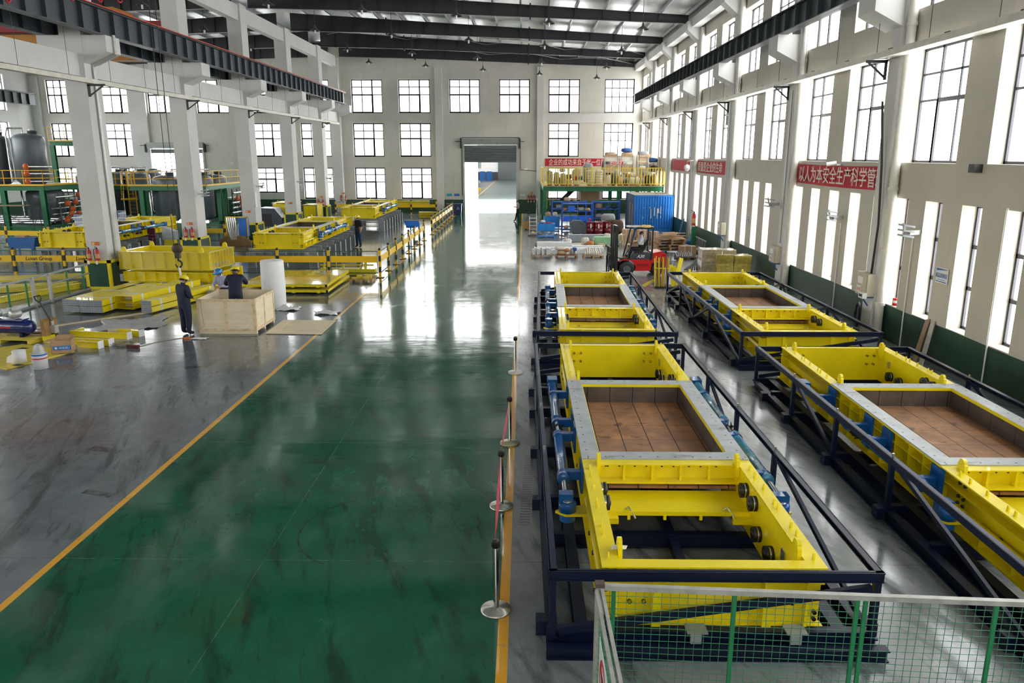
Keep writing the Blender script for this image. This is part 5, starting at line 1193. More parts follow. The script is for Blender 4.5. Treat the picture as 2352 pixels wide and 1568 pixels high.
t = thing('paint_bucket', 'white paint bucket with red and blue bands holding a bag', 'bucket', (-12.62, 19.02, 0))
MB().lathe([(.001, 0), (.17, 0), (.185, .4), (.19, .41), (.175, .41), (.165, .03)], n=24).build('bucket', M_PWHITE, t); MB().lathe([(.1838, .36), (.187, .41)], n=24).build('blue_band', M_SIGNB, t); MB().lathe([(.1825, .27), (.1838, .30)], n=24).build('red_band', M_RED, t)
m = MB(); m.lathe([(.15, .34), (.13, .5), (.09, .62), (.001, .66)], n=9, smooth=False); m.build('bag', mat('grey_bag', (.5, .5, .5), .4), t)
t = thing('paper_roll', 'white paper roll with a loose end on the yellow board', 'paper roll', (-13.48, 19.5, .03)); MB().lathe([(.001, 0), (.16, 0), (.165, .32), (.04, .325), (.04, .29), (.001, .29)], n=26).build('roll', M_PWHITE, t)
MB().add([(-.1, -.12, .0), (-.1, -.12, .25), (-.3, -.05, .15), (-.34, -.05, .0)], [(0, 1, 2, 3)]).build('loose_end', M_PWHITE, t)
t = thing('bottle', 'small dark bottle with green cap beside the bucket', 'bottle', (-13.0, 19.35, .0)); MB().lathe([(.001, .03), (.035, .03), (.035, .15), (.015, .2), (.001, .2)], n=12).build('body', mat('brown_glass', (.06, .02, .01), .2), t); MB().cyl((0, 0, .2), (0, 0, .225), .016, 8).build('cap', M_GRND, t)
# crane hook with sling
t = thing('crane_hook', 'rusty crane hook block with white sling hanging over the packing area', 'crane hook', (-11.45, 25.0, 0))
MB().tube([(-.1, 0, 2.5), (-.1, 0, 10.9)], .012, 5).build('hoist_rope', M_DARK, t); MB().tube([(.1, 0, 2.5), (.1, 0, 10.9)], .012, 5).build('hoist_rope', M_DARK, t)
m = MB(); m.lathe([(.001, -.09), (.1, -.09), (.17, -.05), (.18, 0), (.17, .05), (.1, .09), (.001, .09)], (0, 0, 2.42), 20, 'y'); m.box(-.08, .08, -.07, .07, 2.1, 2.35); m.build('sheave_block', mat('rusty_black', (.07, .05, .035), .5, .3, .35, 8.), t)
hk = [(0, 0, 2.1), (0, 0, 2.02)]+[(.11*math.sin(a), 0, 1.91+.11*math.cos(a)) for a in [math.pi*k/8 for k in range(0, 13)]]
MB().tube(hk, [.03]*2+[.032]*10+[.025, .02, .012], 8).build('hook', M_DARK, t)
MB().tube([(0, 0, 1.83), (.06, 0, 1.2), (.12, .1, .3)], .035, 8).build('sling', M_PWHITE, t)
MB().box(-1.0, 1.0, -.9, .9, 10.85, 11.3).build('crane_trolley', M_CRORG, t)
# ---- cabinets around the third and fourth columns
def cabinet(x, y, w, d, h, lab, frame=True):
    t = thing('machine_cabinet', lab, 'cabinet', (x, y, 0))
    MB().box(.03, w-.03, .03, d-.03, .1, h-.05).build('body', M_YEL, t)
    m = MB()
    for a in (0, w-.06):
        for b in (0, d-.06): m.box(a, a+.06, b, b+.06, 0, h)
    m.build('corner_post', M_BLUE, t)
    MB().box(-.02, w+.02, -.02, d+.02, h, h+.04).build('roof_plate', M_YELF, t)
    MB().box(.1, w-.1, .0, .03, .2, h-.15).build('door', M_YEL, t)
    l = None
    for a in (.1, w-.1):
        if l is None: l = MB().lathe([(.05, -.012), (.075, 0), (.05, .012), (.03, 0), (.05, -.012)], n=14, axis='y').build('lifting_eye', M_YEL, t); o = l
        else: o = l.copy(); COL.objects.link(o); o.parent = t
        o.location = (a, d/2, h+.09)
    for zz in range(7): MB().box(w-.03, w-.02, .2, d-.25, .3+zz*.17, .36+zz*.17).build('louvre', M_YELF, t)
    return t
cabinet(-19.9, 60.6, 1.6, 2.6, 1.75, 'yellow cabinet with blue posts behind the dark control desk'); cabinet(-18.6, 64.5, 1.2, 2.1, 1.35, 'yellow cabinet with blue posts left of the fifth column')
t = thing('control_desk', 'dark grey control desk with sloping top before the yellow cabinet', 'control desk', (-20.1, 58.2, 0))
MB().prism([(0, .05), (1.7, .05), (1.7, .8), (1.15, 1.5), (0, 1.55)], 'y', 0, .7).build('housing', mat('desk_slate', (.05, .07, .10), .3, .2), t); MB().prism([(.0, .05), (1.7, .05), (1.7, .8), (1.15, 1.5), (0, 1.55)], 'y', .74, 1.5).build('housing', mat('desk_slate', (.05, .07, .10), .3, .2), t)
MB().box(.1, .9, -.02, 0, .15, 1.1).build('dark_opening', M_BLACK, t); MB().bar((1.15, -.01, 1.52), (1.72, -.01, .8), .01, .05, (0, 1, 0)).build('edge_trim', M_ALU, t)
t = thing('metal_hood', 'pale grey sloped metal hood left of the raised gate', 'hood', (-19.0, 50.4, 0)); MB().prism([(0, .7), (1.0, .7), (1.0, 1.7), (.25, 1.45)], 'y', 0, .6).build('hood', M_ALU, t); MB().box(.1, .9, .1, .5, 0, .7).build('base', M_YELF, t)
t = thing('metal_hood', 'pale grey sloped metal hood beside the second column', 'hood', (-19.9, 41.8, 0)); MB().prism([(0, .9), (.7, .9), (.7, 1.35), (.0, 1.6)], 'y', 0, .5).build('hood', M_STL, t); MB().box(.05, .6, .05, .45, 0, .9).build('base', M_YEL, t)
t = thing('hose_rack', 'yellow rack hung with silver hoses beside a blue box left of the third column', 'rack', (-18.35, 47.0, 0))
for x in (0, 1.3): MB().box(x-.03, x+.03, 0, .06, 0, 1.75).build('upright', M_YEL2, t)
MB().box(-.03, 1.33, 0, .06, 1.7, 1.76).build('crossbar', M_YEL2, t); MB().prism([(-.45, 0), (1.5, 0), (1.5, .25), (1.1, .6), (-.1, .6), (-.45, .3)], 'y', -.1, 0).build('cradle_plate', M_OLIVE, t)
for i in range(5): MB().tube([(.1+.12*i, -.04, 1.7), (.12+.13*i, -.1, 1.2), (.2+.1*i, -.08, .7), (.3+.07*i, -.06, .35)], .045, 8).build('silver_hose', M_STEELB, t)
MB().box(.8, 1.25, -.06, .5, .55, 1.68).build('blue_box', M_BLUEB, t)
t = thing('hose_rack', 'yellow stand with brown and purple folded belts right of the nearest column', 'rack', (-22.4, 44.2, 0))
for x in (0, .9): MB().box(x-.05, x+.05, 0, .08, 0, 1.45).build('upright', M_YEL2, t)
MB().box(-.05, .95, 0, .08, 1.38, 1.46).build('crossbar', M_YEL2, t)
for i in range(3): MB().box(.08+.18*i, .23+.18*i, -.15, -.02, .25, 1.35).build('brown_belt', mat('brown_belt', (.12, .09, .065), .8, 0, .3, 9.), t)
for i in range(3): MB().box(.62+.13*i, .74+.13*i, -.15, -.02, .2, 1.3).build('purple_belt', mat('purple_belt', (.20, .03, .10), .8, 0, .3, 9.), t)
t = thing('tilt_bin', 'blue steel tilt bin on legs in the left hall', 'bin', (-27.7, 40.6, 0)); MB().prism([(0, .55), (1.35, .55), (1.5, 1.12), (-.05, 1.12)], 'y', 0, .8).build('bin', M_BLUE, t)
for x, y in ((.1, .1), (1.2, .1), (.1, .7), (1.2, .7)): MB().box(x-.04, x+.04, y-.04, y+.04, 0, .56).build('leg', M_BLUE, t)
MB().box(.3, .8, .2, .6, 1.0, 1.2).build('cardboard_content', M_CARD, t)
t = thing('tilt_table', 'blue drawing table on a thin stand behind the lane fence', 'table', (-6.95, 46.8, 0)); MB().bar((-.25, 0, 1.25), (.25, -.0, 1.25), .5, .03, (0, -.5, 1)).build('stem_head', M_BLUE, t)
MB().prism([(-.42, 1.55), (.5, 1.55), (.58, 1.18), (-.25, 1.18)], 'y', -.05, 0).build('top', M_BLUEB, t); MB().box(-.03, .03, -.03, .03, 0, 1.2).build('leg', M_BLUE, t); MB().box(-.3, .3, -.2, .2, 0, .03).build('base', M_BLUE, t)
tag(MB().box(-6.95, -6.7, 47.9, 48.2, 0, .2).build('carton', M_CARD), 'small brown carton on the floor behind the lane fence', 'carton')
for i, z in enumerate((.05, .31)): ibeam_thing('steel_beam', (-9.35, 68.2, z+.13), (-7.3, 68.2, z+.13), .4, .24, M_YEL, '%s yellow beam in the short pile near the end wall' % ['lower', 'upper'][i])
def bin_(x, mt, lab):
    t = thing('wheelie_bin', lab, 'bin', (x, 72.2, 0)); MB().prism([(-.27, .0), (.27, .0), (.33, .95), (-.33, .95)], 'y', -.3, .3).build('body', mt, t); MB().box(-.36, .36, -.36, .34, .95, 1.03).build('lid', mt, t); return t
b_ = bin_(-6.2, mat('bin_navy', (.008, .02, .12), .4), 'navy blue wheelie bin beside the roller door'); text_mesh('recycling_mark', '△', .28, M_PWHITE, b_, (0, -.34, .62), (R(90), 0, 0)); bin_(-6.95, mat('bin_maroon', (.16, .01, .01), .4), 'dark red wheelie bin left of the navy one')
# ---- tank skids
def actuator(t, c, r=.16, ax='x', d=1):
    MB().lathe([(.001, -.14), (r*.7, -.14), (r, -.1), (r, .1), (r*.7, .14), (.001, .14)], c, 14, ax).build('valve_actuator', M_ORNG, t)
def manifold(lab, X, ys, zs, seed):
    rnd = random.Random(seed); t = thing('pipe_manifold', lab, 'pipework', (X, 0, 0)); y0, y1 = ys; z0, z1 = zs
    n = 5
    for i in range(n): z = z0+(z1-z0)*(i+.5)/n; MB().cyl((rnd.uniform(-.5, .1), y0, z), (.1, y1, z), rnd.uniform(.04, .08), 10).build('pipe', M_STEELB, t)
    for i in range(4): y = y0+(y1-y0)*(i+.5)/4; MB().cyl((-.2, y, z0-.2), (-.2, y, z1+.1), rnd.uniform(.04, .07), 10).build('riser_pipe', M_PIPEG, t)
    for i in range(9):
        y = rnd.uniform(y0+.3, y1-.3); z = z0+(z1-z0)*((i % 5)+.5)/5; c_ = (rnd.uniform(.1, .3), y, z+rnd.uniform(-.08, .08)); actuator(t, c_, rnd.uniform(.15, .23))
        MB().lathe([(.001, 0), (.13, 0), (.13, .04), (.001, .04)], (c_[0]-.3, c_[1]+.3, c_[2]), 12, 'x').build('flange', M_STEELB, t)
    return t
M_PIPEG = mat('dark_grey_pipe', (.10, .11, .12), .35, .4)
def tank(lab, x, y, z0, z1, r, grp=None, man=False):
    t = thing('pressure_tank', lab, 'tank', (x, y, z0), 0, grp); h = z1-z0
    MB().lathe([(.001, 0), (r*.7, .03), (r, .35), (r, h-.45), (r*.97, h-.28), (r*.8, h-.12), (r*.45, h-.02), (.001, h)], n=32).build('shell', M_TANK, t)
    m = MB(); m.cyl((.2, 0, h-.1), (.2, 0, h+.28), .06, 10); m.tube([(-.2, -.2, h-.1), (-.2, -.2, h+.35), (-r*.95, -.6, h+.35), (-r*1.02, -.75, h-.1), (-r*1.02, -.75, .2)], .07, 8); m.build('top_pipe', M_STEELB, t)
    m = MB(); m.lathe([(.001, h-.1), (.32, h-.1), (.32, h+.12), (.36, h+.13), (.36, h+.2), (.001, h+.22)], (.25, .25, 0), 18); m.build('manway', M_TANK, t); return t
def skid(lab, x0, x1, y0, y1, zd, posts, rails=True):
    t = thing('tank_platform', lab, 'platform', (0, 0, 0))
    m = MB()
    for y in (y0, y1): m.ibeam((x0, y, zd-.17), (x1, y, zd-.17), .25, .34, .02)
    m.build('deck_beam', M_GRN, t)
    for x in (x0, x1): MB().ibeam((x, y0, zd-.17), (x, y1, zd-.17), .25, .34, .02).build('deck_side_beam', M_GRN, t)
    for (x, y) in posts: MB().ibeam((x, y, .0), (x, y, zd-.3), .34, .3, .03, (0, 1, 0)).build('post', M_GRN, t)
    m = MB()
    for y in (y0, y1): m.ibeam((x0, y, .15), (x1, y, .15), .25, .3, .02)
    m.build('base_beam', M_GRN, t); m = MB(); m.ibeam((x1, y0, .15), (x1, y1, .15), .25, .3, .02); m.build('base_side_beam', M_GRN, t)
    MB().box(x0, x1, y0, y1, zd, zd+.03).build('deck', M_GREY, t)
    MB().box(x0-.05, x1+.14, y0-.16, y0-.12, zd, zd+.12).box(x1+.12, x1+.16, y0-.16, y1, zd, zd+.12).build('toe_board', M_YEL2, t)
    for (p, q) in (((x0, y0-.1), (x1+.1, y0-.1)), ((x1+.1, y0-.1), (x1+.1, y1))):
        for z in (.55, 1.1): MB().tube([(*p, zd+z), (*q, zd+z)], .03, 6).build('hand_rail', M_YEL2, t)
        n = max(2, int((Vector(q)-Vector(p)).length/1.3))
        for i in range(n+1): c_ = Vector(p)+(Vector(q)-Vector(p))*i/n; MB().cyl((c_.x, c_.y, zd), (c_.x, c_.y, zd+1.1), .03, 6).build('rail_post', M_YEL2, t)
    return t
skid('green tank platform with yellow hand rail at the left picture edge', -42.2, -35.1, 56.2, 62.5, 3.25, ((-42, 56.2), (-38.1, 56.2), (-35.2, 56.2), (-35.2, 62.4)))
skid('taller green tower frame behind the left tank platform', -38.2, -35.7, 62.8, 66.2, 6.5, ((-38, 62.8), (-35.9, 62.8), (-35.9, 66.0)))
skid('green tank platform with caged ladder between the nearest and second columns', -39.5, -31.4, 64.4, 72.4, 2.95, ((-36, 64.4), (-31.45, 64.4), (-31.45, 71.8)))
skid('green tank platform between the second and third columns', -30.4, -24.5, 59.4, 68.6, 3.12, ((-29.5, 59.4), (-24.5, 61.9), (-24.5, 63.0), (-24.5, 68.4)))
tank('tall grey pressure tank on the left platform, whole one beside its twin', -36.9, 58.0, 3.28, 7.0, 1.1); tank('tall grey pressure tank cut by the left picture edge', -39.55, 58.0, 3.28, 6.9, 1.1)
tank('lower tank under the left platform with large bolted flange', -36.8, 59.0, .2, 3.0, 1.3)
m = MB(); m.lathe([(.001, -.06), (.62, -.06), (.62, .06)], (-36.6, 57.4, 2.35), 28, 'y'); tag(m.build('bolted_flange', M_TANK), 'round bolted manway flange under the left platform', 'flange')
for i, (x, y) in enumerate(((-37.5, 66.5), (-35.2, 66.6), (-33.2, 66.4), (-36.3, 69.5), (-33.6, 69.5))): tank('grey tank dome on the platform between the nearest and second columns, %s' % ['front left', 'front middle', 'front right', 'rear left', 'rear right'][i], x, y, .3, 4.05, 1.0, 'domed tanks on the middle platform')
for i, (x, y) in enumerate(((-28.4, 61.2), (-26.1, 62.2), (-26.3, 65.6), (-28.6, 65.5))): tank('grey tank dome on the platform beside the second column, %s' % ['front left', 'front right', 'rear right', 'rear left'][i], x, y, .3, 3.9, 1.0, 'domed tanks on the right platform')
manifold('pipes with orange valve actuators right of the caged ladder', -31.0, (64.8, 71.5), (.6, 2.6), 3); manifold('pipes with orange valve actuators left of the third column', -24.0, (63.4, 67.5), (.6, 2.6), 5); manifold('dark pipes and valves under the left platform', -34.6, (56.8, 61.8), (.5, 2.6), 8)
t = thing('pipe_manifold', 'three orange valves stacked before the tall left tank', 'pipework', (-36.5, 56.7, 3.3))
for z in (.25, .8, 1.3): actuator(t, (0, 0, z), .22); MB().cyl((0, 0, z), (1.9, 0, z), .06, 8).build('pipe', M_STEELB, t)
for i in range(4): tag(MB().cyl((-41, 57+.6*i, .5+.1*i), (-35.4, 56.9+.6*i, .5+.1*i), .14, 10).build('steel_pipe', M_STEELB), 'bright steel pipe lying low under the left platform, %s' % ordn[i], 'pipe', 'pipes under the left platform')
# caged ladder
t = thing('caged_ladder', 'yellow caged ladder hanging from the tank platform right of the nearest column', 'ladder', (-32.6, 64.0, 0))
for x in (-.3, .3): MB().box(x-.03, x+.03, -.03, .03, 0, 4.2).build('stile', M_YEL2, t)
for i in range(12): MB().cyl((-.3, 0, .5+.3*i), (.3, 0, .5+.3*i), .015, 5).build('rung', M_YEL2, t)
for z, w in ((1.9, .62), (3.0, .55), (4.1, .5)):
    MB().tube([(w*math.cos(a), -.45+w*.8*math.sin(a)-.1, z) for a in [math.pi*2*k/16 for k in range(17)]], .035 if z > 2 else .06, 5).build('cage_hoop', M_YEL2, t)
for k in range(6):
    a = math.pi+math.pi*k/5; MB().tube([(.62*math.cos(a), -.55+.5*math.sin(a), 1.9), (.5*math.cos(a), -.55+.4*math.sin(a), 4.1)], .02, 5).build('cage_bar', M_YEL2, t)
# scaffold in front of the left platform
t = thing('scaffold', 'thin dark scaffold with a plank before the left platform', 'scaffold', (-37.9, 54.6, 0))
for x in (0, 2.7):
    for y in (0, .9): MB().cyl((x, y, 0), (x, y, 1.9), .025, 6).build('upright', M_DARK, t)
for x in (0, 2.7): MB().bar((x, 0, .3), (x, .9, 1.7), .03, .03).build('cross_brace', M_DARK, t)
MB().bar((0, 0, .3), (2.7, 0, 1.8), .03, .03).build('cross_brace', M_DARK, t); MB().bar((2.7, 0, .3), (0, 0, 1.8), .03, .03).build('cross_brace', M_DARK, t)
MB().box(-.1, 2.1, 0, .9, 1.88, 1.93).build('plank', mat('old_plank', (.3, .24, .15), .8), t)
# ================================================================ right rear: mezzanine, container, forklift, stores
t = thing('mezzanine', 'green steel mezzanine with yellow railing in the right rear corner', 'mezzanine', (0, 0, 0))
MB().box(1.45, 11.0-.15, 61.2, 73.9, 3.0, 3.06).build('deck', M_CARD, t)
MB().ibeam((1.45, 61.2, 2.84), (10.8, 61.2, 2.84), .2, .36, .02).build('front_beam', M_GRN, t); MB().ibeam((1.55, 61.3, 2.84), (1.55, 73.8, 2.84), .2, .3, .02).build('side_beam', M_GRN, t)
for k in range(4): MB().ibeam((3.6+2.3*k, 61.4, 2.85), (3.6+2.3*k, 73.8, 2.85), .15, .25, .02).build('floor_joist', M_GRN, t)
for (x, y) in ((1.62, 61.3), (7.4, 61.3), (1.62, 67.5), (1.62, 73.5), (10.6, 73.5), (7.4, 67.5)): MB().ibeam((x, y, 0), (x, y, 2.66), .28, .28, .025, (0, 1, 0)).build('post', M_GRN, t)
M_RAIL = mat('pale_yellow_rail', (.78, .60, .05), .5)
for z in (3.2, 4.42): MB().box(1.45, 10.95, 61.15, 61.2, z, z+.05).build('front_rail', M_RAIL, t); MB().box(1.40, 1.45, 61.15, 67.0, z, z+.05).build('side_rail', M_RAIL, t)
bal = None
for k in range(44):
    x = 1.52+.2175*k
    if bal is None: bal = MB().box(-.03, .03, -.02, .02, 3.22, 4.44).build('baluster', M_RAIL, t); o = bal
    else: o = bal.copy(); COL.objects.link(o); o.parent = t
    o.location = (x, 61.17, 0)
for k in range(6):
    x = 1.52+.2175*k*8.7
    if x < 11: MB().box(x-.03, x+.03, 61.13, 61.2, 3.0, 4.46).build('rail_post', M_RAIL, t)
for k in range(24): o = bal.copy(); COL.objects.link(o); o.parent = t; o.location = (1.42, 61.4+.24*k, 0)
t = thing('staircase', 'dark steel staircase with yellow bars under the mezzanine', 'stairs', (0, 0, 0))
for y in (64.0, 64.9): MB().bar((1.9, y, .6), (4.3, y, 2.95), .06, .28).build('stringer', M_DARK, t)
for k in range(9): MB().box(1.95+.27*k, 2.2+.27*k, 64, 64.9, .65+.26*k, .69+.26*k).build('tread', M_DARK, t)
for k in range(9): MB().box(1.6+.24*k, 1.64+.24*k, 63.9, 63.94, .9+.24*k, 1.9+.24*k).build('baluster', M_YEL2, t)
MB().bar((1.6, 63.92, 1.9), (3.8, 63.92, 4.0), .05, .05).build('hand_rail', M_YEL2, t)
t = thing('mesh_fence', 'green mesh fence under the front of the mezzanine', 'fence', (0, 0, 0))
MB().box(1.5, 7.2, 60.85, 60.9, 1.9, 1.96).build('top_rail', M_GRND, t)
for x in (1.5, 3.6, 5.6, 7.15): MB().box(x-.04, x+.04, 60.85, 60.9, 0, 1.9).build('green_upright', M_GRND, t)
mesh_panel(t, (1.5, 60.87), (7.2, 60.87), .1, 1.9, .14, .14, .004)
t = thing('mesh_fence', 'short green mesh gate with white handle left of the mezzanine post', 'fence', (0, 0, 0))
MB().box(1.0, 1.04, 61.2, 64.5, 1.9, 1.96).build('top_rail', M_GRND, t); mesh_panel(t, (1.02, 61.2), (1.02, 64.5), .1, 1.9, .14, .14, .004); MB().box(1.0, 1.05, 61.15, 61.22, 0, 1.95).build('green_upright', M_GRND, t); MB().tube([(.95, 61.1, .1), (.95, 61.1, 1.3), (1.2, 61.1, 1.45)], .035, 8).build('white_handle', M_WHITE, t)
# racks and goods on the deck
rnd = random.Random(11)
GC = [mat('goods_tan', (.50, .36, .22), .8), mat('goods_cream', (.72, .68, .58), .7), mat('goods_grey', (.34, .35, .36), .7), mat('goods_blue', (.03, .10, .32), .6), mat('goods_red', (.38, .04, .04), .6), mat('goods_dark', (.05, .05, .05), .7), mat('goods_teal', (.35, .45, .44), .6), mat('goods_orange', (.55, .2, .04), .6)]
CN = ['tan', 'cream', 'grey', 'blue', 'red', 'black', 'pale teal', 'orange']
rk = 0
for i, x in enumerate((6.7, 8.0, 9.45, 10.0)):
    if i == 3: continue
    t = thing('storage_rack', 'cream storage rack on the mezzanine, %s from left' % ordn[i], 'rack', (x, 65.5, 3.06))
    for a in (0, 1.15):
        for b in (0, .9): MB().box(a-.03, a+.03, b-.03, b+.03, 0, 2.35).build('upright', M_TRAY, t)
    for z in (.1, .95, 1.85): MB().box(0, 1.15, 0, .9, z, z+.05).build('shelf', M_TRAY, t)
    MB().bar((0, 0, 1.0), (1.15, 0, 1.8), .04, .03).build('cross_brace', M_TRAY, t)
    for j, z in enumerate((.15, 1.0, 1.9, 2.2 if i < 2 else 2.15)):
        c_ = [0, 0, 1, 0, 6, 0, 1, 0, 0, 2, 0, 0][(i*4+j) % 12]
        tag(MB().box(x+.12, x+1.02, 65.6, 66.3, 3.06+z, 3.06+z+(.62 if j < 2 else .28)).build('storage_box', GC[c_]), '%s box on the %s rack, %s level' % (CN[c_], ordn[i], ['bottom', 'second', 'third', 'top'][j]), 'box')
def pack(name, c, d, lab, mi, cat='box', seed=0, amp=.12):
    """soft irregular bundle"""
    rr = random.Random(seed); m = MB(); n, k = 14, 8; vs = []
    for i in range(k+1):
        th = math.pi*i/k
        for j in range(n):
            ph = 2*math.pi*j/n; s = 1+amp*(rr.random()*2-1)
            cx = math.copysign(abs(math.cos(ph))**.6, math.cos(ph)); sy = math.copysign(abs(math.sin(ph))**.6, math.sin(ph)); st = max(1e-3, math.sin(th))**.5
            vs.append((c[0]+d[0]/2*cx*st*s, c[1]+d[1]/2*sy*st*s, max(0.0, c[2]+d[2]/2*(1-math.copysign(abs(math.cos(th))**.7, math.cos(th)))*(1+amp*.5*(rr.random()*2-1)))))
    m.add(vs, [(i*n+j, i*n+(j+1) % n, (i+1)*n+(j+1) % n, (i+1)*n+j) for i in range(k) for j in range(n)], True)
    return tag(m.build(name, GC[mi] if isinstance(mi, int) else mi), lab, cat)
M_NET = mat('beige_netting', (.45, .40, .27), .9, 0, .5, 30.)
for i, (x, w) in enumerate(((1.9, .55), (2.45, .5), (2.95, .55))): pack('net_bundle', (x+.1, 62.2, 3.06), (w, .8, 1.15-.1*i), 'beige net bundle on the mezzanine behind the railing, %s from left' % ordn[i], M_NET, 'bundle', i)
for i, (x, z, c_, w, h) in enumerate(((3.5, 3.06, 0, .6, .5), (3.5, 3.56, 5, .5, .35), (4.15, 3.06, 1, .5, .45), (4.1, 3.51, 4, .35, .3), (4.5, 3.5, 3, .3, .3), (3.0, 4.1, 2, .5, .3))):
    pack('goods_bundle', (x, 62.4, z), (w, .6, h), '%s bundle on the mezzanine between the nets and the sacks, %s' % (CN[c_], ['lowest left', 'upper left', 'lower right', 'upper middle', 'upper right', 'topmost'][i]), c_, 'bundle', 20+i)
k = 0
for col_ in range(2):
    for r_i in range(6):
        pack('white_sack', (5.3+.62*col_, 62.3, 3.06+.2*r_i), (.66, .6, .24), 'white sack in the %s stack on the mezzanine, layer %s from below' % (['left', 'right'][col_], ordn[r_i]), mat('sack_white', (.66, .64, .60), .7), 'sack', 40+k, .06); k += 1
MIX = [(6.75, 3.06, 1, .35, .8), (7.1, 3.06, 5, .4, .9), (7.65, 3.06, 0, .5, .7), (8.1, 3.06, 5, .45, .5), (8.6, 3.06, 1, .4, .65), (9.0, 3.06, 1, .4, .7), (9.4, 3.06, 2, .35, .6), (9.85, 3.06, 5, .5, .8), (10.35, 3.06, 0, .45, .9), (8.3, 3.7, 7, .35, .3), (7.4, 3.9, 6, .4, .4), (9.6, 3.86, 2, .6, .45), (10.3, 4.1, 5, .4, .5), (8.75, 3.7, 1, .6, .35), (9.5, 4.28, 1, .5, .3)]
for i, (x, z, c_, w, h) in enumerate(MIX): pack('goods_bundle', (x, 62.6 if z < 3.5 else 63.4, z), (w, .6, h), '%s bundle right on the mezzanine, %s from left in the %s' % (CN[c_], ORD[i] if i < 9 else ORD[i-9], 'front row' if i < 9 else 'upper heap'), c_, 'bundle', 60+i)
for i, (x, z, c_) in enumerate(((6.95, 5.42, 0), (8.35, 5.42, 0), (8.3, 5.75, 3), (9.7, 5.5, 2))): pack('goods_bundle', (x+.2, 65.9, z-.1), (.9, .7, .35), '%s bundle on top of a mezzanine rack, %s' % (CN[c_], ordn[i]), c_, 'bundle', 90+i)
for i, (x, c_, h, w) in enumerate(((4.6, 0, 1.2, .8), (5.6, 2, 1.7, 1.0), (7.2, 5, 2.0, .8), (8.0, 0, 1.5, .9), (8.95, 6, 1.8, .5), (10.3, 0, 1.9, .9))): pack('goods_bundle', (x, 69.5, 3.06), (w, 1.0, h), '%s bundle in the rear row on the mezzanine, %s from left' % (CN[c_], ORD[i]), c_, 'bundle', 300+i, .05)
t = thing('storage_rack', 'cream storage rack on the mezzanine beside the right wall', 'rack', (9.95, 63.2, 3.06))
for a in (0, .85):
    for b in (0, .8): MB().box(a-.03, a+.03, b-.03, b+.03, 0, 2.2).build('upright', M_TRAY, t)
for z in (.1, 1.0, 1.75): MB().box(0, .85, 0, .8, z, z+.05).build('shelf', M_TRAY, t)
for i, (z, c_, h) in enumerate(((1.05, 2, .5), (1.8, 3, .35))): pack('goods_bundle', (10.37, 63.6, 3.06+z), (.75, .7, h), '%s bundle on the mezzanine rack beside the right wall, %s shelf' % (CN[c_], ['middle', 'top'][i]), c_, 'bundle', 320+i)
# blue container
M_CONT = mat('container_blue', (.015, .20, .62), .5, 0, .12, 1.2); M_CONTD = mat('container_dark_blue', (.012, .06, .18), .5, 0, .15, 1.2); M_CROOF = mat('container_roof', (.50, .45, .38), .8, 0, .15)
t = thing('shipping_container', 'blue corrugated container beside the right wall under the mezzanine', 'container', (8.0, 56.5, 0), .01)
CWd, CLn, CHt = 2.85, 4.55, 2.6; pts = []; n = 14
for i in range(n):
    a = .1+(CWd-.2)*i/n; w = (CWd-.2)/n; pts += [(a, .06), (a+w*.3, .06), (a+w*.45, .015), (a+w*.85, .015)]
pts += [(CWd-.1, .06), (CWd-.1, .12), (.1, .12)]
MB().prism(pts, 'z', .12, CHt-.1).build('corrugated_front', M_CONT, t)
m = MB(); m.box(0, CWd, 0, .1, CHt-.12, CHt); m.box(0, CWd, 0, .1, 0, .14); m.box(0, .1, 0, .1, 0, CHt); m.box(CWd-.1, CWd, 0, .1, 0, CHt); m.build('frame', M_CONT, t)
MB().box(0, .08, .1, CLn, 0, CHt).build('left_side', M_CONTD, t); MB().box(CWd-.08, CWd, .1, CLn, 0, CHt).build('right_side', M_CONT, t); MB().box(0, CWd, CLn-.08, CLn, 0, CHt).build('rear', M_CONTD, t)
MB().box(.02, CWd-.02, .02, CLn-.02, CHt-.02, CHt+.01).build('roof', M_CROOF, t)
for y in (.5, 1.7): MB().box(-.015, 0, y, y+.75, .35, 1.95).build('grey_side_panel', mat('dirty_grey_panel', (.30, .31, .30), .7, 0, .4, 2.), t)
M_PEEL = mat('peeled_white', (.68, .68, .66), .8)
for i, (x, z, w, h) in enumerate(((1.2, .9, .06, .75), (1.44, 1.1, .07, .65), (1.66, .9, .05, .8), (1.68, 1.3, .14, .35), (1.9, 1.25, .06, .55), (1.92, .95, .05, .2), (.62, .9, .05, .18), (.68, 1.65, .06, .1), (1.1, 1.65, .08, .1))):
    MB().prism([(x, z), (x+w, z+.03), (x+w*.8, z+h), (x+w*.1, z+h-.05)], 'y', -.002, .012).build('peeled_mark', M_PEEL, t)
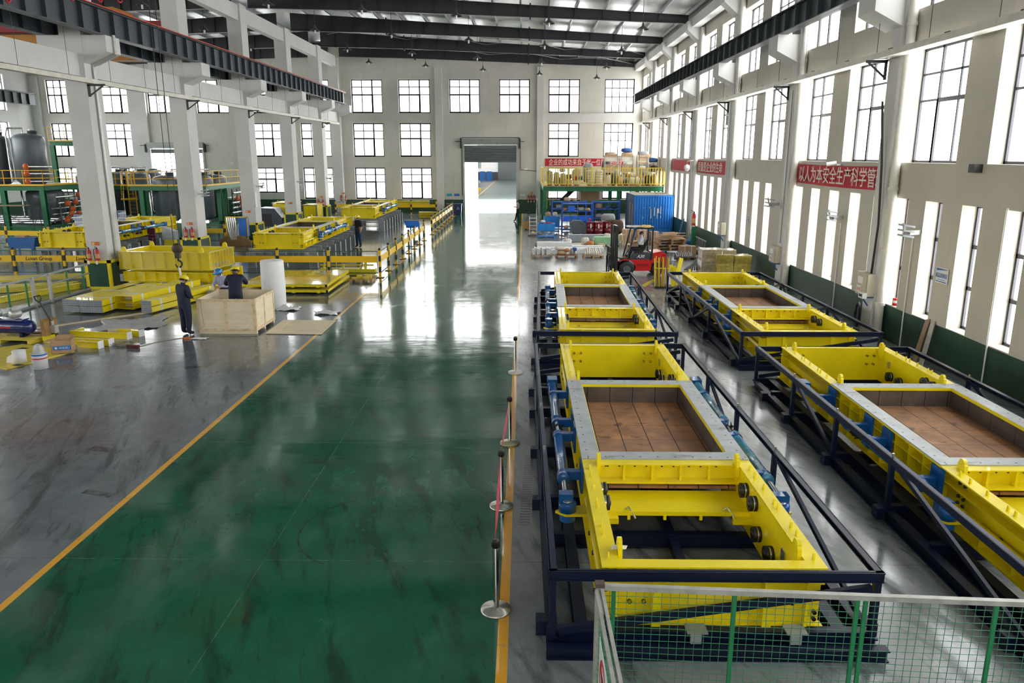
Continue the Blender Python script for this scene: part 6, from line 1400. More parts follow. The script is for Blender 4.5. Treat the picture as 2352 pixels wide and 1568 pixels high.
# shelving with blue bins
M_RBL = mat('rack_blue', (.01, .09, .50), .45)
def blue_rack(x, y, w, lab):
    t = thing('storage_rack', lab, 'rack', (x, y, 0))
    for a in (0, w):
        for b in (0, .8): MB().box(a-.04, a+.04, b-.04, b+.04, 0, 2.1).build('upright', M_RBL, t)
    for z in (.08, .72, 1.42, 1.95): MB().box(0, w, 0, .8, z, z+.06).build('shelf', M_RBL, t)
    return t
blue_rack(2.75, 56.2, 2.2, 'blue storage rack with blue bins in front of the mezzanine'); blue_rack(2.1, 58.6, 2.6, 'second blue storage rack behind the first one'); blue_rack(5.2, 58.6, 2.0, 'dark blue storage rack behind the drums')
M_BIN = mat('plastic_bin_blue', (.01, .15, .75), .4)
for i, (x, z) in enumerate(((2.85, .78), (3.4, .78), (3.95, .78), (4.45, .78), (3.2, 1.48))):
    m = MB(); m.prism([(x+.04, z), (x+.44, z), (x+.48, z+.34), (x, z+.34)], 'y', 56.25, 56.8); tag(m.build('plastic_bin', M_BIN), 'blue plastic bin %s' % ('alone on the third shelf of the blue rack' if i == 4 else 'on the second shelf of the blue rack, %s from left' % ordn[i]), 'bin')
for i, (x, y, z, c_, w, h) in enumerate(((3.85, 56.3, 1.48, 2, .5, .25), (4.35, 56.3, 1.48, 0, .45, .2), (2.85, 56.3, 1.48, 7, .25, .2), (2.9, 56.3, .14, 0, .35, .25), (3.7, 56.4, .14, 5, .5, .3), (3.0, 58.7, 2.02, 0, .5, .3), (3.6, 58.7, 2.02, 0, .35, .25), (2.4, 58.7, 1.48, 2, .5, .3), (5.4, 58.7, 1.48, 0, .5, .45), (6.1, 58.7, 1.48, 3, .4, .25), (6.6, 58.7, 1.48, 5, .4, .3), (5.4, 58.7, .8, 2, .5, .3), (6.2, 58.7, .8, 5, .5, .3))):
    pack('goods_bundle', (x+w/2, y+.3, z), (w, .5, h), '%s goods on a blue rack, %s' % (CN[c_], ['third shelf middle', 'third shelf right', 'third shelf left', 'bottom shelf left', 'bottom shelf middle', 'rear rack top left', 'rear rack top right', 'rear rack third shelf', 'dark rack third shelf left', 'dark rack third shelf middle', 'dark rack third shelf right', 'dark rack second shelf left', 'dark rack second shelf right'][i]), c_, 'bundle', 120+i)
tag(MB().box(4.8, 6.4, 66.5, 67.2, 1.5, 2.5).build('wooden_chest', M_CARD), 'large brown wooden chest under the mezzanine before the end wall', 'chest'); tag(MB().box(4.6, 6.6, 66.4, 67.3, 0, 1.5).build('storage_cabinet', M_DARK), 'dark cabinet below the wooden chest under the mezzanine', 'cabinet')
# blue carts
def cart(x, y, w, d, z0, h, lab, mt):
    t = thing('tool_cart', lab, 'cart', (x, y, 0)); MB().box(0, w, 0, d, z0, h).build('cabinet', mt, t)
    for a in (.03, w-.07):
        for b in (.03, d-.07): MB().box(a, a+.04, b, b+.04, 0, z0).build('leg', mt, t)
    MB().box(0, w, 0, d, .08, .12).build('lower_shelf', mt, t); MB().box(w/2-.004, w/2+.004, -.004, 0, z0+.02, h-.02).build('door_gap', M_DARK, t); return t
M_CART = mat('cart_blue', (.01, .24, .72), .4)
cart(.9, 51.7, 1.15, .6, .48, .95, 'bright blue tool cart standing among scrap left of the grey scrubber', M_CART); cart(1.45, 57.0, 1.15, .7, .3, 1.02, 'blue tool table behind the bright blue cart', M_CART)
for i, (x, y, z, c_, w, h) in enumerate(((1.0, 51.8, .95, 3, .35, .06), (1.5, 51.8, .95, 4, .5, .07), (1.1, 52.0, .99, 1, .3, .15), (1.6, 57.1, 1.02, 0, .4, .3), (2.1, 57.1, 1.02, 1, .35, .3))): pack('goods_bundle', (x+.15, y+.2, z), (w, .35, h), '%s things on a blue cart, %s' % (CN[c_], ['front cart left', 'front cart right', 'front cart middle', 'rear table left', 'rear table right'][i]), c_, 'bundle', 150+i)
t = thing('ladder_cart', 'small aluminium ladder trolley left of the blue cart', 'trolley', (.35, 52.9, 0))
for x in (0, .5): MB().box(x-.025, x+.025, 0, .05, .05, 1.35).build('stile', M_WHITE, t)
for k_ in range(5): MB().box(0, .5, 0, .05, .2+.25*k_, .24+.25*k_).build('rung', M_WHITE, t)
MB().box(-.1, .7, .0, .5, .05, .1).build('base', M_DARK, t); MB().sphere((.25, .1, .25), .09).build('yellow_ball', M_YEL, t)
pallet_truck((.2, 57.8, 0), R(115), 'hand pallet truck parked left of the mezzanine', M_OLIVE)
t = thing('floor_scrubber', 'dark grey rounded floor scrubber between the cart and the drums', 'floor scrubber', (3.25, 54.0, 0))
MB().prism([(0, .12), (1.1, .12), (1.15, .45), (1.0, .75), (.7, .98), (.15, 1.0), (0, .85)], 'y', -.35, .35).build('body', mat('scrubber_grey', (.10, .115, .13), .4), t); MB().box(.1, 1.0, -.3, .3, 0, .12).build('brush_deck', M_BLACK, t)
M_MAR = mat('maroon_drum', (.20, .006, .015), .35, 0, .1, coat=.3)
for i, (x, y) in enumerate(((4.62, 53.7), (5.15, 53.55), (5.75, 53.9), (5.2, 54.3))):
    t = thing('oil_drum', 'dark red drum, %s' % ['leftmost', 'front middle', 'rightmost', 'rear middle'][i]+' of the group right of the scrubber', 'drum', (x, y, 0), 0, 'dark red drums')
    MB().lathe([(.001, 0), (.29, 0), (.29, .3), (.3, .31), (.29, .32), (.29, .58), (.3, .59), (.29, .6), (.29, .9), (.3, .91), (.27, .89), (.001, .88)], n=24).build('barrel', M_MAR, t); MB().box(-.05, .03, -.297, -.29, .5, .8).build('label', M_PWHITE, t)
MB_ = MB().cyl((4.55, 53.9, .88), (4.55, 53.9, 1.0), .05, 10).sphere((4.55, 53.9, 1.08), .09); tag(MB_.build('red_lamp', M_RED), 'small red lamp standing on the leftmost drum', 'lamp')
pack('plastic_sheeting', (5.9, 54.6, .9), (1.0, .7, .5), 'grey plastic sheeting heaped behind the drums', 2, 'sheeting', 7); pack('brown_crate', (6.5, 54.4, 0), (1.0, .8, 1.0), 'dark brown crate right of the drums', mat('dark_brown', (.10, .05, .03), .8), 'crate', 8, .02)
t = thing('small_cabinet', 'pale green steel cabinet behind the forklift mast', 'cabinet', (4.3, 46.9, 0)); MB().box(0, 1.5, 0, .6, .06, .55).build('body', mat('pale_green', (.30, .60, .32), .5), t); MB().box(.04, 1.46, -.012, 0, .1, .5).build('door', mat('pale_green', (.30, .60, .32), .5), t); MB().box(0, 1.5, .02, .58, 0, .06).build('plinth', M_DARK, t)
tag(MB().box(2.9, 5.6, 49.6, 50.1, .0, .42).build('long_bench', M_GREY), 'long grey steel bench before the drums', 'bench')
# scrap on the floor between carts and profiles
M_SCR = [M_BOLT, M_STL, M_CARD, M_BLACK, M_WOOD2]
rnd = random.Random(5); SW = ['left', 'middle', 'right']
for i in range(16):
    x = 1.1+.32*i+rnd.uniform(-.1, .1); y = 52.5+rnd.uniform(-.4, .5); a = rnd.uniform(0, 3.1); L = rnd.uniform(.25, .6); c_ = i % 5
    tag(MB().bar((x-L/2*math.cos(a), y-L/2*math.sin(a), .06), (x+L/2*math.cos(a), y+L/2*math.sin(a), .1+.12*rnd.random()), .08, .07).build('scrap_piece', M_SCR[c_]), 'small scrap piece between blue cart and drums, %s from the left' % ORD[i], 'scrap', 'scrap pieces by the blue cart')
for i, (x, y, c_, w, h, nm) in enumerate(((1.3, 47.4, 0, 1.3, .25, 'flattened cardboard'), (2.6, 47.6, 7, .4, .22, 'orange carton'), (2.7, 47.9, 1, .5, .35, 'white bag'), (3.3, 46.9, 0, .7, .22, 'tan packing'), (3.75, 47.3, 1, .5, .5, 'white plastic bag'), (4.0, 46.6, 7, .45, .35, 'small orange carton'), (4.6, 46.2, 0, .5, .25, 'pale tan carton'), (5.3, 49.3, 1, .45, .55, 'wrapped parcel'), (4.5, 47.7, 1, .5, .5, 'knotted white bag'))):
    pack('packing_bundle', (x, y, 0), (w, .6, h), nm+' on the floor behind the white profiles', c_, 'bundle', 170+i, .08)
# white profiles and pallets
M_PROF = mat('white_profile', (.78, .79, .80), .4, 0, .05)
for i, (x0, x1, y, z, r_) in enumerate(((.75, 2.75, 45.3, .30, .2), (.75, 2.75, 44.7, .09, .17), (.75, 2.75, 44.2, .09, .17), (2.7, 3.4, 45.8, .12, .14), (2.8, 4.6, 45.0, .12, .2), (2.7, 4.6, 44.3, .1, .18), (2.4, 3.4, 43.6, .09, .14), (1.0, 3.0, 43.2, .09, .14))):
    tag(MB().box(x0, x1, y-r_, y+r_, max(0, z-.14), z+.14).build('white_profile', M_PROF), 'long white wrapped profile on the floor before the stores, %s' % (['topmost left', 'left upper', 'left middle', 'short middle', 'right upper', 'right middle', 'centre front', 'left front'][i]), 'profile', 'white wrapped profiles')
PT = [pallet((.95, 41.95, 0), 0, 'dark pallet with upright white tubes, left of three in a row', 1.15, .9), pallet((2.3, 41.75, 0), 0, 'brown pallet with cartons, middle of three in a row', 1.2, .9, mat('red_brown_wood', (.36, .16, .08), .8)), pallet((3.75, 41.75, 0), 0, 'pale pallet with cream tubes, right of three in a row behind the mast', 1.1, .9)]
for i in range(12): tag(MB().box(.45+.085*i, .52+.085*i, 41.6+.1*(i % 3), 42.2, .13, .42+.03*((i*7) % 4)).build('white_tube', M_PROF), 'short white tube end on the left pallet, %s from left' % (ordn+['ninth', 'tenth', 'eleventh', 'twelfth'])[i], 'tube', 'white tubes on the left pallet')
for i in range(8): tag(MB().cyl((3.3+.12*i, 41.4, .2+.02*(i % 2)), (3.33+.11*i, 42.1, .38+.05*(i % 3)), .055, 8).build('cream_tube', GC[1]), 'cream wrapped tube on the right pallet, %s from left' % ordn[i], 'tube', 'cream tubes on the right pallet')
for i, (x, z, c_, w, h) in enumerate(((2.0, .13, 0, .45, .24), (2.35, .13, 1, .2, .16), (2.3, .30, 7, .35, .16), (2.6, .13, 2, .2, .34), (2.78, .13, 1, .15, .2), (2.75, .34, 3, .25, .18), (1.95, .38, 1, .6, .2))): pack('goods_bundle', (x, 41.8, z), (w, .5, h), '%s parcel on the middle pallet, %s' % (CN[c_], ['front left', 'front centre', 'upper centre', 'right of centre', 'lower right', 'upper right', 'upper left'][i]), c_, 'bundle', 200+i, .04)
# stacked wood, cartons, spool, scrap by the right wall
for i, (x, y, z, w, rz) in enumerate(((8.3, 44.2, 0, 1.5, .0), (8.3, 44.2, .16, 1.45, .05), (8.3, 44.3, .32, 1.5, 0), (8.4, 44.3, .48, 1.5, .04), (8.4, 44.2, .64, 1.6, 0))): pallet((x, y, z), rz, 'wooden pallet in the stack near the container, %s from below' % ordn[i], w, 1.2, None, .15)
rnd = random.Random(9); M_LATH = mat('pale_lath', (.62, .44, .28), .75, 0, .2)
for i in range(18):
    a = rnd.uniform(-.5, .5); L = rnd.uniform(.7, 1.4); x = 8.4+rnd.uniform(-.3, .35); y = 44.2+rnd.uniform(-.35, .4); z = .84+.028*(i//2)
    tag(MB().bar((x-L/2*math.cos(a), y-L/2*math.sin(a), z), (x+L/2*math.cos(a), y+L/2*math.sin(a), z+.04*rnd.random()), .07, .035).build('timber_offcut', M_LATH), 'pale timber offcut heaped on the pallet stack, %s laid' % ORD[i], 'timber', 'timber offcuts on the pallet stack')
for i, (x, y, z, w, h) in enumerate(((7.3, 48.0, 0, .7, .45), (7.35, 48.0, .45, .65, .45), (6.5, 48.4, 0, .7, .5), (6.5, 48.4, .5, .65, .4), (8.1, 48.0, 0, .5, .8), (5.9, 47.4, 0, .8, .35), (7.1, 46.8, 0, .9, .35), (9.2, 43.3, 0, .9, .45), (5.9, 47.4, .35, .6, .3), (6.4, 45.9, 0, .7, .25))):
    m = MB(); m.box(-w/2, w/2, -.3, .3, 0, h); m2 = m.build('carton', M_CARD); m2.location = (x, y, z); tag(m2, 'brown carton behind the forklift, %s' % ['lower of the middle pair', 'upper of the middle pair', 'lower of the left pair', 'upper of the left pair', 'tall one by the container', 'wide one behind the mast', 'wide one behind the seat', 'single one right of the pallets', 'small one on the wide carton', 'flat one in front'][i], 'carton')
    for a in (-w*.2, w*.2): MB().box(a-.02, a+.02, -.303, .303, 0, h+.003).build('strap', M_STRAP, m2)
t = thing('cable_spool', 'grey cable spool standing behind the yellow strips', 'spool', (7.78, 40.4, 0)); MB().lathe([(.001, 0), (.26, 0), (.26, .03), (.13, .05), (.13, .42), (.27, .44), (.27, .47), (.001, .47)], n=20).build('spool', M_STL, t)
pallet((8.6, 41.1, 0), 0, 'dark pallet with steel hooks right of the cable spool', 1.1, .9, mat('dark_pallet', (.09, .05, .04), .8))
for i in range(9): x = 8.15+.1*i; tag(MB().tube([(x, 40.8+.05*(i % 3), .15), (x+.05, 41.1, .2), (x+.02, 41.4, .3+.05*(i % 2))], .03, 6).build('steel_hook', M_STL), 'grey steel hook on the dark pallet, %s from left' % (ordn+['ninth'])[i], 'hook', 'steel hooks on the dark pallet')
for i in range(8): a = -.5+.18*i; tag(MB().tube([(7.7+.12*i, 36.6, .06), (8.2+.06*i, 37.3+.1*i, .22+.04*i)], .035, 6).build('steel_rod', M_DARK), 'dark steel rod in the heap left of the wrapped cartons, %s' % ordn[i], 'rod', 'dark rods left of the wrapped cartons')
t = thing('lying_ladder', 'aluminium ladder lying on its side along the right wall', 'ladder', (10.55, 44.6, 0))
for z in (.05, .55): MB().box(-.02, .02, 0, 4.8, z-.03, z+.03).build('stile', M_ALU, t)
for k_ in range(14): MB().box(-.015, .015, .2+.33*k_, .23+.33*k_, .05, .55).build('rung', M_ALU, t)
for i, (p, q) in enumerate((((9.65, 46.0), (9.95, 43.2)), ((9.9, 43.6), (10.1, 41.3)))): tag(MB().tube([(*p, .13), ((p[0]+q[0])/2+.05, (p[1]+q[1])/2, .14), (*q, .12)], .12, 10).build('rolled_tarp', GC[2]), 'grey rolled tarpaulin on the floor before the ladder, %s' % ['farther', 'nearer'][i], 'tarpaulin')
tag(MB().bar((9.95, 50.0, .03), (10.35, 50.3, 1.35), .75, .04, (1, 0, .2)).build('leaning_sheet', M_CONTD), 'dark blue sheet leaning right of the container', 'sheet'); pack('dark_bag', (10.2, 47.6, 0), (.5, .5, .35), 'dark blue bag behind the green post', 3, 'bag', 77)
# wrapped cartons by the right wall
M_WCY = mat('wrapped_yellow_carton', (.62, .50, .10), .5, 0, .25, 6.); M_WCW = mat('wrapped_brown_carton', (.60, .52, .36), .45, 0, .3, 6., stain=(.66, .56, .20)); M_CLING = glassmat('cling_wrap_film', (.93, .92, .88), .55, .22)
def wbox(x, y, z, w, d, h, mt, lab, wrap=True):
    t = thing('wrapped_carton', lab, 'carton', (x, y, z), 0, 'wrapped cartons by the right wall'); MB().box(0, w, 0, d, 0, h).build('carton', mt, t)
    if wrap:
        rr = random.Random(int(x*10)); m = MB(); n = 28; vs = []
        for i in range(n):
            f = i/n*4; k_ = int(f); u = f-k_; p = [(w*u, -.01), (w+.01, d*u), (w*(1-u), d+.01), (-.01, d*(1-u))][k_]
            for zz in (.25*h, .6*h, h+.01): j = rr.uniform(-.004, .02); p2 = (p[0]+(j if p[0] > w/2 else -j), p[1]+(j if p[1] > d/2 else -j)); vs.append((*p2, zz+rr.uniform(-.02, .01)))
        m.add(vs, [(3*i+a, 3*((i+1) % n)+a, 3*((i+1) % n)+a+1, 3*i+a+1) for i in range(n) for a in (0, 1)], True); m.add([vs[3*i+2] for i in range(n)], [tuple(range(n))]); m.build('cling_wrap', M_CLING, t)
    return t
wbox(8.35, 35.9, 0, .65, .9, .55, M_WCW, 'wrapped brown carton, lowest at the left of the stack by the right wall'); wbox(8.38, 35.95, .55, .95, .9, .55, M_WCW, 'wrapped brown carton, top left of the stack by the right wall'); wbox(9.35, 36.2, .55, .65, .8, .50, M_WCW, 'wrapped brown carton, rear top of the stack by the right wall')
wbox(8.98, 35.6, 0, .78, .8, .38, M_WCY, 'yellow carton, bottom middle of the stack by the right wall', False); wbox(9.78, 35.6, 0, .78, .8, .38, M_WCY, 'yellow carton, bottom right of the stack by the right wall', False)
wbox(8.95, 35.58, .38, .8, .8, .52, M_WCY, 'wrapped yellow carton, middle of the upper row by the right wall'); wbox(9.79, 35.58, .38, .8, .8, .48, M_WCY, 'wrapped yellow carton, right of the upper row by the right wall')
# yellow strips standing between the frames
m = MB().prism([(-.45, -.35), (.6, -.4), (.7, .3), (-.4, .4)], 'z', .0, .06); o = m.build('black_base_sheet', M_BLACK); o.location = (5.95, 31.95, 0); tag(o, 'black sheet under the bundle of yellow strips', 'sheet')
for i in range(11):
    x = 5.47+.058*i; y = 31.75+.07*((i*5) % 3); h = 1.18+.09*math.sin(i*2.2)
    t = thing('yellow_or_gap_strip', 'yellow strip or brown gap piece in the standing bundle beside the forklift, %s from left' % (ordn+['ninth', 'tenth', 'eleventh'])[i], 'steel strip', (x, y, .06), 0, 'standing yellow strips')
    MB().bar((0, 0, 0), (.03*((i*7) % 3-1), .12, h), .026, .14, (0, 1, 0)).build('strip', (M_YEL, M_YEL2, M_CARD, M_YEL, M_OLIVE)[i % 5], t)  # brown and olive ones stand in for dark gaps between the yellow strips
    MB().cyl((-.03, 0, .75), (.03, 0, .75), .03, 8).build('bolt', M_YEL, t)
for i, (p, q, w) in enumerate((((6.25, 31.8, .06), (6.15, 31.95, .95), .14), ((6.42, 31.8, .06), (6.22, 31.95, .75), .12), ((6.38, 31.7, .55), (6.55, 31.85, 1.25), .17), ((6.2, 31.7, .9), (6.38, 31.8, .6), .16))):
    tag(MB().bar(p, q, w, .05, (0, 1, 0)).build('yellow_bracket', M_YEL), 'yellow bracket leaning right of the strip bundle, %s' % ['lower left', 'lower right', 'tall right', 'upper left'][i], 'bracket')
tag(MB().bar((4.95, 31.8, .05), (5.45, 31.9, .3), .15, .08).build('yellow_bracket', M_YELF), 'yellow foot piece sticking out left of the strip bundle', 'bracket')
# ---- forklift
fk = thing('forklift', 'red and black forklift facing left behind the front frames', 'forklift', (4.70, 35.6, 0), R(184))
M_FRED = mat('forklift_red', (.66, .012, .015), .3, 0, .05, coat=.5); M_FBLK = mat('forklift_black', (.02, .021, .024), .35, 0, .1, coat=.2); M_HOOD = mat('forklift_hood', (.05, .06, .08), .35)
def wheel(x, y, r, w, nm):
    m = MB(); pr = [(r*.55, -w/2), (r*.93, -w/2), (r, -w*.36)]
    for k_ in range(5): pr += [(r, -w*.36+w*.144*k_+.0), (r, -w*.36+w*.144*k_+w*.1), (r*.95, -w*.36+w*.144*k_+w*.11), (r*.95, -w*.36+w*.144*k_+w*.14)]
    pr += [(r, w*.36), (r*.93, w/2), (r*.55, w/2)]; m.lathe(pr, (x, y, r), 26, 'y'); o = m.build(nm, M_BLACK, fk)
    for k_ in range(18):
        a = 2*math.pi*k_/18; c_ = (x+r*1.0*math.sin(a), y, r+r*1.0*math.cos(a)); 
    m = MB(); m.lathe([(.001, -w*.3), (r*.25, -w*.34), (r*.5, -w*.2), (r*.57, -w*.45), (r*.57, w*.45), (r*.5, w*.2), (r*.25, w*.34), (.001, w*.3)], (x, y, r), 20, 'y'); m.build('rim', M_TANK, o); return o
for y in (-.45, .45): wheel(0, y, .34, .24, 'front_wheel')
for y in (-.42, .42): wheel(-1.42, y, .28, .2, 'rear_wheel')
m = MB(); m.prism([(-.35, .22), (-1.1, .22), (-1.15, .62), (-1.05, .74), (-.15, .74), (.1, .78), (.3, .72), (.36, .62), (.2, .72), (-.2, .70), (-.42, .42)], 'y', -.52, .52); m.build('chassis', M_FRED, fk)
m = MB(); m.prism([(-1.05, .30), (-1.12, .74), (-1.2, 1.05), (-1.6, 1.12), (-1.8, 1.0), (-1.84, .45), (-1.7, .25), (-1.72, .6), (-1.42, .68), (-1.15, .55)], 'y', -.5, .5); m.build('counterweight', M_FRED, fk)
MB().prism([(-.12, .74), (-1.1, .74), (-1.12, 1.02), (-.95, 1.08), (-.22, 1.02)], 'y', -.46, .46).build('hood', M_HOOD, fk)
for s, a in ((-.525, R(0)), (.525, math.pi)): text_mesh('side_lettering', '杭州叉车', .15, M_FBLK, fk, (-.72, s, .48), (R(90), 0, a))
for s, a in ((-.465, 0), (.465, math.pi)): text_mesh('model_lettering', 'A30', .2, M_PWHITE, fk, (-.62, s, .88), (R(90), 0, a), 1, .3, bold=.004)
MB().prism([(-.2, .72), (.32, .72), (.36, .84), (-.1, .8)], 'y', -.5, .5).build('floor_plate', M_FBLK, fk)
for y in (-.48, .48):
    MB().tube([(.0, y, .78), (-.12, y, 1.3), (-.3, y, 2.05), (-.38, y, 2.15), (-.5, y, 2.18)], .04, 8).build('guard_front_pillar', M_FBLK, fk); MB().bar((-1.14, y, .75), (-1.14, y, 2.15), .07, .09).build('guard_rear_pillar', M_FBLK, fk)
m = MB(); m.box(-1.2, -.45, -.52, -.46, 2.14, 2.2); m.box(-1.2, -.45, .46, .52, 2.14, 2.2); m.box(-1.2, -1.13, -.5, .5, 2.14, 2.2); m.box(-.5, -.43, -.5, .5, 2.14, 2.2)
for i in range(5): m.box(-1.0+.11*i, -.96+.11*i, -.46, .46, 2.15, 2.19)
m.build('overhead_guard', M_FBLK, fk)
crumple('cardboard_cover', 5.55, 35.6, .75, 1.0, .09, 'yellow and tan cardboard lying on the forklift roof', mat('yellow_cardboard', (.62, .42, .12), .7), 21, 8).location = (0, 0, 2.2)
crumple('plastic_sheet', 5.05, 35.5, .7, .9, .05, 'clear plastic sheet over the front of the forklift roof', mat('cloudy_plastic', (.34, .34, .30), .3), 22, 8).location = (0, 0, 2.22)
m = MB(); m.prism([(-.36, 1.04), (-.80, 1.08), (-.84, 1.18), (-.40, 1.16)], 'y', -.24, .24); m.build('seat_cushion', M_BLACK, fk)
m = MB(); m.prism([(-.76, 1.14), (-.86, 1.14), (-1.02, 1.62), (-.97, 1.66), (-.9, 1.6)], 'y', -.22, .22); m.build('seat_back', M_BLACK, fk)
MB().tube([(.02, 0, .85), (-.18, 0, 1.2)], .025, 8).build('steering_column', M_FBLK, fk); MB().tube([(-.18+.05*math.sin(a), .16*math.cos(a), 1.22+.1*math.sin(a)+.03) for a in [2*math.pi*k_/14 for k_ in range(15)]], .015, 6).build('steering_wheel', M_BLACK, fk)
for y in (-.34, .34): MB().box(.42, .56, y-.05, y+.05, .1, 2.25).build('mast_upright', M_FBLK, fk); MB().box(.58, .66, y*.75-.04, y*.75+.04, .15, 2.3).build('inner_mast', M_FBLK, fk)
for z in (.35, 1.1, 2.2): MB().box(.44, .54, -.34, .34, z, z+.08).build('mast_crossbar', M_FBLK, fk)
for y in (-.15, .15): MB().cyl((.5, y, .2), (.5, y, 1.9), .04, 8).build('lift_cylinder', M_STL, fk); MB().box(.6, .63, y-.02, y+.02, .4, 2.2).build('lift_chain', M_BOLT, fk)
m = MB(); m.box(.70, .78, -.45, .45, .35, .47); m.box(.70, .78, -.45, .45, .75, .85); m.box(.70, .76, -.45, -.38, .35, 1.3); m.box(.70, .76, .38, .45, .35, 1.3); m.build('fork_carriage', M_FBLK, fk)
m = MB(); m.box(1.0-.25, 1.03-.25, -.5, .5, 1.28, 1.34); [m.box(.75, .78, y-.015, y+.015, .8, 1.3) for y in (-.48, -.3, -.12, .12, .3, .48)]; m.box(.75, .78, -.5, .5, .98, 1.02); m.build('load_backrest', M_FBLK, fk)
for y in (-.28, .28): MB().prism([(.78, .06), (1.9, .05), (1.9, .065), (.84, .11), (.84, .85), (.78, .85)], 'y', y-.06, y+.06).build('fork', M_FBLK, fk)
for y in (-.42, .42): MB().box(.3, .4, y-.05, y+.05, 1.5, 1.62).build('work_lamp', M_ALU, fk)
# ---- things in the second hall across the yard
t = thing('yellow_cabinet', 'yellow cabinet far away in the hall across the yard', 'cabinet', (-17.3, 160, 0)); MB().box(0, 4.6, 0, 2, 0, 3.4).build('body', M_YEL, t); MB().box(2.6, 2.7, -.02, 0, 0, 3.3).build('door_gap', M_OLIVE, t)
for x, lab in ((-9.3, 'left'), (-7.8, 'right')):
    t = thing('wheelie_bin', 'blue bin far away in the second hall, %s one' % lab, 'bin', (x, 172, 0)); MB().box(-.55, .55, 0, 1, .0, 2.0).build('body', M_BLUE, t)
t = thing('grey_machine', 'dark grey machine on the floor of the second hall', 'machine', (-8.8, 112, 0)); MB().box(0, 1.9, 0, 1.2, 0, .9).build('base', M_DARK, t); MB().box(.2, .7, .2, .8, .9, 1.8).build('head', M_STL, t); MB().box(1.9, 2.5, .2, .8, .4, .8).build('motor', M_YEL2, t)
for i, (x, y) in enumerate(((-9.5, 140), (-8.5, 143), (-10.2, 146))): pack('metal_heap', (x-1, y, 0), (2.6, 2.2, 1.1), 'dark heap of metal parts in the second hall, %s' % ordn[i], 2 if i else 5, 'heap', 230+i)
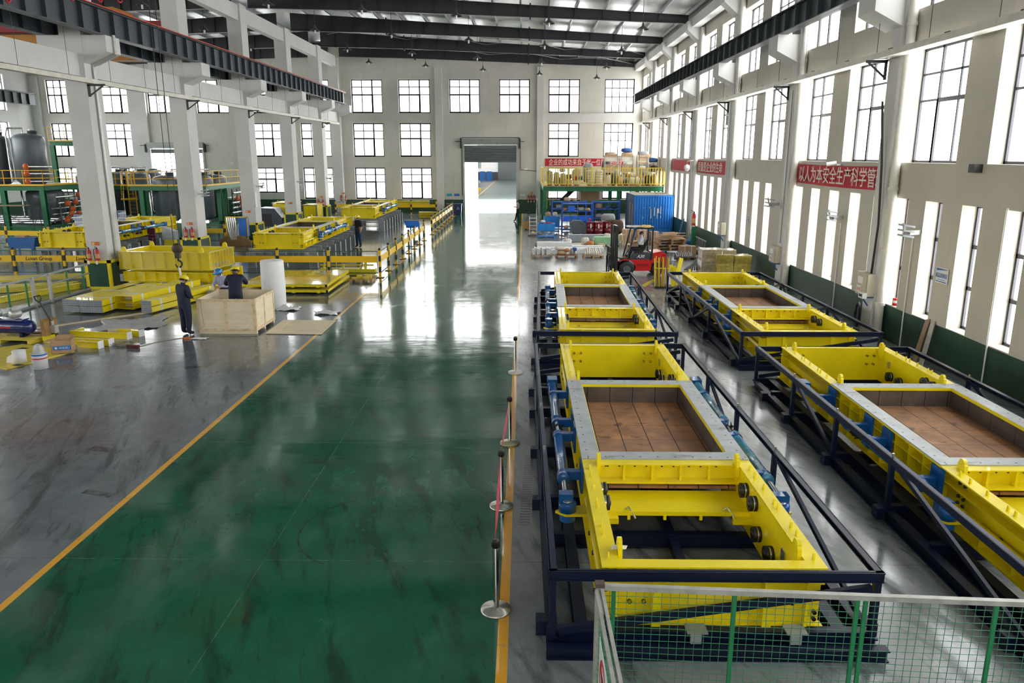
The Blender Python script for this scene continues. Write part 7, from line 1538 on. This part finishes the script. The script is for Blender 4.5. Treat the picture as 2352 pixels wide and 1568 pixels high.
# ================================================================ people
def person(lab, loc, face, s, J=None, cols=None, hair=True, helmet=None, look=(0, 0), bulk=1.):
    P = dict(pel=(0, 0, .95), wst=(0, .01, 1.08), chs=(0, .0, 1.30), nck=(0, .0, 1.46), hd0=(0, .015, 1.56), hd1=(0, .025, 1.67),
        shL=(-.19, 0, 1.41), shR=(.19, 0, 1.41), elL=(-.25, -.01, 1.14), elR=(.25, -.01, 1.14), wrL=(-.27, .08, .90), wrR=(.27, .08, .90),
        hpL=(-.10, 0, .90), hpR=(.10, 0, .90), knL=(-.12, .02, .50), knR=(.12, .02, .50), anL=(-.13, -.02, .09), anR=(.13, -.02, .09), toL=(-.15, .14, .05), toR=(.15, .14, .05))
    P.update(J or {}); P = {k: Vector(v)*s for k, v in P.items()}
    rad = dict(pel=.165, wst=.16, chs=.18, nck=.058, hd0=.078, hd1=.088, shL=.085, shR=.085, elL=.062, elR=.062, wrL=.040, wrR=.040, hpL=.115, hpR=.115, knL=.085, knR=.085, anL=.062, anR=.062, toL=.042, toR=.042)
    ed = [('pel', 'wst', 'b'), ('wst', 'chs', 't'), ('chs', 'nck', 't'), ('nck', 'hd0', 's'), ('hd0', 'hd1', 's'), ('chs', 'shL', 't'), ('chs', 'shR', 't'), ('shL', 'elL', 't'), ('shR', 'elR', 't'), ('elL', 'wrL', 'f'), ('elR', 'wrR', 'f'),
        ('pel', 'hpL', 'b'), ('pel', 'hpR', 'b'), ('hpL', 'knL', 'b'), ('hpR', 'knR', 'b'), ('knL', 'anL', 'b'), ('knR', 'anR', 'b'), ('anL', 'toL', 'x'), ('anR', 'toR', 'x')]
    names = list(P); bm = bmesh.new(); sl = bm.verts.layers.skin.verify(); vv = {k: bm.verts.new(P[k]) for k in names}
    for a, b, _ in ed: bm.edges.new((vv[a], vv[b]))
    for k in names: r_ = rad[k]*s*(bulk if k[:2] not in ('hd', 'nc', 'wr', 'to') else 1); vv[k][sl].radius = (r_*(1.12 if k in ('chs', 'pel', 'wst') else 1), r_*(.82 if k in ('chs', 'pel', 'wst') else 1)); vv[k][sl].use_root = (k == 'pel')
    me = bpy.data.meshes.new('tmp'); bm.to_mesh(me); bm.free(); tmp = bpy.data.objects.new('tmp', me); COL.objects.link(tmp)
    tmp.modifiers.new('s', 'SKIN').use_smooth_shade = True; sb = tmp.modifiers.new('d', 'SUBSURF'); sb.levels = 2; sb.render_levels = 2
    dg = bpy.context.evaluated_depsgraph_get(); body = bpy.data.meshes.new_from_object(tmp.evaluated_get(dg)); COL.objects.unlink(tmp); bpy.data.objects.remove(tmp)
    top, bot, shoe, bare = cols; mats = {'t': 0, 'f': 0 if not bare else 3, 'b': 1, 'x': 2, 's': 3}; body.materials.clear()
    for m_ in (top, bot, shoe, M_SKIN): body.materials.append(m_)
    for p in body.polygons:
        c = p.center; best = 1e9
        for a, b, z in ed:
            A_, B_ = P[a], P[b]; d = B_-A_; tt = max(0, min(1, (c-A_).dot(d)/d.dot(d))); q = (c-(A_+d*tt)).length-.3*rad[a]*s
            if q < best: best = q; p.material_index = mats[z]
        p.use_smooth = True
    o = bpy.data.objects.new('person', body); COL.objects.link(o); o.location = loc; o.rotation_euler = (0, 0, face); tag(o, lab, 'person')
    h = (P['hd0']+P['hd1'])/2; up = (P['hd1']-P['hd0']).normalized(); fw = Vector((math.sin(look[0]), math.cos(look[0]), math.sin(look[1]))).normalized(); fw = (fw-up*fw.dot(up)).normalized(); rt = fw.cross(up)
    def at(f, r_, u): return h+fw*f*s+rt*r_*s+up*u*s
    m = MB(); m.tube([at(.075, 0, .03), at(.105, 0, -.01), at(.08, 0, -.02)], [.008*s, .016*s, .012*s], 6); m.build('nose', M_SKIN, o)
    for r_ in (-.088, .088): MB().tube([at(-.005, r_, .03), at(.0, r_*1.12, .01), at(0, r_, -.02)], [.01*s, .02*s, .008*s], 6).build('ear', M_SKIN, o)
    for r_ in (-.03, .03): MB().sphere(at(.083, r_, .022), .010*s, 6, 1, 4).build('eye', M_BLACK, o)
    MB().tube([at(.082, -.022, -.048), at(.088, 0, -.05), at(.082, .022, -.048)], .006*s, 5).build('mouth', mat('lip', (.35, .12, .09), .5), o)
    def cap(r, lo, mt, nm, zs=1.0, brim=False, back=.0):
        m = MB(); n, k = 20, 7; vs = []
        for i in range(k+1):
            th = (math.pi/2)*(i/k)
            for j in range(n): ph = 2*math.pi*j/n; vs.append(at(r*1.1*math.sin(th)*math.cos(ph)-back, r*math.sin(th)*math.sin(ph), lo+r*zs*math.cos(th)))
        fs = [(i*n+j, i*n+(j+1) % n, (i+1)*n+(j+1) % n, (i+1)*n+j) for i in range(k) for j in range(n)]
        if brim:
            for j in range(n): ph = 2*math.pi*j/n; e = .022+.05*max(0, math.cos(ph))**2; vs.append(at((r+e)*1.1*math.cos(ph)-back, (r+e)*math.sin(ph), lo-.008))
            fs += [(k*n+j, k*n+(j+1) % n, (k+1)*n+(j+1) % n, (k+1)*n+j) for j in range(n)]
        m.add(vs, fs, True); return m.build(nm, mt, o)
    cap(.096, -.03, M_HAIR, 'hair', 1.35, False, .026)
    if helmet:
        cap(.128, .035, helmet, 'hard_hat', .95, True)
        m = MB(); m.tube([at(.0, -.1, .03), at(.03, -.085, -.06), at(.05, 0, -.1), at(.03, .085, -.06), at(0, .1, .03)], .006*s, 5); m.build('chin_strap', M_BLACK, o)
    # hands: palm, four curled fingers and a thumb
    for sd, S_ in (('L', -1), ('R', 1)):
        w = P['wr'+sd]; d = (w-P['el'+sd]).normalized(); side = d.cross(Vector((0, 1, .2))).normalized(); nrm = side.cross(d).normalized(); m = MB()
        m.bar(w-d*.01*s, w+d*.09*s, .08*s, .03*s, nrm)
        for i in range(4):
            b = w+d*.085*s+side*(-.03+.02*i)*s; L = (.065, .075, .07, .055)[i]*s
            m.tube([b, b+d*L*.45, b+d*L*.85+nrm*-.012*s, b+d*L+nrm*-.03*s], [.0095*s, .009*s, .008*s, .006*s], 6)
        b = w+d*.03*s+side*(.038*S_)*s; m.tube([b, b+d*.03*s+side*.02*S_*s, b+d*.06*s+side*.022*S_*s], [.011*s, .01*s, .007*s], 6)
        m.build('hand', M_SKIN, o)
    return o
M_HAIR = mat('black_hair', (.012, .010, .010), .5); M_NCLOTH = mat('navy_workwear', (.010, .014, .040), .8, 0, .2, 6., bump=.3); M_HATY = mat('hard_hat_yellow', (.85, .66, .02), .3, coat=.4); M_HATB = mat('hard_hat_blue', (.02, .20, .55), .3, coat=.4)
M_SHOE = mat('black_shoes', (.012, .012, .012), .4); M_LBL = mat('pale_blue_shirt', (.42, .45, .62), .8, 0, .1, 6.); M_JEAN = mat('dark_jeans', (.015, .045, .11), .8, 0, .2, 6.); M_BSHIRT = mat('black_shirt', (.016, .012, .016), .8, 0, .2, 6.); M_GSHIRT = mat('grey_striped_shirt', (.42, .42, .42), .8, 0, .15, 20.); M_WSHIRT = mat('white_shirt', (.75, .75, .80), .8); M_BTROU = mat('black_trousers', (.014, .014, .016), .8)
# standing worker in the foreground of the packing area
person('person in navy workwear and yellow hard hat standing beside the plywood crate with hands together', (-10.46, 22.92, 0), R(-32), 1.06,
    dict(elL=(-.27, .02, 1.16), elR=(.27, .02, 1.16), wrL=(-.10, .22, 1.08), wrR=(.10, .22, 1.08), hd0=(0, .045, 1.55), hd1=(0, .085, 1.65), nck=(0, .015, 1.46)), (M_NCLOTH, M_NCLOTH, M_SHOE, False), helmet=M_HATY, look=(.25, -.3), bulk=1.16)
person('person in navy workwear and yellow hard hat bending inside the plywood crate', (-9.32, 24.15, .12), R(12), 1.06,
    dict(chs=(0, .16, 1.27), nck=(0, .26, 1.40), hd0=(0, .30, 1.49), hd1=(0, .335, 1.585), shL=(-.2, .2, 1.37), shR=(.2, .2, 1.37), elL=(-.32, .32, 1.14), elR=(.30, .36, 1.16), wrL=(-.22, .55, 1.12), wrR=(.2, .6, 1.12), wst=(0, .06, 1.08)), (M_NCLOTH, M_NCLOTH, M_SHOE, False), helmet=M_HATY, look=(0, -.35), bulk=1.14)
person('person in pale blue shirt and blue hard hat leaning over behind the plywood crate', (-10.15, 25.5, 0), R(160), 1.02,
    dict(chs=(0, .14, 1.27), nck=(0, .22, 1.41), hd0=(0, .26, 1.50), hd1=(0, .29, 1.595), shL=(-.18, .17, 1.37), shR=(.18, .17, 1.37), elL=(-.30, .28, 1.15), elR=(.28, .25, 1.13), wrL=(-.22, .50, 1.14), wrR=(.05, .45, 1.08), wst=(0, .06, 1.08)), (M_LBL, M_NCLOTH, M_SHOE, False), helmet=M_HATB, look=(0, -.7))
person('person in black shirt, jeans and yellow hard hat phoning beside the raised gate', (-10.0, 46.05, 0), R(148), 1.10,
    dict(elR=(.27, .12, 1.18), wrR=(.14, .14, 1.50), elL=(-.26, 0, 1.15), wrL=(-.26, .1, .92), knL=(-.12, .04, .5), anL=(-.15, .0, .09), toL=(-.17, .15, .04)), (M_BSHIRT, M_JEAN, M_SHOE, True), helmet=M_HATY, look=(.1, -.1))
person('person in grey striped shirt looking at a phone beside the roller door', (-.56, 65.1, 0), R(80), 1.02,
    dict(hd0=(0, .05, 1.55), hd1=(0, .10, 1.63), elL=(-.22, .0, 1.15), elR=(.22, .0, 1.15), wrL=(-.05, .26, 1.17), wrR=(.05, .26, 1.17), knL=(-.1, .1, .5), anL=(-.12, .2, .09), toL=(-.13, .36, .04)), (M_GSHIRT, M_BTROU, M_SHOE, True), look=(0, -.7))
person('person in white shirt with black hair sitting on the forklift seat', (5.42, 35.62, .28), R(84+8), 1.0,
    dict(hpL=(-.09, .02, .90), hpR=(.09, .02, .90), knL=(-.13, .44, .92), knR=(.13, .44, .92), anL=(-.13, .56, .58), anR=(.13, .56, .58), toL=(-.13, .70, .54), toR=(.13, .70, .54), elL=(-.25, .12, 1.18), elR=(.25, .12, 1.18), wrL=(-.14, .42, 1.08), wrR=(.14, .42, 1.08)), (M_WSHIRT, M_BTROU, M_SHOE, True), look=(-.2, -.15))
